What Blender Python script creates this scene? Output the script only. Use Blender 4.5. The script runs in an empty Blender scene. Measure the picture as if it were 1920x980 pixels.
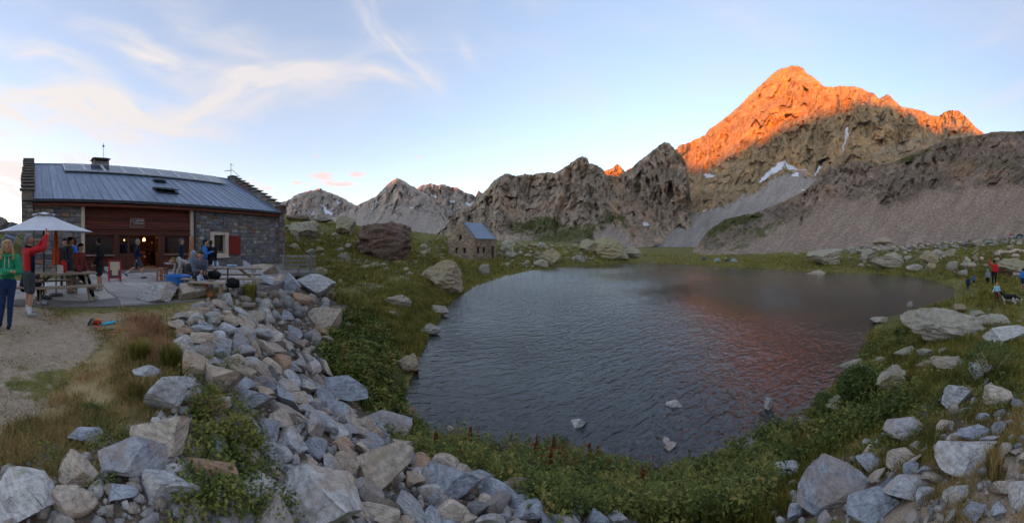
import bpy, bmesh, math, random
import numpy as np
from mathutils import Vector, Matrix

# ------------------------------------------------------------------ scene, camera, sky, sun, exposure
SC = bpy.context.scene
C = SC.collection
EYE = 1.65                 # eye height above the terrace (terrace = z 0)
F = 580.0                  # cylindrical focal length in photo pixels; the photograph is a ~190 degree stitched panorama
HOR = 455.0                # photo row of the horizon
def az_of(px): return (np.asarray(px, float) - 960.0) / F

cam_data = bpy.data.cameras.new('camera')
cam_data.type = 'PANO'
cam_data.panorama_type = 'CENTRAL_CYLINDRICAL'
cam_data.central_cylindrical_range_u_min = -960.0 / F
cam_data.central_cylindrical_range_u_max = 960.0 / F
cam_data.central_cylindrical_range_v_min = (HOR - 980.0) / F
cam_data.central_cylindrical_range_v_max = HOR / F
cam_data.central_cylindrical_radius = 1.0
cam_data.clip_start = 0.05
cam_data.clip_end = 40000.0
cam = bpy.data.objects.new('camera', cam_data)
cam.location = (0, 0, EYE)
cam.rotation_euler = (math.pi / 2, 0, 0)
C.objects.link(cam)
SC.camera = cam

SUN_AZ = math.radians(-134.0)
SUN_EL = math.radians(2.2)
SKY_EL = math.radians(2.2)
sun_dir = Vector((math.sin(SUN_AZ) * math.cos(SUN_EL), math.cos(SUN_AZ) * math.cos(SUN_EL), math.sin(SUN_EL)))
sun_data = bpy.data.lights.new('sun', 'SUN')
sun_data.energy = 2.5
sun_data.angle = math.radians(0.55)
sun_data.color = (1.0, 0.235, 0.0)
sun = bpy.data.objects.new('sun', sun_data)
sun.rotation_euler = (-sun_dir).to_track_quat('-Z', 'Y').to_euler()
C.objects.link(sun)

SC.view_settings.view_transform = 'Standard'
SC.view_settings.look = 'None'
SC.view_settings.exposure = 3.05
SC.view_settings.gamma = 1.0
SC.view_settings.use_curve_mapping = False
SC.render.engine = 'CYCLES'
SC.cycles.use_denoising = True
SC.cycles.use_adaptive_sampling = True
SC.cycles.adaptive_threshold = 0.02
SC.cycles.max_bounces = 4
SC.cycles.diffuse_bounces = 2
SC.cycles.glossy_bounces = 2
SC.cycles.transparent_max_bounces = 12

class NT:
    """small node helper: n('Type', {input: value or socket}, prop=value) -> node"""
    def __init__(s, tree): s.t = tree; s.t.nodes.clear()
    def __call__(s, typ, ins=None, **props):
        n = s.t.nodes.new('ShaderNode' + typ)
        for k, v in props.items(): setattr(n, k, v)
        for k, v in (ins or {}).items():
            sk = n.inputs[k]
            if isinstance(v, bpy.types.NodeSocket): s.t.links.new(v, sk)
            elif isinstance(v, bpy.types.Node): s.t.links.new(v.outputs[0], sk)
            else: sk.default_value = v
        return n
    def m(s, op, a, b=0.0, c=0.0, clamp=False):
        n = s('Math', {0: a, 1: b, 2: c}, operation=op, use_clamp=clamp); return n.outputs[0]
    def mix(s, f, a, b, blend='MIX'):
        n = s('Mix', data_type='RGBA', blend_type=blend)
        for i, v in ((0, f), (6, a), (7, b)):
            if isinstance(v, bpy.types.NodeSocket): s.t.links.new(v, n.inputs[i])
            else:
                if i and len(v) == 3: v = (*v, 1)
                n.inputs[i].default_value = v
        return n.outputs[2]
    def ramp(s, f, stops, interp='LINEAR'):
        n = s('ValToRGB', {0: f}); cr = n.color_ramp; cr.interpolation = interp
        while len(cr.elements) < len(stops): cr.elements.new(0.5)
        for e, (p, c) in zip(cr.elements, stops):
            e.position = p; e.color = (c, c, c, 1) if isinstance(c, (int, float)) else (*c, 1)
        return n.outputs[0]
    def smooth(s, f, lo, hi):
        n = s('MapRange', {0: f, 1: lo, 2: hi, 3: 0.0, 4: 1.0}, interpolation_type='SMOOTHSTEP'); return n.outputs[0]

world = bpy.data.worlds.new('World')
SC.world = world
world.use_nodes = True
world.cycles.sampling_method = 'MANUAL'
world.cycles.sample_map_resolution = 512
def build_world():
    n = NT(world.node_tree)
    out = n('OutputWorld')
    bg = n('Background', {1: 0.15})
    n.t.links.new(bg.outputs[0], out.inputs[0])
    sky = n('TexSky', sky_type='NISHITA', sun_disc=False, sun_elevation=SKY_EL, sun_rotation=SUN_AZ,
            altitude=2300.0, air_density=1.0, dust_density=0.45, ozone_density=1.3)
    tc = n('TexCoord')
    sep = n('SeparateXYZ', {0: tc.outputs['Generated']})
    x, y, z = sep.outputs
    az = n.m('ARCTAN2', x, y)
    hyp = n.m('SQRT', n.m('ADD', n.m('MULTIPLY', x, x), n.m('MULTIPLY', y, y)))
    te = n.m('DIVIDE', z, n.m('MAXIMUM', hyp, 0.001))
    co = n('CombineXYZ', {0: az, 1: te, 2: 0.0}).outputs[0]
    warp = n('TexNoise', {'Vector': co, 'Scale': 3.0, 'Detail': 1.0}).outputs['Color']
    wv = n('VectorMath', {0: warp, 1: (0.5, 0.5, 0.5)}, operation='SUBTRACT').outputs[0]
    wv = n('VectorMath', {0: wv, 'Scale': 0.16}, operation='SCALE').outputs[0]
    cw = n('VectorMath', {0: co, 1: wv}, operation='ADD').outputs[0]
    total = None
    # cirrus streaks: azimuth, tan(elevation), tilt, length, width, density
    def P(px, py): return ((px - 960) / F, (HOR - py) / F)
    streaks = [((80, 190), -4, 200, 22, 1.05), ((190, 205), -14, 140, 26, 0.8), ((330, 235), -12, 170, 40, 0.45),
               ((90, 105), -26, 150, 16, 0.85), ((290, 100), -22, 150, 20, 0.95), ((520, 160), 14, 150, 30, 0.85), ((660, 146), -2, 130, 14, 0.8),
               ((720, 60), -58, 110, 26, 0.8), ((785, 140), -60, 60, 18, 0.5), ((420, 200), 24, 130, 26, 0.4), ((640, 180), -6, 80, 18, 0.3), ((870, 95), -50, 28, 8, 0.35),
               ((40, 290), -6, 160, 60, 0.7), ((150, 330), -4, 220, 50, 0.5), ((420, 60), -24, 170, 30, 0.4),
               ((1860, 190), 22, 110, 18, 0.45), ((1750, 180), 30, 90, 12, 0.25), ((1400, 40), -30, 160, 20, 0.2), ((1080, 150), -60, 140, 24, 0.16), ((1840, 60), 26, 120, 14, 0.18)]
    # one fibrous noise per lie of the fibres, shared by the streaks that lie that way
    fib = {}
    for key, ang in ((-16, -16), (-58, -58), (18, 18)):
        a = math.radians(ang); ca, sa = math.cos(a), math.sin(a)
        s2 = n('SeparateXYZ', {0: cw}).outputs
        al = n.m('ADD', n.m('MULTIPLY', s2[0], ca), n.m('MULTIPLY', s2[1], sa)); ac = n.m('SUBTRACT', n.m('MULTIPLY', s2[1], ca), n.m('MULTIPLY', s2[0], sa))
        st = n('CombineXYZ', {0: n.m('MULTIPLY', al, 4.2), 1: n.m('MULTIPLY', ac, 17.0), 2: ang * 0.3}).outputs[0]
        fib[key] = n.smooth(n('TexNoise', {'Vector': st, 'Scale': 1.0, 'Detail': 4.0, 'Roughness': 0.58, 'Distortion': 0.0}).outputs[0], 0.22, 0.80)
    for key in fib:
        sub = None
        for (c, tilt, L, W, den) in streaks:
            if min(fib, key=lambda k: abs(k - tilt)) != key: continue
            u0, v0 = P(*c)
            q = n('Mapping', {0: cw, 'Location': (u0, v0, 0), 'Rotation': (0, 0, math.radians(tilt)), 'Scale': (L / F, W * 1.35 / F, 1e6)}, vector_type='TEXTURE').outputs[0]
            g = n.m('POWER', 0.3679, n('VectorMath', {0: q, 1: q}, operation='DOT_PRODUCT').outputs['Value'])
            sub = n.m('MULTIPLY_ADD', g, den * 1.35, sub if sub is not None else 0.0)
        sub = n.m('MULTIPLY', sub, fib[key])
        total = sub if total is None else n.m('ADD', total, sub)
    # thin even veil everywhere
    st = n('VectorMath', {0: cw, 1: (2.0, 6.0, 1.0)}, operation='MULTIPLY').outputs[0]
    veil = n('TexNoise', {'Vector': st, 'Scale': 1.0, 'Detail': 3.0, 'Roughness': 0.55}).outputs[0]
    total = n.m('ADD', total, n.m('MULTIPLY', n.smooth(veil, 0.35, 0.85), 0.28))
    # contrail
    s1 = n('SeparateXYZ', {0: co}).outputs
    u0, v0 = P(815, 93)
    lin = n.m('SUBTRACT', n.m('SUBTRACT', s1[1], v0), n.m('MULTIPLY', n.m('SUBTRACT', s1[0], u0), -0.008))
    gl = n.m('EXPONENT', n.m('MULTIPLY', n.m('POWER', n.m('ABSOLUTE', n.m('DIVIDE', lin, 1.1 / F)), 2.0), -1.0))
    ga = n.smooth(n.m('ABSOLUTE', n.m('SUBTRACT', s1[0], u0)), 120 / F, 60 / F)
    total = n.m('ADD', total, n.m('MULTIPLY', n.m('MULTIPLY', gl, ga), 0.25))
    total = n.m('MINIMUM', total, 0.93)
    # the western sky is paler and warmer towards the sun: cloud light follows the sky behind it
    ds = n('VectorMath', {0: tc.outputs['Generated'], 1: tuple(sun_dir)}, operation='DOT_PRODUCT').outputs['Value']
    warm = n.smooth(ds, -0.4, 0.95)
    ccol = n.mix(warm, (0.69, 0.665, 0.68), (0.76, 0.72, 0.68))
    base = n.mix(1.0, n.mix(1.0, sky.outputs[0], (0.68, 0.60, 0.60), 'MULTIPLY'), (0.130, 0.140, 0.190), 'ADD')      # high thin haze pales the blue all over the sky
    col = n.mix(total, base, ccol)
    # small low clouds catching the last sun
    pk = None
    for (cx, cy, L, W, den) in [(604, 330, 24, 9, 1.0), (640, 345, 34, 6, 1.0), (668, 327, 17, 6, 1.0), (594, 292, 8, 5, .7), (788, 294, 10, 5, .8), (820, 293, 9, 3, .6), (575, 344, 26, 4, .5), (470, 340, 26, 9, .45), (500, 352, 26, 8, .6), (556, 342, 8, 4, .7)]:
        u0, v0 = P(cx, cy)
        q = n('Mapping', {0: co, 'Location': (u0, v0, 0), 'Scale': (L / F, W / F, 1e6)}, vector_type='TEXTURE').outputs[0]
        g = n.m('POWER', 0.3679, n('VectorMath', {0: q, 1: q}, operation='DOT_PRODUCT').outputs['Value'])
        pk = n.m('MULTIPLY_ADD', g, den, pk if pk is not None else 0.0)
    pn = n('TexNoise', {'Vector': n('VectorMath', {0: co, 1: (45.0, 95.0, 1.0)}, operation='MULTIPLY').outputs[0], 'Scale': 1.0, 'Detail': 3.0, 'Roughness': 0.6}).outputs[0]
    pk = n.smooth(n.m('ADD', pk, n.m('MULTIPLY', n.m('SUBTRACT', pn, 0.5), 1.3)), 0.30, 0.85)
    col = n.mix(n.m('MULTIPLY', pk, 0.75), col, (1.05, 0.62, 0.52))
    n.t.links.new(col, bg.inputs[0])
build_world()

# ------------------------------------------------------------------ numpy noise
def _hash(ix, iy, iz):
    h = (ix.astype(np.int64) * 374761393 + iy.astype(np.int64) * 668265263 + iz.astype(np.int64) * 2147483647 * 3) & 0x7fffffff
    h = ((h ^ (h >> 13)) * 1274126177) & 0x7fffffff
    h = ((h ^ (h >> 16)) * 668265263) & 0x7fffffff
    return ((h ^ (h >> 15)) & 0xffffff) / float(0xffffff)
def vnoise(x, y, z):
    if np.ndim(z) == 0:                       # plane noise
        x, y = np.broadcast_arrays(np.asarray(x, np.float32), np.asarray(y, np.float32))
        ix, iy = np.floor(x), np.floor(y); fx, fy = x - ix, y - iy
        fx = fx * fx * (3 - 2 * fx); fy = fy * fy * (3 - 2 * fy)
        ix = ix.astype(np.int64); iy = iy.astype(np.int64); zz = np.int64(math.floor(float(z) * 7.0))
        a = _hash(ix, iy, zz); b = _hash(ix + 1, iy, zz); c = _hash(ix, iy + 1, zz); d = _hash(ix + 1, iy + 1, zz)
        return (a * (1 - fx) + b * fx) * (1 - fy) + (c * (1 - fx) + d * fx) * fy
    x, y, z = np.broadcast_arrays(np.asarray(x, float), np.asarray(y, float), np.asarray(z, float))
    ix, iy, iz = np.floor(x), np.floor(y), np.floor(z)
    fx, fy, fz = x - ix, y - iy, z - iz
    fx = fx * fx * fx * (fx * (fx * 6 - 15) + 10); fy = fy * fy * fy * (fy * (fy * 6 - 15) + 10); fz = fz * fz * fz * (fz * (fz * 6 - 15) + 10)
    ix = ix.astype(np.int64); iy = iy.astype(np.int64); iz = iz.astype(np.int64)
    r = 0
    for dx in (0, 1):
        for dy in (0, 1):
            for dz in (0, 1):
                w = (fx if dx else 1 - fx) * (fy if dy else 1 - fy) * (fz if dz else 1 - fz)
                r = r + w * _hash(ix + dx, iy + dy, iz + dz)
    return r
def fbm(x, y, z, oct=5, gain=0.5, lac=2.03):
    s = 0; a = 1.0; tot = 0
    for k in range(oct):
        s = s + a * vnoise(x + 17.3 * k, y - 9.1 * k, z + 4.7 * k); tot += a
        a *= gain; x = x * lac; y = y * lac; z = z * lac
    return s / tot
def ridged(x, y, z, oct=5, gain=0.5, lac=2.03):
    s = 0; a = 1.0; tot = 0
    for k in range(oct):
        v = 1 - np.abs(2 * vnoise(x + 31.3 * k, y - 19.1 * k, z + 14.7 * k) - 1)
        s = s + a * v * v; tot += a
        a *= gain; x = x * lac; y = y * lac; z = z * lac
    return s / tot
def facets(u, v, seed):
    """broken rock: every cell of a jittered lattice is one tilted plane"""
    iu = np.floor(u).astype(np.int64); iv = np.floor(v).astype(np.int64); best = np.full(u.shape, 1e9); out = np.zeros(u.shape); s0 = np.int64(int(seed * 13) + 5)
    for du in (-1, 0, 1):
        for dv in (-1, 0, 1):
            a, b = iu + du, iv + dv; cu = a + _hash(a, b, s0); cv = b + _hash(a, b, s0 + 1)
            d2 = (u - cu) ** 2 + (v - cv) ** 2; k = d2 < best
            h = (_hash(a, b, s0 + 2) - .5) * 1.5 * (u - cu) + (_hash(a, b, s0 + 3) - .5) * 1.1 * (v - cv) + .28 * (_hash(a, b, s0 + 4) - .5)
            best = np.where(k, d2, best); out = np.where(k, h, out)
    return out
def sstep(e0, e1, x):
    t = np.clip((x - e0) / (e1 - e0), 0, 1); return t * t * (3 - 2 * t)
def interp(pts, x, k=1):
    p = np.array(pts, float); return np.interp(x, p[:, 0], p[:, k])
def poly_sd(px, py, poly):
    """signed distance to a closed polygon, positive outside"""
    px = np.asarray(px, float); py = np.asarray(py, float)
    poly = np.array(poly, float); d = np.full(px.shape, 1e18); inside = np.zeros(px.shape, bool)
    n = len(poly)
    for i in range(n):
        ax, ay = poly[i]; bx, by = poly[(i + 1) % n]
        ex, ey = bx - ax, by - ay; wx, wy = px - ax, py - ay
        t = np.clip((wx * ex + wy * ey) / (ex * ex + ey * ey + 1e-12), 0, 1)
        d = np.minimum(d, (wx - ex * t) ** 2 + (wy - ey * t) ** 2)
        c = (ay <= py) != (by <= py)
        with np.errstate(divide='ignore', invalid='ignore'):
            xi = ax + (py - ay) / (by - ay if by != ay else 1e-12) * ex
        inside ^= c & (px < xi)
    d = np.sqrt(d); return np.where(inside, -d, d)

# ------------------------------------------------------------------ object helpers
def setp(o, label=None, cat=None, group=None, kind=None):
    if label: o['label'] = label
    if cat: o['category'] = cat
    if group: o['group'] = group
    if kind: o['kind'] = kind
    return o
def mesh_np(name, verts, faces, mat=None, smooth=False, parent=None):
    """verts (N,3), faces (M,3|4) numpy -> linked mesh object"""
    me = bpy.data.meshes.new(name)
    verts = np.asarray(verts, np.float32); faces = np.asarray(faces, np.int32)
    me.vertices.add(len(verts)); me.vertices.foreach_set('co', verts.ravel())
    k = faces.shape[1]
    me.loops.add(faces.size); me.loops.foreach_set('vertex_index', faces.ravel())
    me.polygons.add(len(faces)); me.polygons.foreach_set('loop_start', np.arange(0, faces.size, k, dtype=np.int32))
    if smooth: me.polygons.foreach_set('use_smooth', np.ones(len(faces), bool))
    me.update(calc_edges=True)
    o = bpy.data.objects.new(name, me); C.objects.link(o)
    if mat: me.materials.append(mat)
    if parent: o.parent = parent
    return o
def empty(name, loc=(0, 0, 0), rz=0.0, parent=None):
    o = bpy.data.objects.new(name, None); C.objects.link(o)
    o.location = loc; o.rotation_euler = (0, 0, rz); o.empty_display_size = 0.2
    if parent: o.parent = parent
    return o
class MB:
    """mesh builder: boxes, tubes, prisms gathered into one mesh"""
    def __init__(s): s.v = []; s.f = []
    def add(s, vs, fs):
        b = len(s.v); s.v += [tuple(v) for v in vs]; s.f += [tuple(i + b for i in f) for f in fs]; return s
    def box(s, x0, x1, y0, y1, z0, z1):
        return s.add([(x0, y0, z0), (x1, y0, z0), (x1, y1, z0), (x0, y1, z0), (x0, y0, z1), (x1, y0, z1), (x1, y1, z1), (x0, y1, z1)],
                     [(3, 2, 1, 0), (4, 5, 6, 7), (0, 1, 5, 4), (1, 2, 6, 5), (2, 3, 7, 6), (3, 0, 4, 7)])
    def obox(s, c, ux, uy, uz, hx, hy, hz):
        c, ux, uy, uz = map(Vector, (c, ux, uy, uz)); vs = []
        for k in (-1, 1):
            for (i, j) in ((-1, -1), (1, -1), (1, 1), (-1, 1)):
                vs.append(c + ux * hx * i + uy * hy * j + uz * hz * k)
        return s.add(vs, [(3, 2, 1, 0), (4, 5, 6, 7), (0, 1, 5, 4), (1, 2, 6, 5), (2, 3, 7, 6), (3, 0, 4, 7)])
    def bar(s, a, b, w, h=None, up=(0, 0, 1)):
        a, b = Vector(a), Vector(b); d = (b - a); L = d.length; d.normalize(); up = Vector(up)
        if abs(d.dot(up)) > 0.98: up = Vector((1, 0, 0))
        sx = d.cross(up).normalized(); sz = sx.cross(d)
        return s.obox((a + b) / 2, d, sx, sz, L / 2, w / 2, (h or w) / 2)
    def tube(s, pts, r, n=8, cap=True):
        pts = [Vector(p) for p in pts]; rs = r if isinstance(r, (list, tuple)) else [r] * len(pts); vs = []; fs = []
        for i, p in enumerate(pts):
            d = (pts[min(i + 1, len(pts) - 1)] - pts[max(i - 1, 0)]).normalized()
            u = d.cross(Vector((0, 0, 1)) if abs(d.z) < 0.95 else Vector((1, 0, 0))).normalized(); w = d.cross(u)
            for k in range(n):
                a = 2 * math.pi * k / n; vs.append(p + (u * math.cos(a) + w * math.sin(a)) * rs[i])
        for i in range(len(pts) - 1):
            for k in range(n):
                fs.append((i * n + k, i * n + (k + 1) % n, (i + 1) * n + (k + 1) % n, (i + 1) * n + k))
        if cap:
            fs.append(tuple(range(n))[::-1]); fs.append(tuple((len(pts) - 1) * n + k for k in range(n)))
        return s.add(vs, fs)
    def prism(s, poly, y0, y1):
        """polygon in xz extruded along y"""
        n = len(poly); vs = [(x, y0, z) for x, z in poly] + [(x, y1, z) for x, z in poly]
        return s.add(vs, [tuple(range(n)), tuple(range(2 * n - 1, n - 1, -1))] + [(i + n, (i + 1) % n + n, (i + 1) % n, i) for i in range(n)])
    def prism_x(s, poly, x0, x1):
        n = len(poly); vs = [(x0, y, z) for y, z in poly] + [(x1, y, z) for y, z in poly]
        return s.add(vs, [tuple(range(n))[::-1], tuple(range(n, 2 * n))] + [(i, (i + 1) % n, (i + 1) % n + n, i + n) for i in range(n)])
    def prism_z(s, poly, z0, z1):
        n = len(poly); vs = [(x, y, z0) for x, y in poly] + [(x, y, z1) for x, y in poly]
        return s.add(vs, [tuple(range(n))[::-1], tuple(range(n, 2 * n))] + [(i, (i + 1) % n, (i + 1) % n + n, i + n) for i in range(n)])
    def blob(s, c, r, seg=10, rings=7, fn=None):
        vs = []; fs = []; c = Vector(c)
        for i in range(rings + 1):
            th = math.pi * i / rings
            for k in range(seg):
                ph = 2 * math.pi * k / seg
                p = Vector((math.sin(th) * math.cos(ph) * r[0], math.sin(th) * math.sin(ph) * r[1], math.cos(th) * r[2]))
                if fn: p = fn(p)
                vs.append(c + p)
        for i in range(rings):
            for k in range(seg):
                fs.append((i * seg + k, (i + 1) * seg + k, (i + 1) * seg + (k + 1) % seg, i * seg + (k + 1) % seg))
        return s.add(vs, fs)
    def build(s, name, mat, parent=None, smooth=False, bevel=0.0):
        me = bpy.data.meshes.new(name); me.from_pydata(s.v, [], s.f)
        bm = bmesh.new(); bm.from_mesh(me)
        if smooth: bmesh.ops.remove_doubles(bm, verts=bm.verts, dist=1e-5)
        if bevel:
            bmesh.ops.bevel(bm, geom=list(bm.edges), offset=bevel, segments=1, affect='EDGES', clamp_overlap=True)
        bmesh.ops.recalc_face_normals(bm, faces=bm.faces)
        bm.to_mesh(me); bm.free()
        if smooth: me.polygons.foreach_set('use_smooth', np.ones(len(me.polygons), bool))
        o = bpy.data.objects.new(name, me); C.objects.link(o)
        if mat: me.materials.append(mat)
        if parent: o.parent = parent
        return o
def inst(name, me, parent=None, loc=(0, 0, 0), rot=(0, 0, 0), scale=(1, 1, 1), color=None):
    o = bpy.data.objects.new(name, me); C.objects.link(o)
    o.location = loc; o.rotation_euler = rot; o.scale = scale
    if color is not None: o.color = color
    if parent: o.parent = parent
    return o
# ------------------------------------------------------------------ materials
MATS = {}
def newmat(name):
    m = bpy.data.materials.new(name); m.use_nodes = True; MATS[name] = m
    return m, NT(m.node_tree)
def finish(n, col, rough=0.9, bump=None, bstr=0.3, bdist=0.02, spec=0.3, metal=0.0, **kw):
    out = n('OutputMaterial')
    b = n('BsdfPrincipled')
    def put(k, v):
        if isinstance(v, bpy.types.NodeSocket): n.t.links.new(v, b.inputs[k])
        else: b.inputs[k].default_value = (*v, 1) if isinstance(v, tuple) and len(v) == 3 else v
    put('Base Color', col); put('Roughness', rough); put('Specular IOR Level', spec); put('Metallic', metal)
    for k, v in kw.items(): put(k, v)
    if bump is not None:
        bn = n('Bump', {'Strength': bstr, 'Distance': bdist, 'Height': bump}); n.t.links.new(bn.outputs[0], b.inputs['Normal'])
    n.t.links.new(b.outputs[0], out.inputs[0])
    return b
def simple(name, c, rough=0.8, var=0.25, scale=8.0, bump=0.15, bd=0.01, spec=0.3, metal=0.0, stretch=(1, 1, 1), c2=None, orand=0.0, **kw):
    """plain material with mottled colour, fine relief"""
    m, n = newmat(name)
    tc = n('TexCoord').outputs['Object']
    oi = n('ObjectInfo')
    off = n('VectorMath', {0: n('CombineXYZ', {0: oi.outputs['Random'], 1: oi.outputs['Random'], 2: 0.3}).outputs[0], 'Scale': 37.0}, operation='SCALE').outputs[0]
    v = n('VectorMath', {0: tc, 1: stretch}, operation='MULTIPLY').outputs[0]
    v = n('VectorMath', {0: v, 1: off}, operation='ADD').outputs[0]
    a = n('TexNoise', {'Vector': v, 'Scale': scale, 'Detail': 4.0, 'Roughness': 0.6}).outputs[0]
    b = n('TexNoise', {'Vector': v, 'Scale': scale * 5.3, 'Detail': 2.0, 'Roughness': 0.6}).outputs[0]
    f = n.m('ADD', n.m('MULTIPLY', a, 0.65), n.m('MULTIPLY', b, 0.35))
    lo = tuple(x * (1 - var) for x in c) if c2 is None else c2
    hi = tuple(min(1, x * (1 + var)) for x in c)
    col = n.ramp(f, [(0.3, lo), (0.7, hi)])
    if orand:                                   # boards, sheets and flags differ a little from one to the next
        k = n.m('ADD', 1.0 - orand, n.m('MULTIPLY', oi.outputs['Random'], 2 * orand)); col = n.mix(1.0, col, n('CombineColor', {0: k, 1: k, 2: k}).outputs[0], 'MULTIPLY')
    finish(n, col, rough, f, bump, bd, spec, metal, **kw)
    return m

def rock_mat(name, ramp, lichen_col=(0.27, 0.27, 0.12), stain=(0.33, 0.215, 0.125), scale=1.0):
    """stone: object colour tints it, object alpha = how much lichen grows on it"""
    m, n = newmat(name)
    tc = n('TexCoord').outputs['Object']; oi = n('ObjectInfo'); rnd = oi.outputs['Random']
    geo = n('NewGeometry')
    pos = geo.outputs['Position']
    off = n('VectorMath', {0: n('CombineXYZ', {0: rnd, 1: n.m('MULTIPLY', rnd, 3.7), 2: n.m('MULTIPLY', rnd, 7.1)}).outputs[0], 'Scale': 61.0}, operation='SCALE').outputs[0]
    v = n('VectorMath', {0: pos, 1: off}, operation='ADD').outputs[0]
    big = n('TexNoise', {'Vector': v, 'Scale': 2.6 * scale, 'Detail': 3.0, 'Roughness': 0.6, 'Distortion': 0.3}).outputs[0]
    mid = n('TexNoise', {'Vector': v, 'Scale': 11.0 * scale, 'Detail': 4.0, 'Roughness': 0.68}).outputs[0]
    fine = n('TexNoise', {'Vector': v, 'Scale': 70.0 * scale, 'Detail': 2.0, 'Roughness': 0.7}).outputs[0]
    # foliation bands of the gneiss, in a direction of each stone's own
    w = n('TexWave', {'Vector': n('VectorMath', {0: tc, 1: off}, operation='ADD').outputs[0], 'Scale': 2.2, 'Distortion': 7.0, 'Detail': 4.0, 'Detail Scale': 1.6, 'Detail Roughness': 0.65}, bands_direction='Z').outputs[1]
    f = n.m('ADD', n.m('ADD', n.m('MULTIPLY', mid, 0.5), n.m('MULTIPLY', fine, 0.25)), n.m('ADD', n.m('MULTIPLY', w, 0.06), n.m('MULTIPLY', big, 0.2)))
    col = n.ramp(f, ramp)
    col = n.mix(1.0, col, oi.outputs['Color'], 'MULTIPLY')
    st = n.smooth(n.m('ADD', big, n.m('MULTIPLY', n.m('SUBTRACT', rnd, 0.5), 0.34)), 0.50, 0.68)
    col = n.mix(n.m('MULTIPLY', st, 0.5), col, stain)
    up = n('SeparateXYZ', {0: geo.outputs['Normal']}).outputs[2]
    ln = n('TexNoise', {'Vector': v, 'Scale': 9.0 * scale, 'Detail': 4.0, 'Roughness': 0.72}).outputs[0]
    la = n.m('ADD', n.m('MULTIPLY', up, 0.16), n.m('ADD', ln, n.m('MULTIPLY', n.m('SUBTRACT', oi.outputs['Alpha'], 0.5), 0.5)))
    lich = n.smooth(la, 0.60, 0.72)
    col = n.mix(n.m('MULTIPLY', lich, 0.5), col, lichen_col)
    # hairline cracks
    cr = n('TexVoronoi', {'Vector': n('VectorMath', {0: v, 1: n('VectorMath', {0: n('TexNoise', {'Vector': v, 'Scale': 3.0}).outputs['Color'], 'Scale': 0.5}, operation='SCALE').outputs[0]}, operation='ADD').outputs[0], 'Scale': 2.3 * scale}, feature='DISTANCE_TO_EDGE').outputs[0]
    ck = n.smooth(cr, 0.0, 0.012)
    col = n.mix(n.m('SUBTRACT', 0.22, n.m('MULTIPLY', ck, 0.22)), col, (0.03, 0.027, 0.025))
    h = n.m('ADD', n.m('ADD', n.m('MULTIPLY', mid, 0.8), n.m('MULTIPLY', fine, 0.22)), n.m('MULTIPLY', ck, 0.15))
    finish(n, col, 0.85, h, 0.7, 0.06 / scale, 0.35)
    return m
RK = [(0.28, (0.08, 0.076, 0.072)), (0.42, (0.27, 0.26, 0.245)), (0.56, (0.48, 0.465, 0.44)), (0.74, (0.68, 0.655, 0.62))]
M_rock = rock_mat('rock', RK)
M_boulder = rock_mat('boulder_rock', [(0.28, (0.085, 0.075, 0.06)), (0.44, (0.24, 0.215, 0.175)), (0.60, (0.39, 0.35, 0.29)), (0.78, (0.55, 0.50, 0.42))], scale=0.5)

def ground_mat():
    m, n = newmat('alpine_ground')
    pos = n('NewGeometry').outputs['Position']
    at = n('Attribute', attribute_name='cover'); sep = n('SeparateColor', {0: at.outputs['Color']}).outputs
    a = n('TexNoise', {'Vector': pos, 'Scale': 0.55, 'Detail': 3.0, 'Roughness': 0.65}).outputs[0]
    b = n('TexNoise', {'Vector': pos, 'Scale': 6.0, 'Detail': 4.0, 'Roughness': 0.7}).outputs[0]
    c = n('TexNoise', {'Vector': pos, 'Scale': 45.0, 'Detail': 2.0, 'Roughness': 0.7}).outputs[0]
    mixf = n.m('ADD', n.m('MULTIPLY', a, 0.45), n.m('MULTIPLY', b, 0.55))
    soil = n.ramp(n.m('ADD', n.m('MULTIPLY', b, 0.6), n.m('MULTIPLY', c, 0.4)), [(0.3, (0.069, 0.050, 0.034)), (0.7, (0.200, 0.144, 0.098))])
    gravel = n.ramp(n.m('ADD', n.m('MULTIPLY', b, 0.45), n.m('MULTIPLY', c, 0.55)), [(0.3, (0.19, 0.132, 0.082)), (0.52, (0.35, 0.262, 0.175)), (0.72, (0.52, 0.415, 0.30))])
    green = n.ramp(mixf, [(0.32, (0.062, 0.068, 0.015)), (0.5, (0.144, 0.131, 0.030)), (0.66, (0.250, 0.188, 0.060))])
    dry = n.ramp(mixf, [(0.32, (0.188, 0.144, 0.056)), (0.66, (0.425, 0.306, 0.144))])
    col = n.mix(n.smooth(n.m('ADD', sep[1], n.m('MULTIPLY', n.m('SUBTRACT', b, 0.5), 0.9)), 0.35, 0.65), soil, green)
    col = n.mix(n.smooth(n.m('ADD', sep[2], n.m('MULTIPLY', n.m('SUBTRACT', b, 0.5), 0.9)), 0.35, 0.65), col, dry)
    col = n.mix(n.smooth(n.m('ADD', sep[0], n.m('MULTIPLY', n.m('SUBTRACT', b, 0.5), 0.9)), 0.35, 0.65), col, gravel)
    # pebbles lying in the gravel
    vor = n('TexVoronoi', {'Vector': pos, 'Scale': 26.0, 'Randomness': 1.0})
    peb = n.m('MULTIPLY', n.smooth(vor.outputs[0], 0.34, 0.22), sep[0])
    col = n.mix(n.m('MULTIPLY', peb, 0.45), col, (0.525, 0.450, 0.375))
    col = n.mix(at.outputs['Alpha'], (0.03, 0.03, 0.026), col)     # alpha 0 = lake bed mud
    h = n.m('ADD', n.m('ADD', n.m('MULTIPLY', b, 0.6), n.m('MULTIPLY', c, 0.3)), n.m('MULTIPLY', peb, 0.25))
    finish(n, col, 0.95, h, 0.6, 0.05, 0.2)
    return m
M_ground = ground_mat()

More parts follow.
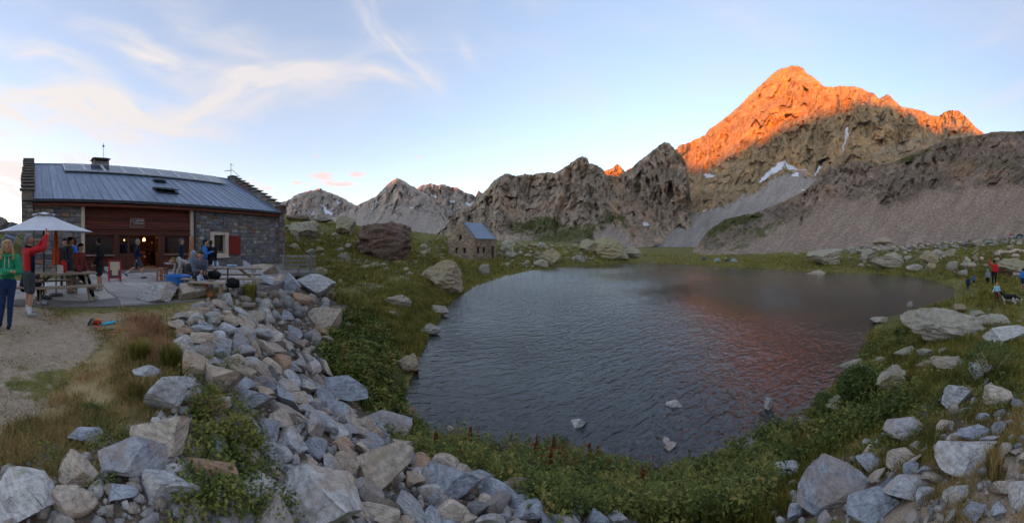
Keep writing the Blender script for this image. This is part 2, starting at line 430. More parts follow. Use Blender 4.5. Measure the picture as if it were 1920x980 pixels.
def mountain_mat(name, rock, scree, grass, s, snow=(0.75, 0.76, 0.80), bump=0.8, bd=6.0, streak=1.0):
    m, n = newmat(name)
    pos = n('NewGeometry').outputs['Position']
    at = n('Attribute', attribute_name='cover'); sep = n('SeparateColor', {0: at.outputs['Color']}).outputs
    a = n('TexNoise', {'Vector': pos, 'Scale': 0.006 * s, 'Detail': 4.0, 'Roughness': 0.66, 'Distortion': 0.4}).outputs[0]
    vs = n('VectorMath', {0: pos, 1: (1.0, 1.0, 0.28)}, operation='MULTIPLY').outputs[0]
    b = n('TexNoise', {'Vector': vs, 'Scale': 0.035 * s, 'Detail': 5.0, 'Roughness': 0.7, 'Distortion': 0.5}).outputs[0]
    tilt = n('VectorRotate', {'Vector': pos, 'Axis': (0.5, 0.8, 0.1), 'Angle': 0.6}).outputs[0]
    vs2 = n('VectorMath', {0: tilt, 1: (0.35, 0.35, 2.0)}, operation='MULTIPLY').outputs[0]
    c = n('TexNoise', {'Vector': vs2, 'Scale': 0.03 * s, 'Detail': 4.0, 'Roughness': 0.7, 'Distortion': 0.8}).outputs[0]
    fine = n('TexNoise', {'Vector': pos, 'Scale': 0.22 * s, 'Detail': 4.0, 'Roughness': 0.82}).outputs[0]
    f = n.m('ADD', n.m('ADD', n.m('MULTIPLY', a, 0.25), n.m('MULTIPLY', b, 0.33 * streak)), n.m('ADD', n.m('MULTIPLY', c, 0.22), n.m('MULTIPLY', fine, 0.53 - 0.33 * streak)))
    crk = n('TexVoronoi', {'Vector': n('VectorMath', {0: vs, 1: n('VectorMath', {0: n('TexNoise', {'Vector': pos, 'Scale': 0.03 * s, 'Detail': 2.0}).outputs['Color'], 'Scale': 26.0 / s}, operation='SCALE').outputs[0]}, operation='ADD').outputs[0], 'Scale': 0.045 * s, 'Randomness': 1.0}, feature='DISTANCE_TO_EDGE').outputs[0]
    ck = n.smooth(crk, 0.0, 0.10)
    r = n.ramp(f, [(0.38, tuple(x * 0.52 for x in rock)), (0.47, tuple(x * 0.85 for x in rock)), (0.53, tuple(x * 1.2 for x in rock)), (0.62, tuple(min(1, x * 1.9) for x in rock))])
    r = n.mix(n.m('MULTIPLY', n.m('SUBTRACT', 1.0, ck), 0.38), r, tuple(x * 0.35 for x in rock))
    r = n.mix(n.m('MULTIPLY', n.smooth(a, 0.52, 0.66), 0.5), r, (rock[0] * 1.55, rock[1] * 1.15, rock[2] * .85))
    fl = n('Attribute', attribute_name='flow').outputs['Vector']
    run = n('TexNoise', {'Vector': fl, 'Scale': 1.0, 'Detail': 5.0, 'Roughness': 0.6, 'Distortion': 0.3}).outputs[0]
    blk = n('SeparateColor', {0: n('TexVoronoi', {'Vector': pos, 'Scale': 0.30 * s, 'Randomness': 1.0}).outputs[1]}).outputs[0]
    sc = n.ramp(n.m('ADD', n.m('MULTIPLY', run, 0.22), n.m('ADD', n.m('MULTIPLY', fine, 0.68), n.m('MULTIPLY', blk, 0.10))), [(0.36, tuple(x * 0.5 for x in scree)), (0.5, scree), (0.62, tuple(x * 1.65 for x in scree))])
    gr = n.ramp(n.m('ADD', n.m('MULTIPLY', a, 0.5), n.m('MULTIPLY', fine, 0.5)), [(0.35, tuple(x * 0.6 for x in grass)), (0.65, tuple(x * 1.4 for x in grass))])
    e = n.m('MULTIPLY', n.m('SUBTRACT', n.m('ADD', n.m('MULTIPLY', c, 0.5), n.m('MULTIPLY', fine, 0.5)), 0.5), 1.5)
    col = n.mix(n.smooth(n.m('ADD', sep[0], e), 0.38, 0.62), r, sc)
    col = n.mix(n.smooth(n.m('ADD', sep[1], n.m('MULTIPLY', e, 1.3)), 0.40, 0.60), col, gr)
    col = n.mix(n.smooth(n.m('ADD', sep[2], n.m('MULTIPLY', e, 0.6)), 0.46, 0.56), col, snow)
    h = n.m('ADD', n.m('ADD', n.m('MULTIPLY', b, 1.0), n.m('MULTIPLY', c, 0.6)), n.m('ADD', n.m('MULTIPLY', fine, 0.35), n.m('MULTIPLY', ck, 0.3)))
    h = n.m('MULTIPLY', h, n.m('SUBTRACT', 1.0, n.m('MULTIPLY', n.m('MAXIMUM', sep[0], sep[2]), 0.6)))
    finish(n, col, 0.95, h, bump, bd, 0.15)
    return m
M_cliff = mountain_mat('cliff_rock', (0.40, 0.305, 0.215), (0.33, 0.255, 0.195), (0.105, 0.11, 0.03), 2.6, bd=5.0)
M_peak = mountain_mat('peak_rock', (0.39, 0.275, 0.145), (0.31, 0.27, 0.23), (0.09, 0.095, 0.04), 1.5, bd=9.0)
M_far = mountain_mat('far_peak_rock', (0.40, 0.325, 0.26), (0.30, 0.25, 0.20), (0.11, 0.11, 0.05), 0.9, bd=12.0)
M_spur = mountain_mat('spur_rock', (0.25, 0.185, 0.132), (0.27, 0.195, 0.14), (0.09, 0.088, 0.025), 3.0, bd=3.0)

def water_mat():
    m, n = newmat('lake_water')
    pos = n('NewGeometry').outputs['Position']
    rot = n('VectorRotate', {'Vector': pos, 'Axis': (0, 0, 1), 'Angle': -0.45}).outputs[0]
    w1 = n('TexNoise', {'Vector': n('VectorMath', {0: rot, 1: (1.0, 2.6, 1.0)}, operation='MULTIPLY').outputs[0], 'Scale': 1.5, 'Detail': 2.0, 'Roughness': 0.5, 'Distortion': 0.6}).outputs[0]
    w2 = n('TexNoise', {'Vector': n('VectorMath', {0: rot, 1: (1.3, 2.2, 1.0)}, operation='MULTIPLY').outputs[0], 'Scale': 4.4, 'Detail': 2.0, 'Roughness': 0.5, 'Distortion': 0.4}).outputs[0]
    w3 = n('TexNoise', {'Vector': pos, 'Scale': 0.07, 'Detail': 3.0}).outputs[0]
    xx = n('SeparateXYZ', {0: pos}).outputs
    # wind lanes: the eastern bay lies in the lee and is calmer
    lee = n.smooth(xx[0], 17.0, 3.0)
    wind = n.m('MULTIPLY', n.m('ADD', 0.25, n.m('MULTIPLY', lee, 0.75)), n.m('ADD', 0.48, n.m('MULTIPLY', n.smooth(w3, 0.36, 0.62), 0.75)))
    h = n.m('MULTIPLY', n.m('ADD', n.m('MULTIPLY', w1, 0.65), n.m('MULTIPLY', w2, 0.35)), wind)
    bn = n('Bump', {'Strength': 1.0, 'Distance': 0.19, 'Height': h})
    gl = n('BsdfGlossy', {'Color': (1, 1, 1, 1), 'Roughness': 0.06, 'Normal': bn.outputs[0]})
    dif = n('BsdfDiffuse', {'Color': (0.060, 0.061, 0.056, 1)})
    tr = n('BsdfTransparent', {'Color': (0.62, 0.66, 0.62, 1)})
    body = n('MixShader', {0: 0.5, 1: tr.outputs[0], 2: dif.outputs[0]})
    fr = n('Fresnel', {'IOR': 1.333, 'Normal': bn.outputs[0]}); fr2 = n('Fresnel', {'IOR': 1.333})
    fac = n.m('ADD', n.m('MULTIPLY', fr.outputs[0], 0.35), n.m('MULTIPLY', fr2.outputs[0], 0.85))
    mx = n('MixShader', {0: fac, 1: body.outputs[0], 2: gl.outputs[0]})
    out = n('OutputMaterial'); n.t.links.new(mx.outputs[0], out.inputs[0])
    return m
M_water = water_mat()

def leaf_mat(name, stops, trans=0.25, rough=0.6):
    m, n = newmat(name)
    g = n('NewGeometry')
    pos = n('TexNoise', {'Vector': g.outputs['Position'], 'Scale': 1.9, 'Detail': 3.0}).outputs[0]
    f = n.m('ADD', n.m('MULTIPLY', g.outputs['Random Per Island'], 0.5), n.m('MULTIPLY', n.smooth(pos, 0.25, 0.75), 0.5))
    col = n.ramp(f, stops)
    out = n('OutputMaterial')
    d = n('BsdfPrincipled', {'Base Color': col, 'Roughness': rough, 'Specular IOR Level': 0.25})
    t = n('BsdfTranslucent', {'Color': col})
    mx = n('MixShader', {0: trans, 1: d.outputs[0], 2: t.outputs[0]}); n.t.links.new(mx.outputs[0], out.inputs[0])
    return m
M_leaf = leaf_mat('undergrowth_leaf', [(0.12, (0.037, 0.055, 0.013)), (0.35, (0.098, 0.128, 0.022)), (0.6, (0.194, 0.210, 0.035)), (0.82, (0.325, 0.269, 0.062)), (0.95, (0.375, 0.200, 0.062))])
M_fern = leaf_mat('bush_leaf', [(0.15, (0.042, 0.072, 0.018)), (0.6, (0.104, 0.150, 0.029)), (0.9, (0.195, 0.221, 0.052))])
M_red = leaf_mat('reddened_leaf', [(0.15, (0.16, 0.03, 0.012)), (0.6, (0.28, 0.07, 0.025)), (0.9, (0.22, 0.12, 0.04))])
M_grass = leaf_mat('green_grass', [(0.15, (0.079, 0.084, 0.017)), (0.45, (0.192, 0.179, 0.031)), (0.72, (0.307, 0.250, 0.056)), (0.92, (0.461, 0.326, 0.115))])
M_dry = leaf_mat('straw_grass', [(0.15, (0.138, 0.125, 0.035)), (0.4, (0.300, 0.219, 0.069)), (0.7, (0.500, 0.350, 0.144)), (0.95, (0.562, 0.312, 0.138))])
M_heath = leaf_mat('rusty_seed_grass', [(0.15, (0.220, 0.110, 0.055)), (0.6, (0.440, 0.220, 0.121)), (0.95, (0.506, 0.341, 0.187))])
# ------------------------------------------------------------------ ground heights
WATER = -2.65
rng = np.random.default_rng(7)
random.seed(7)
CP = []
def cz(px, d, z): CP.append((az_of(px), math.log(d), z))
def cp(px, py, d): cz(px, d, EYE - (py - HOR) / F * d)
for px in (-90, 0, 90, 180, 270):
    for d in (1.2, 3, 5, 8, 12, 17, 24): cz(px, d, 0.0)
for d in (1.2, 2.5, 3.6, 5.5, 8, 12, 20): cz(360, d, 0.0)
for d, z in ((1.2, 0), (6.5, -.02), (9.5, 0.0), (12, 0), (16, 0), (23, 0)): cz(450, d, z)
for d, z in ((10, -.45), (13, -.30), (17, -.35), (22, -.45), (30, .2)): cz(540, d, z)
for a in ((400, 600, 6.8), (480, 610, 7.8), (560, 640, 8.3), (640, 620, 11.5), (600, 800, 3.9), (700, 850, 4.1), (800, 960, 3.2), (620, 950, 2.6),
          (450, 700, 4.3), (400, 850, 2.6), (330, 760, 3.1), (250, 700, 3.9), (500, 900, 2.55), (550, 740, 5.0), (650, 690, 8.6), (700, 740, 8.0), (740, 800, 7.0),
          (900, 850, 6.05), (1000, 900, 4.8), (1000, 970, 3.3), (1150, 930, 4.6), (1270, 960, 3.9), (1400, 870, 5.8), (1500, 900, 4.2), (1450, 960, 3.4),
          (1700, 930, 2.5), (1880, 950, 1.95), (1800, 800, 3.6), (1650, 820, 4.2), (1600, 760, 6.0), (1560, 800, 5.8), (1900, 700, 4.9), (1990, 700, 4.9), (1750, 700, 6.2),
          (1650, 680, 9.5), (1750, 640, 9.0), (1750, 600, 13.5), (1900, 600, 11.0), (1900, 540, 22), (1860, 535, 22.5), (1870, 567, 18), (1815, 548, 26), (1750, 560, 23), (1990, 540, 22), (1990, 600, 11),
          (1900, 470, 60), (1900, 447, 92), (1990, 470, 60), (1990, 447, 92), (1800, 480, 50), (1800, 455, 110), (1640, 465, 100), (1640, 500, 50), (1500, 500, 52), (1500, 475, 85),
          (1350, 490, 66), (1350, 476, 110), (1200, 485, 80), (1200, 469, 150), (1130, 485, 58), (1050, 462, 75), (1040, 500, 50), (1130, 460, 110),
          (880, 487, 55), (945, 500, 46), (900, 520, 37), (940, 455, 85), (720, 492, 32), (700, 540, 20), (750, 520, 24), (800, 500, 34), (640, 570, 14), (600, 530, 20), (580, 500, 26),
          (570, 440, 40), (545, 405, 60), (640, 422, 60), (640, 470, 36), (780, 440, 70), (780, 470, 45), (850, 445, 75), (700, 440, 60), (850, 465, 62)): cp(*a)
for px, d, z in ((800, 1, -.1), (1000, 1, -.15), (1200, 1, -.15), (1400, 1, -.15), (1600, 1, -.1), (600, 1, 0), (1800, 1, 0), (545, 120, 8), (640, 120, 6), (780, 120, 4), (940, 130, 2.5), (1200, 250, -3), (1500, 250, -1), (1900, 250, 6),
                 (62, 32, .5), (62, 60, 3), (-60, 26, 2.2), (-60, 40, 4.5), (10, 30, 2.3), (200, 60, 5), (400, 60, 6), (540, 250, 6), (0, 250, 5)): cz(px, d, z)
CPa = np.array(CP); 
def _tps(r2): return 0.5 * r2 * np.log(r2 + 1e-12)
_n = len(CPa); _d2 = ((CPa[:, None, :2] - CPa[None, :, :2]) ** 2).sum(-1)
_A = np.zeros((_n + 3, _n + 3)); _A[:_n, :_n] = _tps(_d2) + np.eye(_n) * 0.0015
_A[:_n, _n] = 1; _A[:_n, _n + 1:] = CPa[:, :2]; _A[_n, :_n] = 1; _A[_n + 1:, :_n] = CPa[:, :2].T
_w = np.linalg.solve(_A, np.concatenate([CPa[:, 2], np.zeros(3)]))
def tps_z(a, lr):
    sh = a.shape; a = a.ravel(); lr = lr.ravel(); out = np.empty(len(a))
    for i in range(0, len(a), 20000):
        s = slice(i, i + 20000)
        d2 = (a[s, None] - CPa[None, :, 0]) ** 2 + (lr[s, None] - CPa[None, :, 1]) ** 2
        out[s] = _tps(d2) @ _w[:_n] + _w[_n] + a[s] * _w[_n + 1] + lr[s] * _w[_n + 2]
    return out.reshape(sh)
LAKE_PX = [(1180, 492), (1100, 496), (1040, 503), (990, 508), (950, 517), (920, 527), (890, 537), (868, 552), (845, 568), (828, 590), (818, 610), (800, 640), (787, 665),
           (780, 690), (766, 715), (760, 745), (765, 778), (790, 803), (830, 818), (880, 828), (930, 838), (980, 848), (1050, 858), (1100, 868), (1160, 880), (1200, 892), (1270, 900),
           (1310, 886), (1350, 862), (1400, 842), (1440, 816), (1490, 804), (1530, 774), (1550, 748), (1567, 722), (1600, 692), (1615, 660), (1625, 635), (1640, 605), (1670, 592),
           (1720, 580), (1770, 566), (1790, 551), (1785, 538), (1750, 525), (1700, 516), (1640, 513), (1560, 512), (1500, 508), (1440, 503), (1380, 500), (1300, 496), (1240, 493)]
LAKE = []
for px, py in LAKE_PX:
    d = (EYE - WATER) * F / (py - HOR); LAKE.append((d * math.sin(az_of(px)), d * math.cos(az_of(px))))
def ground_z(x, y, rough=True):
    x = np.asarray(x, float); y = np.asarray(y, float)
    r = np.maximum(np.hypot(x, y), 0.3); a = np.arctan2(x, y)
    ac = np.clip(a, -1.85, 1.85)
    z = tps_z(ac, np.log(np.clip(r, 0.8, 240)))
    back = sstep(1.75, 2.4, np.abs(a)); zb = 0.02 * np.minimum(r, 300)
    z = z * (1 - back) + zb * back
    if rough:
        amp = np.clip(0.012 * r, 0.03, 0.55) * sstep(1.0, 3.0, r)
        flat = 1 - 0.92 * (sstep(-.55, -.75, a) * sstep(4.5, 6, r) * sstep(24, 20, r))
        z = z + flat * amp * 2.0 * (fbm(x * 0.55, y * 0.55, 0.0, 4) - 0.5) + flat * np.clip(r * .002, .008, .05) * 2 * (fbm(x * 3.1, y * 3.1, 3.0, 3) - 0.5)
    sd = poly_sd(x + 0.35 * (fbm(x * .9, y * .9, 9.0, 3) - .5), y + 0.35 * (fbm(x * .9, y * .9, 5.0, 3) - .5), LAKE)
    wid = np.clip(0.10 * r, 0.55, 3.2)
    shore = np.maximum(z, WATER + 0.10)
    zo = (WATER + 0.02) + (shore - WATER - 0.02) * sstep(0, 1, np.clip(sd / wid, 0, 1)) ** 0.8
    zi = WATER - 0.04 - 0.30 * np.minimum(-sd, 6) ** 0.9
    return np.where(sd > 0, zo, zi) - np.clip(r - 240, 0, 1e9) * 0.004
def to_px(x, y, z):
    r = np.hypot(x, y); return 960 + F * np.arctan2(x, y), HOR - F * (z - EYE) / r

# --- land cover, painted over the place by where paths, turf and banks run
BANK = [(520, 528), (585, 535), (640, 560), (662, 620), (610, 640), (600, 690), (650, 740), (700, 790), (740, 850), (860, 885), (960, 922), (1060, 950), (1200, 990), (420, 1000), (330, 985), (250, 880), (300, 780), (345, 690), (330, 600), (400, 560), (470, 545)]
BANK_R = [(1925, 720), (1840, 700), (1780, 690), (1760, 730), (1700, 790), (1640, 830), (1560, 860), (1500, 890), (1450, 930), (1420, 985), (1925, 985)]
DIRT = [(-80, 560), (80, 575), (170, 590), (260, 590), (250, 615), (190, 645), (150, 690), (120, 740), (60, 800), (-80, 850)]
DRY = [(60, 590), (330, 580), (400, 555), (520, 540), (480, 570), (350, 600), (335, 680), (330, 760), (260, 850), (120, 900), (-80, 940), (-80, 800), (60, 790), (150, 690), (200, 640)]
LEAFY = [(655, 565), (700, 590), (740, 640), (745, 690), (755, 760), (780, 805), (870, 830), (1000, 850), (1150, 875), (1270, 900), (1400, 845), (1540, 760), (1600, 700), (1640, 640), (1720, 600), (1700, 680), (1760, 720), (1700, 780), (1560, 850), (1480, 890), (1420, 980), (1010, 985), (960, 925), (860, 885), (740, 850), (690, 780), (650, 730), (600, 690), (610, 640), (660, 620)]
PATHS = [[(-80, 880), (150, 850), (330, 850), (330, 1010), (-80, 1010)], [(640, 575), (690, 560), (750, 538), (765, 534), (760, 540), (700, 566), (650, 582)], [(1700, 655), (1760, 650), (1800, 655), (1780, 672), (1720, 672)],
         [(1860, 590), (1890, 580), (1900, 620), (1870, 640), (1850, 650)], [(1860, 575), (1875, 570), (1890, 590), (1868, 592)],
         [(1640, 985), (1720, 910), (1800, 870), (1925, 800), (1925, 985)], [(380, 860), (480, 870), (470, 985), (300, 985), (310, 900)], [(60, 830), (200, 770), (290, 780), (280, 840), (130, 880), (40, 900)]]
SCREE_NEAR = [(1480, 478), (1640, 462), (1800, 452), (1925, 440), (1925, 380), (1480, 380)]
def cover_of(x, y, z):
    PX, PY = to_px(x, y, z); r = np.hypot(x, y)
    fr = (np.abs(np.arctan2(x, y)) < 1.75)
    def m(poly, w): return sstep(w, -w, poly_sd(PX, PY, poly)) * fr
    dirt = np.maximum(m(DIRT, 25), m(SCREE_NEAR, 6))
    for p in PATHS: dirt = np.maximum(dirt, 0.8 * m(p, 8))
    dirt = dirt * (0.35 + 0.65 * sstep(.36, .56, fbm(x * 1.1, y * 1.1, 4.0, 4)))
    dry = m(DRY, 25)
    bank = np.maximum(m(BANK, 12), 0.7 * m(BANK_R, 20))
    far = sstep(25, 60, r)
    green = np.clip(1 - bank - 0.25 * dry - 0.95 * m(PATHS[0], 12), 0, 1)
    dry = np.maximum(dry, 0.42 * far * (0.6 + 0.8 * (fbm(x * .05, y * .05, 2.0, 3) - .5)))
    dry = np.where(fr, dry, 0.3)
    bed = sstep(WATER - 0.45, WATER - 0.02, z)
    return np.stack([dirt, green, dry, bed], -1), PX, PY
def grid_faces(nr, nc, wrap=False):
    i = np.arange(nr - 1)[:, None]; j = np.arange(nc if wrap else nc - 1)[None, :]
    j2 = (j + 1) % nc
    return np.stack([i * nc + j, i * nc + j2, (i + 1) * nc + j2, (i + 1) * nc + j], -1).reshape(-1, 4)
def build_ground():
    fr = np.arange(-120, 2041, 3.6); azf = az_of(fr)
    rest = np.linspace(azf[-1], azf[0] + 2 * math.pi, 90)[1:-1]
    A = np.concatenate([azf, rest])
    R = np.concatenate([np.exp(np.linspace(math.log(0.35), math.log(170), 300)), np.exp(np.linspace(math.log(185), math.log(11000), 26))])
    Rg, Ag = np.meshgrid(R, A, indexing='ij')
    X = Rg * np.sin(Ag); Y = Rg * np.cos(Ag); Z = ground_z(X, Y)
    cov, PX, PY = cover_of(X, Y, Z)
    # faces reversed so that normals point up
    o = mesh_np('ground', np.stack([X, Y, Z], -1).reshape(-1, 3), grid_faces(len(R), len(A), True)[:, ::-1], M_ground, True)
    at = o.data.color_attributes.new('cover', 'FLOAT_COLOR', 'POINT'); at.data.foreach_set('color', cov.reshape(-1).astype(np.float32))
    setp(o, kind='structure')
    nfr = len(fr)
    return fr, R[:300], PY[:300, :nfr], Z[:300, :nfr]
G_PX, G_R, G_PY, G_Z = build_ground()
G_MIN = np.minimum.accumulate(G_PY, axis=0)
def hit(px, py):
    """first ground point seen along the line of sight through a direction of the photo -> x, y, z, distance"""
    c = int(np.clip(round((px - G_PX[0]) / (G_PX[1] - G_PX[0])), 0, len(G_PX) - 1))
    k = int(np.argmax(G_MIN[:, c] <= py))
    if G_MIN[k, c] > py: k = len(G_R) - 1
    r = G_R[k]; a = float(az_of(px))
    x, y = r * math.sin(a), r * math.cos(a)
    return x, y, float(ground_z(np.array([x]), np.array([y]))[0]), r
def hits(PX, PY):
    c = np.clip(np.round((PX - G_PX[0]) / (G_PX[1] - G_PX[0])).astype(int), 0, len(G_PX) - 1)
    k = np.array([np.argmax(G_MIN[:, ci] <= pi) if G_MIN[-1, ci] <= pi else len(G_R) - 1 for ci, pi in zip(c, PY)])
    r = G_R[k] * np.exp(rng.uniform(-.009, .009, len(k))); a = az_of(PX); x = r * np.sin(a); y = r * np.cos(a)
    return x, y, ground_z(x, y), r

def build_lake():
    P = np.array(LAKE); cen = P.mean(0); nrm = (P - cen); P2 = P + nrm / np.linalg.norm(nrm, axis=1)[:, None] * 2.0
    P2 = P2[::-1]
    me = bpy.data.meshes.new('lake'); me.from_pydata([(x, y, WATER) for x, y in P2], [], [tuple(range(len(P2)))])
    bm = bmesh.new(); bm.from_mesh(me); bmesh.ops.triangulate(bm, faces=bm.faces); bmesh.ops.recalc_face_normals(bm, faces=bm.faces)
    for f in bm.faces:
        if f.normal.z < 0: f.normal_flip()
    bm.to_mesh(me); bm.free(); me.materials.append(M_water)
    o = bpy.data.objects.new('lake', me); C.objects.link(o); setp(o, kind='structure')
build_lake()

# ------------------------------------------------------------------ mountains: each a rock face with gullies, ridge and back slope
def mountain(name, sil, base, dist, mat, nx, ny, amp, sc, pw=0.75, jag=2.0, cover=None, seed=0.0, slant=0.1, gull=0.6):
    """sil: skyline direction/height pairs; base: (direction, foot height, foot distance); dist: (direction, ridge distance)"""
    px = np.linspace(sil[0][0], sil[-1][0], nx); a = az_of(px)
    ys = interp(sil, px) + jag * 2 * (fbm(px * 0.06, seed, 1.0, 4, 0.6) - 0.5) + jag * 1.2 * (vnoise(px * 0.4, seed, 2.0) - 0.5)
    E1 = (HOR - ys) / F; E0 = (HOR - interp(base, px)) / F; d0 = interp(base, px, 2); d1 = interp(dist, px)
    t = np.linspace(0, 1, ny)[:, None]
    E = E0 + (E1 - E0) * t
    d = d0 + (d1 - d0) * t ** pw
    X = d * np.sin(a); Y = d * np.cos(a); Z = EYE + E * d
    cov = cover(np.broadcast_to(px, E.shape), HOR - F * E, t) if cover else np.zeros(E.shape + (3,))
    # gullies run down the fall line, ledges and bedding cross them; lengths in view degrees so that relief keeps its grain
    U = np.broadcast_to(px, E.shape); Vv = HOR - F * E
    wu = 1.1 * sc * (fbm(U / (sc * 2.2), Vv / (sc * 2.2), seed, 3) - .5); wv = 1.1 * sc * (fbm(U / (sc * 2.2), Vv / (sc * 2.2), seed + 3, 3) - .5)
    n0 = ridged((U + wu * 1.6) / (sc * 2.6), (Vv + wv) / (sc * 7), seed + 1, 3, 0.5)
    n1 = ridged((U + wu + Vv * slant) / sc, (Vv + wv) / (sc * 4.6), seed + 2, 5, 0.58)
    n2 = ridged((U - Vv * .35 + wu) / (sc * .42), (Vv + U * .3 + wv) / (sc * 1.7), seed + 4, 4, 0.55)
    n4 = ridged((U * .35 + wu) / sc, (Vv + U * .45 + wv) / (sc * .55), seed + 6, 3, 0.55)
    n3 = fbm(U / (sc * .10), Vv / (sc * .14), seed + 5, 3, 0.6)
    nz = 0.6 * (n0 - .45) + gull * .8 * (n1 - .45) + 0.16 * (n2 - .45) + 0.10 * (n4 - .45) + 0.05 * (n3 - .5) + 0.27 * facets((U + wu * .5 + Vv * .5) / (sc * .62), (Vv + wv * .5 - U * .28) / (sc * 1.1), seed) + 0.13 * facets((U + Vv * .4 + wu * .4) / (sc * .24), (Vv - U * .3) / (sc * .42), seed + 9)
    smooth = 1 - 0.86 * np.clip(cov[..., 0] * 1.0 + cov[..., 2] * 0.7 + cov[..., 1] * .3, 0, 1)
    win = np.minimum(1, 0.25 + t * 3.5) * np.minimum(1, 0.35 + (1 - t) * 8)
    d = d - amp * d * nz * smooth * win
    X = d * np.sin(a); Y = d * np.cos(a); Z = EYE + E * d
    bk = np.linspace(1, 6, 7)[:, None] - 0.9
    db = d[-1] * (1 + 0.035 * bk); Zb = np.maximum(Z[-1] - (Z[-1] + 5) * (0.02 + 0.16 * bk), -30)
    X = np.vstack([X, db * np.sin(a)]); Y = np.vstack([Y, db * np.cos(a)]); Z = np.vstack([Z, Zb])
    cv = np.concatenate([cov, np.zeros((7, nx, 3))], 0); cv = np.concatenate([cv, np.ones(cv.shape[:2] + (1,))], -1)
    o = mesh_np(name, np.stack([X, Y, Z], -1).reshape(-1, 3), grid_faces(ny + 7, nx), mat, False)
    at = o.data.color_attributes.new('cover', 'FLOAT_COLOR', 'POINT'); at.data.foreach_set('color', cv.reshape(-1).astype(np.float32))
    VV = np.vstack([Vv, np.broadcast_to(Vv[-1], (7, nx))])
    fv = np.stack([(np.broadcast_to(px, X.shape) + VV * .7) * .10, VV * .03, np.full(X.shape, seed)], -1)
    af = o.data.attributes.new('flow', 'FLOAT_VECTOR', 'POINT'); af.data.foreach_set('vector', fv.reshape(-1).astype(np.float32))
    setp(o, kind='structure'); return o
def soft(PX, PY, poly, w=5):
    k = min(9.0, 2.2 * w); P_ = np.array(poly); m = 25 + 3 * w; out = np.zeros(PX.shape)
    sel = (PX > P_[:, 0].min() - m) & (PX < P_[:, 0].max() + m) & (PY > P_[:, 1].min() - m) & (PY < P_[:, 1].max() + m)
    if sel.any():
        x, y = PX[sel], PY[sel]
        out[sel] = sstep(w, -w, poly_sd(x + k * 2 * (fbm(x * .11, y * .11, 1.0, 3) - .5), y + k * 2 * (fbm(x * .11, y * .16, 6.0, 3) - .5), poly))
    return out
def stackc(s, g, n): return np.stack([s, g, n], -1)

def cov_far(PX, PY, t):
    n = sum(soft(PX, PY, p, 2.5) for p in ([(540, 378), (552, 380), (556, 386), (546, 387)], [(603, 384), (612, 388), (622, 403), (612, 402)], [(628, 374), (640, 377), (634, 380)], [(575, 400), (590, 396), (588, 404)]))
    return stackc(0.5 * sstep(400, 430, PY), 0 * PX, n)
mountain('far_mountain', [(470, 425), (500, 410), (520, 388), (530, 378), (545, 374), (553, 366), (567, 361), (580, 358), (590, 357), (600, 352), (607, 358), (620, 362), (640, 369), (655, 378), (668, 385), (690, 388), (720, 400), (760, 420)],
         [(470, 440, 2000), (760, 440, 2000)], [(470, 2900), (760, 3000)], M_far, 300, 110, 0.15, 22, jag=1.6, cover=cov_far, seed=3.1)
def cov_c(PX, PY, t):
    n = sum(soft(PX, PY, p, 2.2) for p in ([(842, 376), (850, 374), (852, 378), (845, 380)], [(855, 390), (864, 388), (870, 397), (860, 398)], [(872, 382), (886, 380), (890, 388), (878, 388)], [(806, 362), (815, 366), (818, 373), (810, 370)]))
    return stackc(0 * PX, 0 * PX, n)
mountain('back_mountain', [(740, 400), (770, 365), (790, 347), (800, 346), (808, 344), (820, 348), (832, 345), (845, 350), (857, 351), (870, 360), (884, 363), (892, 368), (897, 357), (903, 361), (908, 366), (914, 376), (960, 390)],
         [(740, 440, 2100), (960, 440, 2100)], [(740, 2700), (960, 2900)], M_far, 260, 110, 0.15, 20, jag=1.6, cover=cov_c, seed=8.7)
def cov_b(PX, PY, t):
    lowl = soft(PX, PY, [(640, 400), (690, 385), (740, 405), (800, 400), (830, 420), (860, 450), (600, 450)], 10)
    n = sum(soft(PX, PY, p, 1.6) for p in ([(705, 378), (712, 374), (708, 380)], [(766, 388), (774, 390), (768, 391)], [(694, 392), (698, 390), (696, 394)]))
    return stackc(0.75 * lowl, 0.25 * lowl, n)
mountain('pyramid_mountain', [(600, 420), (640, 402), (667, 385), (690, 375), (705, 368), (720, 352), (733, 340), (745, 333), (757, 339), (770, 347), (780, 352), (795, 362), (810, 372), (820, 385), (830, 398), (838, 410), (860, 425), (880, 440)],
         [(600, 452, 900), (880, 452, 900)], [(600, 2100), (745, 2200), (880, 1900)], M_far, 360, 160, 0.20, 28, jag=1.4, cover=cov_b, seed=5.5, pw=0.8)
mountain('sunlit_back_peak', [(1090, 340), (1125, 325), (1138, 318), (1148, 316), (1157, 307), (1165, 312), (1172, 321), (1178, 317), (1183, 313), (1190, 325), (1215, 330)],
         [(1090, 400, 1700), (1215, 400, 1700)], [(1090, 2000), (1215, 2000)], M_peak, 130, 60, 0.12, 18, jag=1.5, seed=2.2)
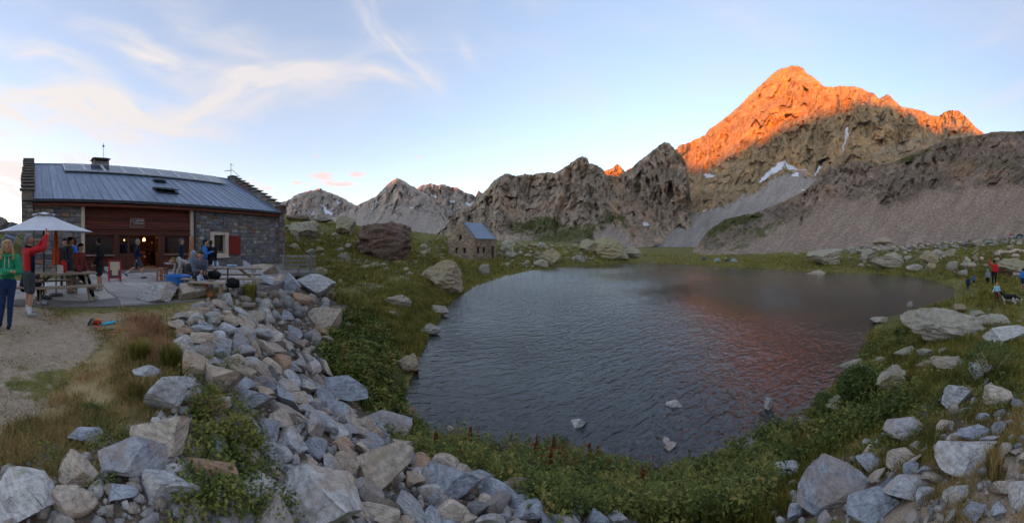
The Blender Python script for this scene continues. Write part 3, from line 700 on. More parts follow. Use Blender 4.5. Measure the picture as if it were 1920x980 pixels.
def cov_d(PX, PY, t):
    g = soft(PX, PY, [(930, 440), (960, 418), (1000, 405), (1030, 400), (1060, 418), (1110, 415), (1135, 390), (1165, 398), (1195, 440), (1190, 470), (900, 470)], 12)
    for p in ([(1012, 335), (1030, 330), (1010, 345), (995, 358)], [(1040, 375), (1060, 360), (1075, 352), (1065, 368)], [(1155, 350), (1190, 338), (1175, 348)], [(1035, 372), (1050, 385), (1030, 395)], [(1180, 400), (1200, 395), (1190, 420)], [(1105, 380), (1118, 376), (1110, 382)]):
        g = np.maximum(g, 0.6 * soft(PX, PY, p, 5))
    s = soft(PX, PY, [(1120, 430), (1150, 418), (1180, 440), (1190, 470), (1110, 470)], 10)
    s = np.maximum(s, 0.5 * soft(PX, PY, [(840, 450), (930, 430), (1000, 440), (1000, 470), (840, 470)], 10))
    g = g * (1 - 0.8 * s)
    n = soft(PX, PY, [(1207, 418), (1216, 416), (1221, 422), (1214, 427), (1208, 426)], 2.0)
    return stackc(s, 0.62 * g, n)
mountain('cliff_ridge', [(770, 455), (800, 446), (822, 436), (835, 425), (848, 402), (860, 390), (880, 386), (893, 375), (905, 362), (917, 350), (927, 338), (940, 330), (950, 325), (958, 328), (968, 331), (985, 326), (1000, 328), (1010, 324), (1030, 322), (1040, 324),
                         (1060, 312), (1080, 298), (1092, 293), (1101, 297), (1105, 306), (1120, 310), (1130, 318), (1138, 328), (1155, 331), (1165, 325), (1180, 318), (1195, 303), (1210, 292), (1225, 280), (1240, 269), (1246, 265), (1256, 270), (1265, 279), (1277, 288), (1286, 305), (1292, 340), (1296, 380), (1302, 420)],
         [(770, 466, 110), (900, 466, 150), (1100, 464, 170), (1180, 466, 230), (1215, 464, 330), (1250, 454, 440), (1285, 443, 560), (1302, 443, 600)],
         [(770, 200), (860, 330), (950, 380), (1100, 430), (1180, 520), (1246, 720), (1302, 760)], M_cliff, 560, 240, 0.26, 32, jag=2.2, cover=cov_d, seed=1.3, pw=0.62, gull=0.62)
def cov_g(PX, PY, t):
    scree = soft(PX, PY, [(1195, 475), (1225, 440), (1290, 405), (1350, 385), (1400, 365), (1440, 345), (1465, 325), (1490, 322), (1540, 335), (1560, 330), (1600, 340), (1600, 480), (1190, 480)], 9)
    n = 0 * PX
    for p in ([(1420, 342), (1440, 322), (1462, 303), (1474, 296), (1472, 312), (1452, 326), (1432, 338)], [(1472, 300), (1486, 312), (1497, 320), (1478, 316)], [(1484, 326), (1497, 325), (1497, 333), (1488, 332)], [(1496, 320), (1512, 318), (1512, 322)], [(1528, 326), (1534, 312), (1542, 310), (1538, 322), (1531, 332)],
              [(1318, 328), (1332, 326), (1347, 325), (1338, 331), (1324, 332)], [(1276, 388), (1290, 380), (1298, 378), (1292, 386), (1280, 390)], [(1262, 410), (1280, 396), (1290, 392), (1272, 405)], [(1315, 394), (1328, 389), (1318, 396)], [(1444, 212), (1458, 212), (1454, 216)], [(1610, 192), (1625, 192), (1620, 196)],
              [(1585, 240), (1592, 232), (1588, 260), (1580, 290)], [(1504, 356), (1510, 354), (1506, 358)]):
        n = np.maximum(n, soft(PX, PY, p, 2.2))
    pale = 0.45 * soft(PX, PY, [(1640, 265), (1740, 250), (1830, 250), (1800, 275), (1700, 300), (1620, 300)], 14)
    g = 0.25 * soft(PX, PY, [(1440, 345), (1490, 335), (1480, 355)], 8) + 0.5 * soft(PX, PY, [(1200, 480), (1215, 462), (1330, 462), (1330, 480)], 5)
    return stackc(np.maximum(scree, pale), g, n)
mountain('high_summit', [(1175, 470), (1200, 440), (1230, 380), (1255, 305), (1268, 280), (1275, 272), (1290, 268), (1300, 263), (1310, 258), (1322, 253), (1330, 240), (1345, 232), (1360, 220), (1380, 205), (1395, 190), (1405, 180), (1420, 165), (1435, 152), (1450, 138), (1460, 130), (1480, 124), (1495, 122), (1505, 127), (1515, 138), (1530, 148), (1538, 155), (1545, 162), (1570, 162), (1600, 161),
                         (1615, 166), (1640, 176), (1648, 185), (1655, 180), (1665, 177), (1675, 186), (1690, 200), (1715, 204), (1735, 210), (1745, 217), (1760, 218), (1770, 210), (1785, 206), (1800, 209), (1815, 222), (1830, 238), (1845, 250), (1870, 262), (1925, 275), (1990, 290)],
         [(1175, 476, 160), (1990, 476, 160)], [(1175, 500), (1240, 1150), (1290, 1400), (1500, 1550), (1800, 1400), (1990, 1300)], M_peak, 580, 310, 0.20, 38, jag=2.2, cover=cov_g, seed=4.4, pw=0.72, gull=0.6)
def cov_h(PX, PY, t):
    edge = interp([(1300, 470), (1400, 425), (1500, 400), (1560, 372), (1620, 378), (1700, 372), (1760, 352), (1850, 350), (1990, 360)], PX)
    wob = 60 * (fbm(PX * .03, PY * .02, 4.0, 4) - .5)
    s = sstep(-20, 24, PY - edge + wob)
    # rib of rock that runs down to the meadow on the left
    rib = soft(PX, PY, [(1316, 452), (1330, 430), (1365, 412), (1420, 398), (1430, 410), (1390, 440), (1340, 470), (1318, 472)], 5)
    s = s * (1 - rib)
    top = sstep(20, 4, PY - interp([(1300, 450), (1360, 412), (1423, 396), (1479, 373), (1554, 311), (1618, 301), (1650, 309), (1678, 303), (1749, 273), (1853, 249), (1990, 244)], PX))
    g = 0.42 * top + 0.45 * rib + 0.42 * soft(PX, PY, [(1690, 300), (1780, 285), (1925, 290), (1925, 340), (1800, 320)], 16) + 0.5 * soft(PX, PY, [(1350, 470), (1420, 420), (1500, 395), (1450, 440), (1400, 472)], 9) + 0.3 * soft(PX, PY, [(1840, 470), (1925, 380), (1925, 470)], 14)
    s = np.maximum(s, 0.35 * soft(PX, PY, [(1800, 262), (1925, 250), (1925, 300), (1800, 300)], 14))
    return stackc(s, g, 0 * PX)
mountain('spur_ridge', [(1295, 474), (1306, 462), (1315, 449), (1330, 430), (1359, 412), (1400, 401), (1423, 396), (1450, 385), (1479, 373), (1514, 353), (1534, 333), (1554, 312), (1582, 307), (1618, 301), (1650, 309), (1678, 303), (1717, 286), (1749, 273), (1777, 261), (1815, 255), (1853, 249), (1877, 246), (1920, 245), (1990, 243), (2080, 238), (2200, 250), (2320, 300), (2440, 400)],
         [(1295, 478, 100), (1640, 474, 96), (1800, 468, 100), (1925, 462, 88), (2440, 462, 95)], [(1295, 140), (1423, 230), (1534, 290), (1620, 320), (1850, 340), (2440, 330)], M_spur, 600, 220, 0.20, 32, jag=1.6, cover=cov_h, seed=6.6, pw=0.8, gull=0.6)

# the range in the west, behind the viewer, shades the valley floor; its crest is shaped to set the shadow edge on the peaks
def build_west_range():
    S = Vector((math.sin(SUN_AZ), math.cos(SUN_AZ))); T = Vector((-S.y, S.x))      # T: across the light
    D = 8200.0; tanE = math.tan(SUN_EL)
    pts = []
    for px, py, d in ((560, 362, 2900), (600, 357, 2900), (735, 340, 2100), (830, 347, 2600), (900, 366, 2600), (1157, 330, 1900), (1240, 267, 700), (1290, 302, 1230), (1350, 300, 1240), (1400, 292, 1260), (1450, 268, 1300), (1500, 243, 1350), (1560, 208, 1400), (1640, 196, 1420), (1690, 205, 1400), (1740, 228, 1350), (1800, 240, 1300), (1850, 250, 1260)):
        a = float(az_of(px)); p = Vector((math.sin(a) * d, math.cos(a) * d)); z = EYE + (HOR - py) / F * d
        pts.append((p.dot(T), z + (D - p.dot(S)) * tanE))
    pts.sort()
    q = np.linspace(-4200, 4200, 300); prof = np.interp(q, [p[0] for p in pts], [p[1] for p in pts])
    k = np.ones(5) / 5; prof = np.convolve(np.pad(prof, 2, mode='edge'), k, 'valid')
    prof = prof + 24 * (fbm(q / 160.0, 0.0, 0.0, 5) - .5)
    edge = sstep(4200, 3700, np.abs(q)); prof = prof * edge
    V = []; rows = [(-2600, 0.0), (-1700, .3), (-900, .62), (-350, .85), (0, 1.0), (400, .8), (1300, .45), (2600, 0.0)]
    for off, hfac in rows:
        bump = 1 + (0.12 * (fbm(q / 300.0, off / 300.0, 1.0, 4) - .5) if hfac < 1 else 0)
        for qi, pz, b in zip(q, prof, bump if isinstance(bump, np.ndarray) else np.ones(len(q))):
            P = S * (D + off) + T * qi; V.append((P.x, P.y, pz * hfac * b - 40 * (1 - hfac)))
    o = mesh_np('west_range', np.array(V), grid_faces(len(rows), len(q)), M_far, False)
    at = o.data.color_attributes.new('cover', 'FLOAT_COLOR', 'POINT'); setp(o, kind='structure')
    return o
build_west_range()
# ------------------------------------------------------------------ building materials
M_wood = simple('weathered_wood', (0.28, 0.215, 0.155), 0.8, 0.35, 3.0, 0.3, 0.006, stretch=(1, 8, 8), orand=.15)
M_woodgrey = simple('grey_wood', (0.22, 0.195, 0.175), 0.85, 0.35, 3.0, 0.3, 0.006, stretch=(1, 8, 8), orand=.15)
M_siding = simple('dark_red_wood', (0.135, 0.036, 0.018), 0.65, 0.6, 1.6, 0.3, 0.006, stretch=(0.6, 7, 9), c2=(0.038, 0.013, 0.009), orand=.35)
M_beam = simple('brown_beam_wood', (0.085, 0.030, 0.018), 0.7, 0.4, 2.0, 0.3, 0.006, stretch=(5, 5, 0.7))
M_render = simple('beige_render', (0.58, 0.47, 0.36), 0.9, 0.15, 6.0, 0.2, 0.004)
M_zinc = simple('slate_blue_metal', (0.215, 0.26, 0.335), 0.45, 0.38, 0.9, 0.08, 0.004, spec=0.5, metal=0.35, stretch=(6, 0.6, 0.6), orand=.10)
M_darkmetal = simple('dark_metal', (0.035, 0.038, 0.045), 0.5, 0.3, 5.0, 0.1, 0.003, spec=0.5)
M_steel = simple('galvanised_steel', (0.35, 0.36, 0.38), 0.4, 0.2, 5.0, 0.1, 0.003, metal=0.8)
M_alu = simple('aluminium_frame', (0.62, 0.63, 0.65), 0.45, 0.12, 5.0, 0.05, 0.003)
M_slab = simple('slate_slab', (0.25, 0.225, 0.20), 0.9, 0.4, 3.0, 0.6, 0.02)
M_mortar = simple('dark_mortar', (0.19, 0.17, 0.15), 0.95, 0.3, 9.0, 0.6, 0.02)
M_interior = simple('interior_pine', (0.14, 0.065, 0.03), 0.7, 0.35, 2.0, 0.2, 0.004, stretch=(1, 1, 5))
M_paving = None
def stone_mat():
    m, n = newmat('wall_stone')
    pos = n('NewGeometry').outputs['Position']; oi = n('ObjectInfo')
    v = n('VectorMath', {0: pos, 1: n('VectorMath', {0: n('CombineXYZ', {0: oi.outputs['Random'], 1: 0.3, 2: oi.outputs['Random']}).outputs[0], 'Scale': 50.0}, operation='SCALE').outputs[0]}, operation='ADD').outputs[0]
    a = n('TexNoise', {'Vector': v, 'Scale': 6.0, 'Detail': 4.0, 'Roughness': 0.65}).outputs[0]
    b = n('TexNoise', {'Vector': v, 'Scale': 40.0, 'Detail': 2.0, 'Roughness': 0.65}).outputs[0]
    f = n.m('ADD', n.m('MULTIPLY', a, 0.6), n.m('MULTIPLY', b, 0.4))
    col = n.mix(1.0, n.ramp(f, [(0.3, 0.42), (0.7, 1.25)]), oi.outputs['Color'], 'MULTIPLY')
    finish(n, col, 0.9, f, 0.6, 0.03, 0.3); return m
M_stone = stone_mat()
def glass_mat(name, tint=(0.02, 0.022, 0.026), rough=0.06, alpha=0.55):
    m, n = newmat(name)
    g = n('BsdfGlossy', {'Color': (1, 1, 1, 1), 'Roughness': rough}); t = n('BsdfTransparent', {'Color': (*[0.75] * 3, 1)}); d = n('BsdfDiffuse', {'Color': (*tint, 1)})
    body = n('MixShader', {0: alpha, 1: t.outputs[0], 2: d.outputs[0]}); fr = n('Fresnel', {'IOR': 1.6})
    mx = n('MixShader', {0: fr.outputs[0], 1: body.outputs[0], 2: g.outputs[0]}); out = n('OutputMaterial'); n.t.links.new(mx.outputs[0], out.inputs[0]); return m
M_glass = glass_mat('window_glass', alpha=0.35)
M_pv = simple('photovoltaic_glass', (0.07, 0.085, 0.11), 0.16, 0.2, 14.0, 0.0, 0.001, spec=0.6)
def emit_mat(name, c, s):
    m, n = newmat(name); e = n('Emission', {0: (*c, 1), 1: s}); out = n('OutputMaterial'); n.t.links.new(e.outputs[0], out.inputs[0]); return m
M_lamp = emit_mat('lit_lamp', (1.0, 0.45, 0.12), 1.6)

def paving_mat():
    m, n = newmat('terrace_paving')
    pos = n('NewGeometry').outputs['Position']
    a = n('TexNoise', {'Vector': pos, 'Scale': 0.8, 'Detail': 4.0, 'Roughness': 0.65}).outputs[0]
    b = n('TexNoise', {'Vector': pos, 'Scale': 16.0, 'Detail': 4.0, 'Roughness': 0.7}).outputs[0]
    f = n.m('ADD', n.m('MULTIPLY', a, 0.5), n.m('MULTIPLY', b, 0.5))
    col = n.ramp(f, [(0.3, (0.26, 0.225, 0.195)), (0.5, (0.40, 0.36, 0.32)), (0.7, (0.54, 0.49, 0.44))])
    k = n.m('ADD', 0.80, n.m('MULTIPLY', n('ObjectInfo').outputs['Random'], 0.4)); col = n.mix(1.0, col, n('CombineColor', {0: k, 1: k, 2: k}).outputs[0], 'MULTIPLY')
    finish(n, col, 0.9, b, 0.4, 0.01, 0.3); return m
M_paving = paving_mat()

# ------------------------------------------------------------------ the stone hut (local x along the front, y into the building)
BN = float(az_of(62)); BP = 16.8
BUILD = empty('mountain_hut', (BP * math.sin(BN), BP * math.cos(BN), 0), math.pi / 2 - (-BN) + 0)
BUILD.rotation_euler = (0, 0, -BN)
setp(BUILD, 'long two tone stone hut with blue grey metal roof and dark red wooden front', 'building')
bx = lambda px, off=0.0: (BP + off) * math.tan((px - 62) / F)
def bworld(x, y, z=0.0): return BUILD.matrix_basis @ Vector((x, y, z))
BUILD_M = Matrix.Translation(BUILD.location) @ Matrix.Rotation(-BN, 4, 'Z')
def bworld(x, y, z=0.0): return BUILD_M @ Vector((x, y, z))
EAVE_Z, RIDGE_Z, EY, RY, LEN = 4.0, 7.55, -0.32, 6.45, 17.0
SL = (RIDGE_Z - EAVE_Z) / (RY - EY)
def roof_z(y): return EAVE_Z + (y - EY) * SL

STONE_COLS = [((0.217, 0.225, 0.246), 5), ((0.152, 0.157, 0.174), 4), ((0.304, 0.297, 0.290), 3), ((0.254, 0.217, 0.174), 3), ((0.392, 0.362, 0.326), 1.5), ((0.232, 0.123, 0.080), 1), ((0.326, 0.246, 0.167), 1)]
def stone_protos():
    out = []
    for k in range(8):
        r = random.Random(100 + k)
        mb = MB(); mb.box(-.5, .5, -.5, .5, -.5, .5)
        me = bpy.data.meshes.new('stone'); bm = bmesh.new(); tmp = bpy.data.meshes.new('t'); tmp.from_pydata(mb.v, [], mb.f); bm.from_mesh(tmp)
        for v in bm.verts:
            v.co.x += r.uniform(-.09, .03) * (1 if v.co.x > 0 else -1); v.co.z += r.uniform(-.10, .03) * (1 if v.co.z > 0 else -1); v.co.y += r.uniform(-.12, .08) * (1 if v.co.y < 0 else 0)
        bmesh.ops.bevel(bm, geom=[e for e in bm.edges], offset=0.09, segments=1, affect='EDGES')
        for v in bm.verts: v.co += Vector((r.uniform(-.02, .02), r.uniform(-.03, .03), r.uniform(-.02, .02)))
        bmesh.ops.recalc_face_normals(bm, faces=bm.faces); bm.to_mesh(me); bm.free(); me.materials.append(M_stone); out.append(me)
    return out
STONES = stone_protos()
def pick_col(r, cols=STONE_COLS, var=0.22):
    c = r.choices([c for c, w in cols], [w for c, w in cols])[0]; s = r.uniform(1 - var, 1 + var)
    return (*[max(0.01, x * s) for x in c], 1)
def joined_stone_mat():
    m, n = newmat('small_wall_stone'); g_ = n('NewGeometry')
    nz = n('TexNoise', {'Vector': g_.outputs['Position'], 'Scale': 14.0, 'Detail': 3.0, 'Roughness': .65}).outputs[0]
    cs = [c for c, w in STONE_COLS]; col = n.ramp(g_.outputs['Random Per Island'], [(0.0, cs[1]), (.25, cs[0]), (.5, cs[2]), (.65, cs[3]), (.85, cs[0]), (1.0, cs[6])])
    finish(n, n.mix(1.0, n.ramp(nz, [(.3, .45), (.7, 1.25)]), col, 'MULTIPLY'), .9, nz, .5, .03, .3); return m
M_stonej = joined_stone_mat()
def course_stones(parent, x0, x1, z0, z1, r, holes=(), face_y=0.0, hmin=.13, hmax=.27, wmin=.15, wmax=.52, cols=STONE_COLS, single=200):
    """rubble facing in rough courses; the larger stones one object each, the smallest joined"""
    z = z0; L = []
    while z < z1 - .04:
        h = min(r.uniform(hmin, hmax), z1 - z); x = x0
        if z1 - z - h < .08: h = z1 - z
        while x < x1 - .02:
            w = min(r.uniform(wmin, wmax) * (.8 if h < .17 else 1.0), x1 - x)
            if x1 - x - w < .10: w = x1 - x
            parts = [(z, h)]
            if h > .2 and w < .36 and r.random() < .45: k = r.uniform(.4, .6); parts = [(z, h * k), (z + h * k, h * (1 - k))]
            for zz, hh in parts:
                a, b = x, x + w; cz_ = zz + hh / 2
                for hx0, hx1, hz0, hz1 in holes:
                    if hz0 - .03 < cz_ < hz1 + .03:
                        if a >= hx0 - .02 and b <= hx1 + .02: a = b
                        elif a < hx0 < b and b <= hx1: b = hx0
                        elif hx0 <= a < hx1 < b: a = hx1
                        elif a < hx0 and b > hx1: b = hx0
                if b - a > .07: L.append(((a + b) / 2, cz_ + r.uniform(-.012, .012), (b - a) * r.uniform(.94, 1.0) - .008, hh * r.uniform(.88, 1.02) - .008, r.gauss(0, .045)))
            x += w
        z += h
    L.sort(key=lambda q: -q[2] * q[3])
    for cx, cz_, w, h, ro in L[:single]:
        inst('stone', r.choice(STONES), parent, (cx, face_y + .05, cz_), (0, ro, 0), (w, .15 + r.uniform(0, .07), h), pick_col(r, cols))
    if L[single:]:
        V = []; Fc = []
        for cx, cz_, w, h, ro in L[single:]:
            me = r.choice(STONES); M4 = Matrix.Translation((cx, face_y + .05, cz_)) @ Matrix.Rotation(ro, 4, 'Y') @ Matrix.Diagonal((w, .15 + r.uniform(0, .06), h, 1)); nb = len(V)
            V += [M4 @ v.co for v in me.vertices]; Fc += [tuple(i + nb for i in p.vertices) for p in me.polygons]
        me = bpy.data.meshes.new('small_stones'); me.from_pydata(V, [], Fc); me.materials.append(M_stonej); o = bpy.data.objects.new('small_stones', me); C.objects.link(o); o.parent = parent; o['kind'] = 'stuff'
    return len(L)

def build_hut():
    r = random.Random(5); B = BUILD
    XL, XR = bx(152), bx(364)              # where stone gives way to wood
    # --- walls
    w = MB()
    w.box(0, XL, .02, .45, -1.2, 3.75); wl = w.build('left_front_wall', M_mortar, B)
    n1 = course_stones(wl, 0.0, XL, 0.0, 3.75, r, hmin=.17, hmax=.33, wmin=.22, wmax=.66, single=70, cols=[((0.29, 0.26, 0.23), 4), ((0.22, 0.215, 0.215), 3), ((0.35, 0.30, 0.245), 3), ((0.15, 0.148, 0.15), 2), ((0.30, 0.17, 0.11), 1)])
    WX0, WX1, WZ0, WZ1 = bx(401), bx(422), 0.95, 2.16
    FX0, FX1, FZ0, FZ1 = bx(394), bx(428), 0.72, 2.36
    w = MB()
    w.box(XR, FX0, .02, .45, -1.2, 3.75).box(FX1, LEN + .02, .02, .45, -1.2, 3.75).box(FX0, FX1, .02, .45, -1.2, FZ0).box(FX0, FX1, .02, .45, FZ1, 3.75)
    wr = w.build('right_front_wall', M_mortar, B)
    n2 = course_stones(wr, XR, LEN + .03, -.3, 3.75, r, holes=[(FX0, FX1, FZ0, FZ1)], single=170)
    # --- gable walls with stepped slab copings
    def gable(xa, xb, name):
        up = .30
        poly = [(-.12, -1.2), (2 * RY - EY, -1.2), (2 * RY - EY, EAVE_Z + up), (RY, RIDGE_Z + up), (-.12, roof_z(-.12) + up * .6)]
        return MB().prism_x(poly, xa, xb).build(name, M_mortar, B)
    gl = gable(-.62, 0.0, 'left_gable_wall'); gr = gable(LEN + .03, LEN + .58, 'right_gable_wall')
    # stone ends of the left gable that face the terrace
    course_stones(gl, -.62, 0.0, 0.0, 4.15, r, face_y=-.14, hmin=.15, hmax=.3, wmin=.2, wmax=.42, single=30, cols=[((0.30, 0.26, 0.22), 3), ((0.22, 0.21, 0.20), 3), ((0.36, 0.30, 0.24), 2)])
    course_stones(gr, LEN + .03, LEN + .58, -.4, 4.1, r, face_y=-.14, hmin=.15, hmax=.3, wmin=.2, wmax=.42, single=30)
    # step blocks + cover slabs (left seen end-on, right climbing the slope)
    for g, xa, xb in ((gl, -.66, .04), (gr, LEN - .04, LEN + .66)):
        k = 0; y = -.30; N = 12; dy = (RY + .1 - y) / N
        for k in range(N):
            y0 = y + dy * k; zt = roof_z(y0 + dy * .5) + .30 + .02
            MB().box(xa + .06, xb - .06, y0, y0 + dy * 1.05, zt - .55, zt).build('step_block', M_stone, g, bevel=.01).color = pick_col(r)
            e = r.uniform(-.04, .04)
            MB().box(xa - .06 + e, xb + .06 + e * .5, y0 - .14 + r.uniform(-.03, .03), y0 + dy * .95, zt + .004, zt + .07 + r.uniform(0, .02)).build('coping_slab', M_slab, g, bevel=.012)
    # --- back wall and core so that no light leaks through
    MB().box(-.0, LEN + .03, 12.6, 13.0, -1.2, 3.9).build('back_wall', M_mortar, B)
    MB().box(XR + .02, XR + .30, .46, 5.0, -.4, 3.9).build('inner_wall', M_interior, B)
    MB().box(XL - .30, XL - .02, .46, 5.0, -.4, 3.9).build('inner_wall', M_interior, B)
    MB().box(XL - .02, XR + .02, 5.0, 5.2, -.4, 3.9).build('inner_wall', M_interior, B)
    MB().box(XL - .02, XR + .02, .3, 5.0, 2.75, 2.85).build('ceiling', M_interior, B)
    MB().box(XL - .02, XR + .02, .1, 5.0, -.4, .10).build('inner_floor', M_woodgrey, B)
    # --- roof: one sheet per strip between the standing seams
    roof = empty('roof', (0, 0, 0), 0, B)
    N = 31; wdt = LEN / N
    ups = Vector((0, RY - EY, RIDGE_Z - EAVE_Z)); L = ups.length; u = ups.normalized(); nn = Vector((0, -u.z, u.y))
    def strip(x0, x1, nm, s0=0, s1=1, lift=0.0):
        a = Vector((0, EY, EAVE_Z)) + u * L * s0 + nn * lift; b = Vector((0, EY, EAVE_Z)) + u * L * s1 + nn * lift
        mb = MB()
        mb.obox(((x0 + x1) / 2, (a.y + b.y) / 2, (a.z + b.z) / 2), (1, 0, 0), u, nn, (x1 - x0) / 2 - .014, (b - a).length / 2, .012)
        mb.obox((x1 - .0, (a.y + b.y) / 2, (a.z + b.z) / 2) , (1, 0, 0), u, nn, .012, (b - a).length / 2 - .01, .042)
        return mb.build(nm, M_zinc, roof)
    for i in range(N): strip(i * wdt + .01, (i + 1) * wdt, 'roof_sheet', lift=r.uniform(0, .003))
    MB().add([(0, RY, RIDGE_Z), (LEN, RY, RIDGE_Z), (LEN, 2 * RY - EY, EAVE_Z), (0, 2 * RY - EY, EAVE_Z), (0, RY, RIDGE_Z - .12), (LEN, RY, RIDGE_Z - .12), (LEN, 2 * RY - EY, EAVE_Z - .12), (0, 2 * RY - EY, EAVE_Z - .12)],
             [(0, 1, 2, 3), (7, 6, 5, 4), (0, 4, 5, 1), (3, 2, 6, 7)]).build('back_roof', M_zinc, roof)
    MB().obox((LEN / 2, (EY + RY) / 2 + .06, (EAVE_Z + RIDGE_Z) / 2 - .13), (1, 0, 0), u, nn, LEN / 2, L / 2 - .05, .05).build('roof_boards', M_siding, roof)
    MB().tube([(0, RY, RIDGE_Z + .02), (LEN, RY, RIDGE_Z + .02)], .07, 8).build('ridge_cap', M_zinc, roof)
    MB().box(-.02, LEN + .1, EY - .13, EY + .01, EAVE_Z - .17, EAVE_Z - .01).build('gutter', M_darkmetal, roof, bevel=.02)
    MB().box(.02, LEN, EY + .012, .02, EAVE_Z - .36, EAVE_Z - .20).build('eave_board', M_siding, roof)
    # solar modules, skylights, chimney, aerials
    x0, x1, K = 2.15, 15.3, 9; ww = (x1 - x0) / K
    for k in range(K):
        sa, sb = (4.40 - EY) / (RY - EY), (6.12 - EY) / (RY - EY)
        a = Vector((0, EY, EAVE_Z)) + u * L * sa + nn * .15; b = Vector((0, EY, EAVE_Z)) + u * L * sb + nn * .15
        uu = (b - a).normalized(); n2_ = Vector((0, -uu.z, uu.y)); cc = (a + b) / 2; hx = ww / 2 - .02; hl = (b - a).length / 2
        fr = MB(); cx = x0 + (k + .5) * ww
        fr.obox((cx, cc.y, cc.z), (1, 0, 0), uu, n2_, hx, hl, .03)
        for sgn in (-1, 1):
            fr.obox((cx + sgn * (hx - .035), cc.y + n2_.y * .045, cc.z + n2_.z * .045), (1, 0, 0), uu, n2_, .035, hl, .02)
            e = uu * (hl - .025) * sgn; fr.obox((cx, cc.y + e.y + n2_.y * .035, cc.z + e.z + n2_.z * .035), (1, 0, 0), uu, n2_, hx - .05, .025, .012)
        p = fr.build('solar_panel', M_alu, roof)
        MB().obox((cx, cc.y + n2_.y * .036, cc.z + n2_.z * .036), (1, 0, 0), uu, n2_, hx - .052, hl - .052, .004).build('panel_glass', M_pv, p)
    def skylight(cx, y, w_, l_, ang):
        c = Vector((cx, y, roof_z(y))); e = empty('skylight', c, 0, roof)
        M = Matrix.Identity(3)
        k = MB(); k.obox((-w_ / 2, 0, 0) , (1, 0, 0), u, nn, .05, l_ / 2, .10); k.obox((w_ / 2, 0, 0), (1, 0, 0), u, nn, .05, l_ / 2, .10)
        for sg in (-1, 1): q = u * (l_ / 2 * sg); k.obox(q, (1, 0, 0), u, nn, w_ / 2 - .05, .05, .10)
        k.build('frame', M_darkmetal, e)
        MB().obox(nn * .02, (1, 0, 0), u, nn, w_ / 2 - .06, l_ / 2 - .06, .01).build('pane', M_pv, e)
        # opened sash, hinged at the upper edge
        top = u * (l_ / 2) + nn * .12; d = (Matrix.Rotation(ang, 3, 'X') @ (-u)).normalized(); n3 = Vector((0, -d.z, d.y))
        sash = MB(); m_ = top + d * (l_ / 2)
        for sg in (-1, 1):
            sash.obox(m_ + Vector((sg * (w_ / 2 - .03), 0, 0)), (1, 0, 0), d, n3, .04, l_ / 2, .03)
            sash.obox(m_ + d * (sg * (l_ / 2 - .04)), (1, 0, 0), d, n3, w_ / 2 - .07, .04, .03)
        s_ = sash.build('sash', M_darkmetal, e); MB().obox(m_, (1, 0, 0), d, n3, w_ / 2 - .06, l_ / 2 - .08, .008).build('pane', M_pv, s_)
    skylight(8.35, 1.55, 1.45, .85, -.22)
    skylight(8.75, 3.45, .80, .45, -.15)
    ch = empty('chimney', (5.15, RY + .1, RIDGE_Z), 0, roof)
    MB().box(-.62, .62, -.4, .4, -.4, .28).build('stack', M_slab, ch, bevel=.02)
    for sx in (-.55, .55):
        for sy in (-.32, .32): MB().box(sx - .06, sx + .06, sy - .06, sy + .06, .28, .56).build('cap_post', M_slab, ch)
    MB().add([(-.72, -.55, .50), (.72, -.55, .50), (.72, .55, .50), (-.72, .55, .50), (-.5, -.15, .66), (.5, -.15, .66), (.5, .15, .66), (-.5, .15, .66)],
             [(3, 2, 1, 0), (4, 5, 6, 7), (0, 1, 5, 4), (1, 2, 6, 5), (2, 3, 7, 6), (3, 0, 4, 7)]).build('chimney_cap', M_darkmetal, ch)
    m = MB(); m.tube([(.28, .1, .6), (.28, .1, 1.85)], .018, 6); m.blob((.28, .1, 1.62), (.10, .10, .07), 8, 6); m.build('lightning_rod', M_darkmetal, ch)
    an = MB(); an.tube([(0, 0, 0), (0, 0, 1.25)], .025, 6); an.tube([(-.75, 0, .42), (.2, 0, .62), (1.1, 0, .12)], .022, 6)
    for k in range(5): q = -.55 + k * .16; an.tube([(q, -.25, .47 + k * .03), (q, .25, .47 + k * .03)], .012, 4)
    an.tube([(-.05, 0, 1.08), (.32, 0, 1.08)], .02, 5); an.tube([(.0, -.2, 1.2), (0, .2, 1.2)], .015, 5)
    a_ = an.build('aerial', M_darkmetal, roof); a_.location = (LEN + .3, RY, RIDGE_Z + .3)
    # --- wooden middle of the front
    wood = empty('wooden_front', (0, 0, 0), 0, B)
    MB().box(XL, XL + .20, -.06, .3, 0, 3.72).build('pillar', M_render, wood, bevel=.01)
    MB().box(XR - .28, XR - .06, -.06, .3, 0, 3.72).build('pillar', M_render, wood, bevel=.01)
    PL, PR = XL + .20, XR - .28
    MB().box(PL, PR, .14, .26, 2.28, 3.74).build('backing_board', M_beam, wood)
    z = 2.30; k = 0
    while z < 3.70:
        h = .15; MB().add([(PL + .005, .03, z), (PR - .005, .03, z), (PR - .005, .138, z), (PL + .005, .138, z), (PL + .005, .10, z + h - .006), (PR - .005, .10, z + h - .006), (PR - .005, .138, z + h - .006), (PL + .005, .138, z + h - .006)],
                 [(3, 2, 1, 0), (4, 5, 6, 7), (0, 1, 5, 4), (1, 2, 6, 5), (2, 3, 7, 6), (3, 0, 4, 7)]).build('plank', M_siding, wood); z += h
    MB().box(PL, PR, -.02, .056, 2.40, 2.50).build('rail', M_beam, wood, bevel=.008)
    MB().box(PL, PR, .0, .26, 2.08, 2.27).build('lintel_beam', M_beam, wood, bevel=.01)
    for px in (178, 212, 247, 285, 325): x = bx(px); MB().box(x - .03, x + .03, .03, .062, 2.95, 3.35).build('batten', M_siding, wood)
    p1a, p1b = bx(214), bx(222); p2a, p2b = bx(300), bx(308)
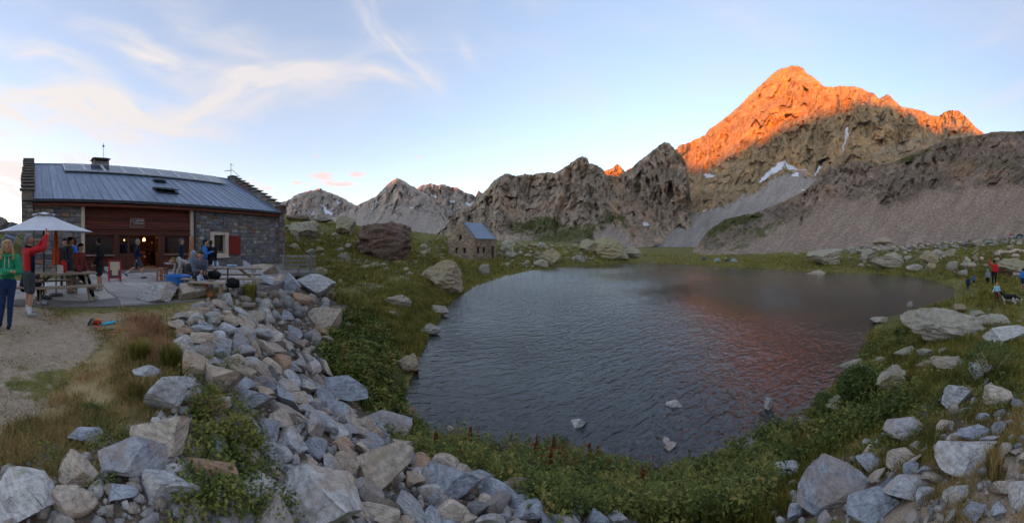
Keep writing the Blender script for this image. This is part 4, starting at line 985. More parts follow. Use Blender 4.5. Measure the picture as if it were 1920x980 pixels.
    for a, b in ((p1a, p1b), (p2a, p2b)): MB().box(a, b, .0, .26, .10, 2.075).build('post', M_beam, wood, bevel=.01)
    for a, b in ((PL, p1a), (p2b, PR)):
        MB().box(a, b, .08, .2, .10, .92).build('parapet', M_beam, wood)
        z = .12
        while z < .9: MB().box(a + .005, b - .005, .05, .078, z, z + .12).build('plank', M_siding, wood); z += .128
        MB().box(a, b, -.16, .3, .925, .975).build('window_sill', M_slab, wood)
        wn = MB()
        for q in (a + .005, b - .085): wn.box(q, q + .08, .1, .18, .98, 2.07)
        wn.box(a + .09, b - .09, .1, .18, .98, 1.05).box(a + .09, b - .09, .1, .18, 1.99, 2.07)
        if a == PL: wn.box((a + b) / 2 - .03, (a + b) / 2 + .03, .1, .18, 1.055, 1.985)
        wf = wn.build('window_frame', M_beam, wood); MB().box(a + .09, b - .09, .13, .145, 1.05, 1.99).build('pane', M_glass, wf)
    # double door: one leaf closed with glazing, the other folded open
    d0, d1 = p1b + .005, (p1b + p2a) / 2 - .05
    dl = empty('door', (d0, .13, .10), 0, wood); W_ = d1 - d0
    q = MB(); q.box(0, W_, 0, .05, 0, .95)
    for a, b in ((0, .12), (W_ * .48, W_ * .56), (W_ - .12, W_)): q.box(a, b, 0, .05, .951, 1.84)
    q.box(.121, W_ * .48 - .001, 0, .05, 1.84, 1.96).box(W_ * .56 + .001, W_ - .121, 0, .05, 1.84, 1.96)
    q.build('door_leaf', M_beam, dl)
    MB().box(.12, W_ * .48, .02, .03, .95, 1.84).build('pane', M_glass, dl); MB().box(W_ * .56, W_ - .12, .02, .03, .95, 1.84).build('pane', M_glass, dl)
    MB().tube([(W_ - .06, -.02, .95), (W_ - .06, -.05, .98), (W_ - .16, -.05, .98)], .012, 6).build('handle', M_steel, dl)
    d2 = empty('door', (p2a - .03, .2, .10), math.radians(72), wood); d2.rotation_euler = (0, 0, math.radians(-105))
    q = MB(); q.box(-W_, 0, 0, .05, 0, .95).box(-W_, -W_ + .12, 0, .05, .951, 1.95).box(-.12, 0, 0, .05, .951, 1.95).box(-W_ + .121, -.121, 0, .05, 1.84, 1.95); q.build('door_leaf', M_beam, d2)
    MB().box(-W_ + .12, -.12, .02, .03, .95, 1.84).build('pane', M_glass, d2)
    MB().box(p1b, p2a, -.35, .12, .0, .085).build('doorstep', M_slab, wood, bevel=.01)
    # sign board above the door
    sg = empty('sign_board', (bx(257.5), .03, 2.78), 0, B)
    M_signw = simple('sign_wood', (0.115, 0.065, 0.045), 0.8, 0.3, 5.0)
    MB().box(-.40, .40, -.02, .02, -.235, .235).build('board', M_signw, sg)
    fm = MB(); fm.box(-.43, .43, -.035, .025, .236, .265).box(-.43, .43, -.035, .025, -.265, -.236).box(-.43, -.401, -.035, .025, -.235, .235).box(.401, .43, -.035, .025, -.235, .235); fm.build('frame', M_wood, sg)
    M_white = simple('white_paint', (0.72, 0.70, 0.68), 0.7, 0.1)
    def text(body, x, z, size, parent, mat, y=-.024):
        cu = bpy.data.curves.new('lettering', 'FONT'); cu.body = body; cu.size = size; cu.align_x = 'CENTER'; cu.align_y = 'CENTER'; cu.extrude = .002
        t = bpy.data.objects.new('lettering', cu); C.objects.link(t); dg = bpy.context.evaluated_depsgraph_get(); me = bpy.data.meshes.new_from_object(t.evaluated_get(dg))
        bpy.data.objects.remove(t); o = bpy.data.objects.new('lettering', me); C.objects.link(o); me.materials.clear(); me.materials.append(mat)
        o.parent = parent; o.location = (x, y, z); o.rotation_euler = (math.pi / 2, 0, 0); o['kind'] = 'stuff'; return o
    text('REFUGE', .20, .15, .105, sg, M_white); text('VALLONPIERRE', .06, -.01, .088, sg, M_white); text('ALT. 2271 m', -.02, -.14, .08, sg, M_wood)
    MB().prism([(-.14, .08), (.03, .08), (.03, .19)], -.026, -.021).build('blue_peak_mark', simple('sign_blue', (0.22, 0.38, 0.62), 0.6), sg)
    MB().prism([(-.36, .09), (-.16, .09), (-.18, .17), (-.24, .13), (-.30, .19)], -.025, -.021).build('grey_peak_mark', simple('sign_grey', (0.16, 0.19, 0.22), 0.6), sg)
    # --- right-hand window
    wn = empty('window', (0, 0, 0), 0, B)
    fr = MB(); fr.box(FX0, WX0, -.05, .40, FZ0, FZ1).box(WX1, FX1, -.05, .40, FZ0, FZ1).box(WX0, WX1, -.05, .40, WZ1, FZ1).box(WX0, WX1, -.05, .40, FZ0, WZ0)
    fr.build('surround', M_render, wn)
    MB().box(FX0 - .05, FX1 + .05, -.14, .0, FZ0 - .06, FZ0 + .02).build('sill', M_render, wn)
    fm = MB(); fm.box(WX0, WX0 + .07, .26, .32, WZ0, WZ1).box(WX1 - .07, WX1, .26, .32, WZ0, WZ1).box(WX0 + .07, WX1 - .07, .26, .32, WZ1 - .07, WZ1).box(WX0 + .07, WX1 - .07, .26, .32, WZ0, WZ0 + .07); fm.build('frame', M_beam, wn)
    MB().box(WX0 + .07, WX1 - .07, .285, .295, WZ0 + .07, WZ1 - .07).build('pane', M_glass, wn)
    MB().box(FX0, FX1, .46, .5, FZ0, FZ1).build('dark_room', M_interior, wn)
    M_shut = simple('red_shutter_paint', (0.20, 0.022, 0.014), 0.55, 0.25, 4.0)
    sh = empty('shutter', (FX1 + .02, -.06, .86), math.radians(-6), wn); SW = bx(448) - FX1
    for k in range(4): MB().box(k * SW / 4 + .004, (k + 1) * SW / 4 - .004, -.045, 0, 0, 1.26).build('board', M_shut, sh)
    MB().box(.03, SW - .03, -.066, -.046, .10, .21).build('brace', M_shut, sh); MB().box(.03, SW - .03, -.066, -.046, 1.04, 1.15).build('brace', M_shut, sh)
    for zz in (.14, 1.08): MB().box(-.06, .3, -.076, -.067, zz, zz + .035).build('hinge', M_darkmetal, sh)
    for k in range(3): MB().tube([(WX0 + .25 + k * .2, .12, WZ0), (WX0 + .25 + k * .2, .12, WZ0 + .10), (WX0 + .26 + k * .2, .12, WZ0 + .2)], [.05, .06, .02], 7).build('flower_pot', M_slab, wn)
    # downpipe
    m = MB(); xd = XR + .02; m.tube([(xd, EY - .05, EAVE_Z - .15), (xd, -.12, EAVE_Z - .45), (xd, -.12, .05)], .06, 8)
    for zz in (.8, 2.0, 3.2): m.box(xd - .085, xd + .085, -.13, .02, zz, zz + .04)
    m.build('downpipe', M_darkmetal, B)
    # lit lamps inside the bar
    for px, z, y, s in ((270, 1.86, 1.6, .10), (233, 1.83, 2.6, .06)):
        lamp = empty('hanging_lamp', (bx(px, y), y, z), 0, B)
        MB().tube([(0, 0, -s), (0, 0, s * .6), (0, 0, s)], [s * .8, s * .6, s * .2], 10).build('lamp_shade', M_lamp, lamp)
        MB().tube([(0, 0, s), (0, 0, 2.74 - z)], .008, 5).build('cord', M_darkmetal, lamp)
        li = bpy.data.lights.new('lamp_light', 'POINT'); li.energy = 2.2 if s > .08 else 1; li.color = (1, .55, .25); li.shadow_soft_size = .08
        lo = bpy.data.objects.new('lamp_light', li); C.objects.link(lo); lo.parent = lamp; lo.location = (0, 0, -.2)
    # bar inside
    MB().box(bx(262), bx(300), 2.4, 2.9, .1, 1.1).build('bar_counter', M_beam, B)
    sf = MB(); 
    for z in (1.2, 1.6): sf.box(bx(312), bx(350), 3.6, 3.85, z, z + .03)
    s_ = sf.build('shelf', M_wood, B)
    for k in range(6): 
        x = bx(316) + k * .22; MB().tube([(x, 3.7, 1.234), (x, 3.7, 1.43), (x, 3.7, 1.50)], [.04, .04, .015], 8).build('bottle', M_render if k % 2 else M_glass, s_)
    return n1, n2
NST = build_hut()

# terrace paving in flags in front of the hut
def build_terrace():
    T = empty('terrace'); setp(T, kind='structure')
    poly = [(-8, -.02), (-8, -9.3)] + [(x, -BP + math.sqrt(max(0, 8.25 ** 2 - x * x)) if x < 5 else 0) for x in (0.0, 2.0, 4.0, 5.0)] 
    edge = []
    for px, py in ((-40, 572), (40, 575), (90, 577), (200, 577), (300, 573), (370, 566), (430, 557), (480, 546), (515, 537), (545, 524)):
        d = EYE * F / (py - HOR); a = float(az_of(px)); edge.append((d * math.sin(a), d * math.cos(a)))
    b0 = bworld(LEN + .6, -.02); b1 = bworld(-6, -.02); b2 = bworld(-6, -6)
    poly = edge + [(b0.x, b0.y), (b1.x, b1.y)]
    sub = MB().prism_z(poly[::-1], -.30, .045).build('terrace_bed', M_mortar, T)
    # flags: irregular quads from a jittered lattice clipped to the terrace
    rr = random.Random(3); S_ = 1.15; n = 0
    P = {}
    for i in range(-4, 34):
        for j in range(-4, 24):
            P[i, j] = (i * S_ * .98 - 4 + rr.uniform(-.25, .25), j * S_ + rr.uniform(-.25, .25))
    for (i, j) in list(P):
        if (i + 1, j + 1) not in P: continue
        q = [P[i, j], P[i + 1, j], P[i + 1, j + 1], P[i, j + 1]]
        c = (sum(a for a, b in q) / 4, sum(b for a, b in q) / 4)
        w = [bworld(-6.0 + c[0] + (a - c[0]) * .965, -.15 - c[1] - (b - c[1]) * .965) for a, b in q]
        if max(poly_sd(np.array([v.x for v in w]), np.array([v.y for v in w]), poly)) < -.02:
            h = .052 + rr.uniform(0, .012)
            MB().prism_z([(v.x, v.y) for v in w], .0, h).build('flagstone', M_paving, T, bevel=.012); n += 1
    return n
NFL = build_terrace()
# ------------------------------------------------------------------ rocks
def ico(sub):
    bm = bmesh.new(); bmesh.ops.create_icosphere(bm, subdivisions=sub, radius=1.0)
    v = np.array([x.co[:] for x in bm.verts]); f = np.array([[x.index for x in q.verts] for q in bm.faces]); bm.free(); return v, f
def rock_mesh(name, seed, sub=3, cuts=13, rough=0.05, mat=None, lump=0.12, hr=(.40, .92)):
    """angular block: a sphere shaved by random planes, then weathered; unit box, base at z = 0"""
    g = np.random.default_rng(seed); v, f = ico(sub); v = v * 1.25
    v = v * (1 + lump * (fbm(v[:, 0] * 1.3 + seed, v[:, 1] * 1.3, v[:, 2] * 1.3, 3)[:, None] - .5))
    for k in range(cuts):
        n = g.normal(size=3); n /= np.linalg.norm(n); h = g.uniform(*hr)
        ex = np.maximum(0, v @ n - h); v = v - ex[:, None] * n
    nrm = v / np.linalg.norm(v, axis=1)[:, None]
    v = v + nrm * (rough * 2 * (ridged(v[:, 0] * 2.3 + seed, v[:, 1] * 2.3, v[:, 2] * 4.2, 4)[:, None] - .5)) + nrm * rough * .5 * (fbm(v[:, 0] * 8 + seed, v[:, 1] * 8, v[:, 2] * 8, 3)[:, None] - .5)
    lo, hi = v.min(0), v.max(0); v = (v - (lo + hi) / 2) / (hi - lo); v[:, 2] += .5
    me = bpy.data.meshes.new(name)
    me.from_pydata(v.tolist(), [], f.tolist()); me.materials.append(mat or M_rock)
    return me
ROCKS = [rock_mesh('rock', 10 + k, 3, 8 + k % 5, .03) for k in range(16)]
BOULD = [rock_mesh('boulder', 40 + k, 4, 15 + k % 6, .13, M_boulder, .7, (.62, 1.05)) for k in range(10)]
BIGR = [rock_mesh('rock', 70 + k, 4, 9 + k % 4, .035, M_rock, .15, (.45, .95)) for k in range(8)]
GREY, BLUE, TAN, RUST, PALE, DARK = (1.0, 1.0, 1.0), (.80, .86, .95), (1.10, .92, .74), (1.05, .68, .45), (1.22, 1.18, 1.12), (.55, .54, .55)
LEDGER = []      # footprints of stones already laid: x, y, radius
def place_rock(name, px, py, wpx, hpx, tint, lich, label, mesh, cat='rock', group=None, depth=.85, rz=None, tilt=0.0, sink=.12, rr=random):
    """stone whose foot shows at that direction; sizes given as seen in the photo, turned into metres at its distance"""
    x, y, z, d = hit(px, py)
    wet = z < WATER - .03 and py > 495
    if wet:                                     # stands in the lake: take the point on the water surface
        d = (EYE - WATER) * F / (py - HOR); a = float(az_of(px)); x, y, z = d * math.sin(a), d * math.cos(a), WATER
    w, h = wpx / F * d, hpx / F * d
    dep = w * depth; a = float(az_of(px)); x += math.sin(a) * dep * .42; y += math.cos(a) * dep * .42
    if py > 540: h = max(.30 * w, (EYE - z) - (py - hpx - HOR) * (d + dep * .62) / F)      # seen from above: part of its height in the photo is depth
    if wet: sink = .9; h = h * 1.1
    else: z = min(z, float(ground_z(np.array([x]), np.array([y]))[0]) + h * .15)
    o = inst(name, mesh, None, (x, y, z - h * sink), (tilt * rr.uniform(-1, 1), tilt * rr.uniform(-1, 1), -a + (rr.uniform(-.5, .5) if rz is None else rz)), (w * 1.04, dep, h * (1 + sink)), (*tint, lich))
    setp(o, label, cat, group); LEDGER.append((x, y, w * .5)); return o
rk = random.Random(11)
NAMED = [
 # px, foot py, width, height, tint, lichen, label, mesh, name
 (314, 868, 136, 96, TAN, .25, 'large pale tan rock with a dark split base beside the gravel', BIGR[0], 'rock', .8),
 (255, 905, 150, 66, BLUE, .2, 'flat dark blue grey slab under the large pale tan rock', BIGR[1], 'rock', .7),
 (146, 915, 76, 66, TAN, .25, 'small pyramid rock half tan half slate left of the flat slab', BIGR[2], 'rock', .8),
 (45, 990, 130, 84, PALE, .35, 'pale flat rock filling the bottom left corner', BIGR[3], 'rock', 1.0),
 (136, 985, 92, 48, TAN, .25, 'flat brown rock next to the pale corner rock', BIGR[4], 'rock', .8),
 (160, 838, 66, 36, BLUE, .2, 'low grey rock at the edge of the dry grass', BIGR[5], 'rock', .8),
 (228, 960, 62, 46, BLUE, .2, 'small triangular grey rock on the gravel at the bottom left', BIGR[6], 'rock', .8),
 (418, 752, 84, 72, TAN, .2, 'upright tan block with a pointed top in the rock bank', BIGR[7], 'rock', .8),
 (366, 712, 68, 56, TAN, .2, 'squat tan block just above the pointed block in the bank', BIGR[4], 'rock', .8),
 (310, 782, 80, 78, GREY, .3, 'long grey rock lying in the straw grass above the split rock', BIGR[5], 'rock', .6),
 (276, 715, 56, 32, GREY, .3, 'half buried grey rock in the straw grass', BIGR[1], 'rock', .8),
 (590, 1010, 190, 100, PALE, .3, 'big rounded pale rock cut by the bottom edge of the picture', BIGR[3], 'rock', .8),
 (718, 945, 150, 110, TAN, .4, 'large brown weathered slab in the lower bank above the big rounded rock', BIGR[6], 'rock', .8),
 (848, 940, 130, 60, BLUE, .2, 'wide blue grey rock at the lower right end of the bank', BIGR[0], 'rock', .7),
 (935, 950, 74, 50, BLUE, .2, 'blue grey angular rock beside the leafy slope', BIGR[2], 'rock', .8),
 (755, 868, 50, 52, TAN, .3, 'narrow upright orange tan rock at the lower bank edge', BIGR[7], 'rock', .7),
 (640, 755, 110, 40, BLUE, .15, 'long blue grey slab across the middle of the bank', BIGR[1], 'rock', .7),
 (720, 820, 110, 60, BLUE, .15, 'blue grey sloping slab at the right edge of the bank', BIGR[5], 'rock', .8),
 (470, 778, 90, 40, BLUE, .15, 'flat blue slab below the pointed tan block', BIGR[0], 'rock', .8),
 (545, 860, 70, 55, GREY, .2, 'grey angular rock above the dark nettles in the bank', BIGR[2], 'rock', .8),
 (610, 625, 70, 55, TAN, .45, 'broad tan rock on the right crest of the bank', BIGR[3], 'rock', .8),
 (565, 575, 44, 28, RUST, .1, 'rust orange stained rock near the top of the bank', BIGR[4], 'rock', .8),
 # terrace edge
 (302, 570, 86, 44, GREY, .2, 'grey streaked boulder on the edge of the terrace by the blue tub', BIGR[0], 'rock', .8),
 (358, 566, 62, 36, TAN, .2, 'brown rounded boulder on the terrace edge beside the grey streaked one', BIGR[6], 'rock', .8),
 (590, 556, 84, 44, GREY, .3, 'pale cracked rock below the wooden deck', BIGR[5], 'rock', .8),
 (545, 552, 40, 42, BLUE, .1, 'blue grey upright slab left of the pale cracked rock', BIGR[2], 'rock', .6),
 (526, 538, 40, 22, TAN, .1, 'tan rock at the foot of the deck stones', BIGR[1], 'rock', .8),
 # meadow behind
 (834, 553, 80, 68, TAN, .6, 'tall lichen covered boulder standing at the lake edge', BOULD[8], 'boulder', .9),
 (570, 452, 48, 34, PALE, .7, 'tilted pale boulder on the hillside right of the hut', BOULD[2], 'boulder', .9),
 (650, 447, 46, 42, GREY, .75, 'dark rounded boulder on the hillside behind the huge one', BOULD[3], 'boulder', .9),
 (556, 416, 46, 15, DARK, .3, 'dark flat boulder on the skyline right of the hut roof', BOULD[4], 'boulder', .8),
 (600, 418, 50, 9, DARK, .4, 'low long rock on the skyline beside the dark flat boulder', BOULD[5], 'boulder', .8),
 (1033, 502, 40, 34, TAN, .75, 'pointed lichen boulder on the far shore left of the wide outcrop', BOULD[5], 'boulder', .9),
 (1135, 486, 72, 42, TAN, .9, 'wide green lichen outcrop near the far end of the lake', BOULD[6], 'boulder', .8),
 (1104, 478, 36, 28, GREY, .7, 'grey boulder leaning on the left of the wide outcrop', BOULD[3], 'boulder', .8),
 (1185, 486, 40, 20, GREY, .8, 'low grey boulder right of the wide outcrop', BOULD[2], 'boulder', .8),
 (1160, 492, 40, 16, GREY, .7, 'cracked low rock at the water right of the pointed boulder', BOULD[0], 'boulder', .8),
 (907, 518, 26, 22, GREY, .6, 'small grey boulder by the shore in front of the old stone house', BOULD[7], 'boulder', .9),
 (876, 486, 15, 18, TAN, .8, 'lichen stone standing against the wall of the old stone house', BOULD[8], 'boulder', .9),
 (740, 580, 66, 30, PALE, .5, 'pale grooved boulder in the grass above the left shore', BOULD[9], 'boulder', .8),
 (820, 595, 44, 24, PALE, .5, 'smooth pale boulder at the waterline below the tall lichen boulder', BOULD[2], 'boulder', .8),
 (800, 632, 50, 26, GREY, .4, 'low grey boulder in the left shore reeds', BOULD[4], 'boulder', .8),
 (763, 705, 50, 44, TAN, .5, 'brown cracked block at the near left waterline', BOULD[0], 'boulder', .9),
 (735, 600, 30, 20, PALE, .2, 'white topped stone in the grass on the left bank', BOULD[7], 'boulder', .9),
 (1544, 500, 70, 32, PALE, .5, 'large pale rounded boulder on the far meadow', BOULD[1], 'boulder', .9),
 (1665, 508, 60, 34, PALE, .6, 'pale boulder group leader standing at the right far shore', BOULD[9], 'boulder', .9),
 (1715, 510, 36, 14, PALE, .4, 'flat white rock in the right far shallows', BOULD[8], 'boulder', .8),
 (1528, 515, 40, 8, PALE, .2, 'flat pale slab in the water before the large rounded boulder', BOULD[4], 'boulder', .7),
 (1630, 490, 34, 22, GREY, .6, 'grey boulder just left of the right shore boulder', BOULD[3], 'boulder', .9),
 (1742, 498, 36, 24, TAN, .6, 'greenish boulder in the grass behind the right far shore', BOULD[6], 'boulder', .9),
 (1655, 462, 44, 18, PALE, .5, 'pointed pale rock at the foot of the scree', BOULD[2], 'boulder', .9),
 (1785, 512, 28, 20, GREY, .5, 'grey boulder near the hikers at the lake edge', BOULD[7], 'boulder', .9),
 (1805, 522, 24, 14, GREY, .5, 'small split boulder left of the child in blue', BOULD[0], 'boulder', .9),
 (1890, 520, 70, 34, GREY, .7, 'sloping grey slab rising behind the hikers', BOULD[5], 'boulder', 1.2),
 (1760, 645, 190, 44, PALE, .45, 'long pale whaleback of bedrock on the right shore', BOULD[6], 'boulder', .5),
 (1650, 608, 34, 12, PALE, .1, 'flat white stone in the water off the right shore', BOULD[8], 'boulder', .8),
 (1706, 574, 14, 10, GREY, .1, 'small wet stone in the water near the right end', BOULD[7], 'boulder', .8),
 (1740, 590, 22, 12, GREY, .5, 'small grey boulder in the grass above the right waterline', BOULD[3], 'boulder', .8),
 (1573, 785, 50, 44, PALE, .75, 'rounded pale green boulder beside the right shore bush', BOULD[1], 'boulder', .9),
 (1515, 806, 42, 26, PALE, .3, 'smooth whitish boulder at the near right waterline', BOULD[2], 'boulder', .9),
 (1395, 862, 70, 24, PALE, .5, 'flat pale rock breaking the near right shoreline', BOULD[4], 'boulder', .6),
 (1670, 745, 60, 66, PALE, .6, 'stepped pale outcrop above the right shore bush', BOULD[9], 'boulder', .9),
 (1650, 685, 30, 20, PALE, .6, 'small lichen boulder below the whaleback', BOULD[7], 'boulder', .9),
 (1700, 672, 52, 20, PALE, .6, 'low split boulder just below the whaleback', BOULD[0], 'boulder', .9),
 (1740, 697, 44, 16, TAN, .4, 'long tan rock on the trampled grass right of the bush', BOULD[5], 'boulder', .8),
 (1815, 895, 130, 62, PALE, .2, 'big white wedge shaped rock in the right foreground', BIGR[0], 'rock', .8),
 (1570, 955, 160, 64, BLUE, .15, 'huge blue grey faceted rock in the right foreground', BIGR[2], 'rock', .7),
 (1700, 945, 90, 50, GREY, .2, 'grey flat rock right of the huge faceted rock', BIGR[5], 'rock', .8),
 (1640, 985, 110, 44, BLUE, .15, 'blue grey rock cut by the bottom edge on the right', BIGR[1], 'rock', .8),
 (1840, 720, 56, 44, GREY, .3, 'grey pointed rock at the upper right foreground', BIGR[7], 'rock', .8),
 (1870, 770, 60, 50, TAN, .3, 'rusty tan rock below the grey pointed rock', BIGR[4], 'rock', .8),
 (1795, 765, 60, 46, GREY, .4, 'grey slab leaning left of the rusty tan rock', BIGR[3], 'rock', .8),
 (1890, 650, 90, 34, PALE, .4, 'pale rough slab at the right edge above the weeds', BIGR[6], 'rock', .8),
 (1830, 835, 70, 26, BLUE, .15, 'narrow blue grey slab behind the white wedge rock', BIGR[1], 'rock', .6),
 (1630, 890, 60, 40, BLUE, .2, 'blue grey block crowning the huge faceted rock', BIGR[5], 'rock', .8),
 (1690, 880, 60, 40, TAN, .3, 'tan grey block right of the crowning block', BIGR[3], 'rock', .8),
 (1770, 870, 46, 42, TAN, .2, 'small upright tan rock touching the white wedge rock', BIGR[7], 'rock', .8),
 (1600, 700, 60, 14, PALE, .5, 'thin flat slab at the right waterline below the whaleback', BOULD[4], 'boulder', .8),
 (1780, 700, 70, 18, PALE, .4, 'flat pale slab in the grass right of the long tan rock', BOULD[2], 'boulder', .8),
 (1860, 615, 70, 22, PALE, .5, 'layered flat slab beside the path below the dog', BOULD[6], 'boulder', .8),
 (1700, 830, 90, 30, GREY, .3, 'grey ledge of rock above the tan grey block', BIGR[1], 'rock', .8),
 (1480, 905, 70, 34, GREY, .3, 'grey slab at the lower edge of the right herbs', BIGR[5], 'rock', .8),
 # in the water
 (1083, 803, 32, 22, PALE, .0, 'pale stone poking out of the middle of the near water', BIGR[0], 'rock', .9),
 (1248, 832, 18, 11, PALE, .0, 'darker of the pair of stones in the near water', BIGR[3], 'rock', .9),
 (1257, 845, 24, 15, PALE, .0, 'whiter of the pair of stones in the near water', BIGR[6], 'rock', .9),
 (1264, 764, 34, 10, PALE, .0, 'thin sliver of stone just breaking the lake surface', BIGR[1], 'rock', .5),
 (1441, 768, 16, 24, PALE, .0, 'lone upright stone in the red reflection', BIGR[7], 'rock', .8),
 (845, 808, 16, 9, TAN, .2, 'little brown stone in the shallows at the near left', BIGR[2], 'rock', .9),
 (490, 520, 66, 26, TAN, .1, 'brown boulder roofed shelter stone against the hut wall', BIGR[3], 'rock', .8),
]
for (px, py, w, h, tint, li, lab, me, nm, dep) in NAMED:
    place_rock(nm, px, py, w, h, tint, li, lab, me, nm, None, dep, rr=rk)
# the huge overhanging boulder: a block wider above than below, layered and stained
def big_boulder():
    v, f = ico(5); g = np.random.default_rng(9)
    v = v * 1.2
    for n_, h in (((-1, -.15, .25), .92), ((1, -.1, .1), .94), ((.1, -1, .0), .84), ((0, 1, 0), .9), ((-.15, .0, 1), .66), ((.25, -.1, 1), .72), ((0, -.85, -.6), .60), ((-.7, -.45, -.5), .66), ((.65, -.55, -.5), .70), ((-.3, -.9, .3), .80), ((.45, -.85, .15), .78), ((.9, -.3, -.4), .80), ((-.9, -.2, -.45), .78), ((.8, -.5, .5), .86), ((0, 0, -1), .72), ((-.6, -.6, .4), .84)):
        n = np.array(n_, float); n /= np.linalg.norm(n); v = v - np.maximum(0, v @ n - h)[:, None] * n
    nr = v / np.linalg.norm(v, axis=1)[:, None]
    lay = ridged(v[:, 0] * 1.2 + v[:, 2] * .5, v[:, 1] * 1.2, v[:, 2] * 4.5, 5)
    v = v + nr * (.34 * (lay[:, None] - .45)) + nr * .05 * (fbm(v[:, 0] * 7, v[:, 1] * 7, v[:, 2] * 9, 4)[:, None] - .5)
    lo, hi = v.min(0), v.max(0); v = (v - (lo + hi) / 2) / (hi - lo); v[:, 2] += .5
    me = bpy.data.meshes.new('boulder'); me.from_pydata(v.tolist(), [], f.tolist())
    me.materials.append(rock_mat('overhang_rock', [(0.3, (0.03, 0.026, 0.024)), (0.45, (0.105, 0.088, 0.076)), (0.60, (0.23, 0.195, 0.165)), (0.76, (0.40, 0.35, 0.30))], stain=(0.19, 0.08, 0.048), scale=.6))
    return me
place_rock('boulder', 720, 493, 112, 80, (1, .95, .9), .15, 'huge dark overhanging boulder with red stained underside on the meadow', big_boulder(), 'boulder', None, .8, rz=0.0)

# ----- rocks of the bank below the terrace: dense pile, individually laid
def lay_pile(poly, n_try, smin, smax, meshes, label_fn, group, limit, seed, tints, pow_=2.2, gap=.62, fixed=LEDGER, min_px=0):
    r = random.Random(seed); g = np.random.default_rng(seed)
    P = np.array(poly); x0, y0 = P.min(0); x1, y1 = P.max(0)
    px = g.uniform(x0, x1, n_try * 3); py = g.uniform(y0, y1, n_try * 3); ok = poly_sd(px, py, poly) < 0; px, py = px[ok][:n_try], py[ok][:n_try]
    X, Y, Z, D = hits(px, py)
    size = smin + (smax - smin) * g.uniform(0, 1, len(X)) ** pow_
    size = size * np.clip(D / 6.0, .55, 1.5) ** .4
    order = np.argsort(-size); laid = []; out = []
    fx = np.array([(a, b, c) for a, b, c in fixed]) if fixed else np.zeros((0, 3))
    for i in order:
        x, y, s = X[i], Y[i], size[i]
        if len(fx) and np.any((fx[:, 0] - x) ** 2 + (fx[:, 1] - y) ** 2 < (fx[:, 2] * .85 + s * .3) ** 2): continue
        if laid:
            L = np.array(laid); 
            if np.any((L[:, 0] - x) ** 2 + (L[:, 1] - y) ** 2 < ((L[:, 2] + s) * .5 * gap) ** 2): continue
        laid.append((x, y, s)); out.append((x, y, Z[i], s, px[i], py[i], D[i]))
    return out
def slope_normal(x, y, e=.25):
    a = ground_z(np.array([x - e, x + e, x, x]), np.array([y, y, y - e, y + e]), False)
    return Vector((-(a[1] - a[0]) / (2 * e), -(a[3] - a[2]) / (2 * e), 1)).normalized()
import re
def short(lab): return re.split(r' (?:with|beside|under|left|right|at|in|on|next|just|lying|cut|above|across|standing|crowning|growing|behind|below|leaning|poking|breaking|touching|filling|of|and|half|to|off|which|near|breaking)\b', lab)[0]
USED = {}
def near_label(px, py, what, tail=''):
    c = [(abs(px - n[0]) + 1.3 * abs(py - n[3] * .4 - n[1]), n) for n in NAMED if n[1] < 1000]
    c.sort(key=lambda q: q[0])
    for dist, n in c[:16]:
        dx, dy = px - n[0], py - (n[1] - n[3] * .5)
        side = ('right of' if dx > 0 else 'left of') if abs(dx) > abs(dy) else ('below' if dy > 0 else 'above')
        far = 'just ' if max(abs(dx), abs(dy)) < 70 else ''
        lab = '%s %s%s the %s%s' % (what, far, side, short(n[6]), tail)
        if lab not in USED and len(lab.split()) <= 15: break
        if lab.replace('big ', 'broad ') not in USED and n is c[min(15, len(c) - 1)][1]: lab = lab.replace('big ', 'broad '); break
    USED[lab] = 1
    return lab
def spawn(list_, name, cat, group, label_fn, meshes, seed, tints, flat=(.34, .62), lich=.15):
    r = random.Random(seed)
    for (x, y, z, s, px, py, D) in list_:
        nrm = slope_normal(x, y); q = nrm.to_track_quat('Z', 'Y') @ Matrix.Rotation(r.uniform(0, 6.28), 4, 'Z').to_quaternion() @ Matrix.Rotation(r.gauss(0, .28), 4, 'X').to_quaternion() @ Matrix.Rotation(r.gauss(0, .28), 4, 'Y').to_quaternion()
        t = r.choices([c for c, w in tints], [w for c, w in tints])[0]; k = r.uniform(.8, 1.2)
        h = s * r.uniform(*flat); o = inst(name, r.choice(meshes), None, (x, y, z - h * .28), q.to_euler(), (s, s * r.uniform(.6, .95), h), (t[0] * k, t[1] * k, t[2] * k, lich + r.uniform(-.1, .2)))
        setp(o, label_fn(px, py, t, s), cat, group)
TNT = [(BLUE, 2.6), (GREY, 4), (TAN, 4.4), (RUST, .6), (PALE, 2.0), (DARK, 1.0)]
WORD = {BLUE: 'blue grey', GREY: 'mid grey', TAN: 'tan brown', RUST: 'rust coloured', PALE: 'pale', DARK: 'dark'}
pile = lay_pile(BANK, 7000, .11, .50, None, None, None, 0, 21, TNT, 2.0, .60)
pile.sort(key=lambda p: -p[3] / p[6])
N_BANK = 200
def lab_bank(px, py, t, s): return near_label(px, py, '%s %s rock' % ('big' if s > .34 else 'small' if s < .2 else 'middling', WORD[t]))
spawn(pile[:N_BANK], 'rock', 'rock', 'angular rocks heaped on the bank below the terrace', lab_bank, ROCKS, 22, TNT)
pile_r = lay_pile(BANK_R, 420, .09, .30, None, None, None, 0, 31, TNT, 2.2, .75)
pile_r.sort(key=lambda p: -p[3] / p[6])
def lab_r(px, py, t, s): return near_label(px, py, '%s %s rock' % ('big' if s > .25 else 'small' if s < .15 else 'middling', WORD[t]))
spawn(pile_r[:34], 'rock', 'rock', 'angular rocks scattered on the right foreground', lab_r, ROCKS, 32, TNT)
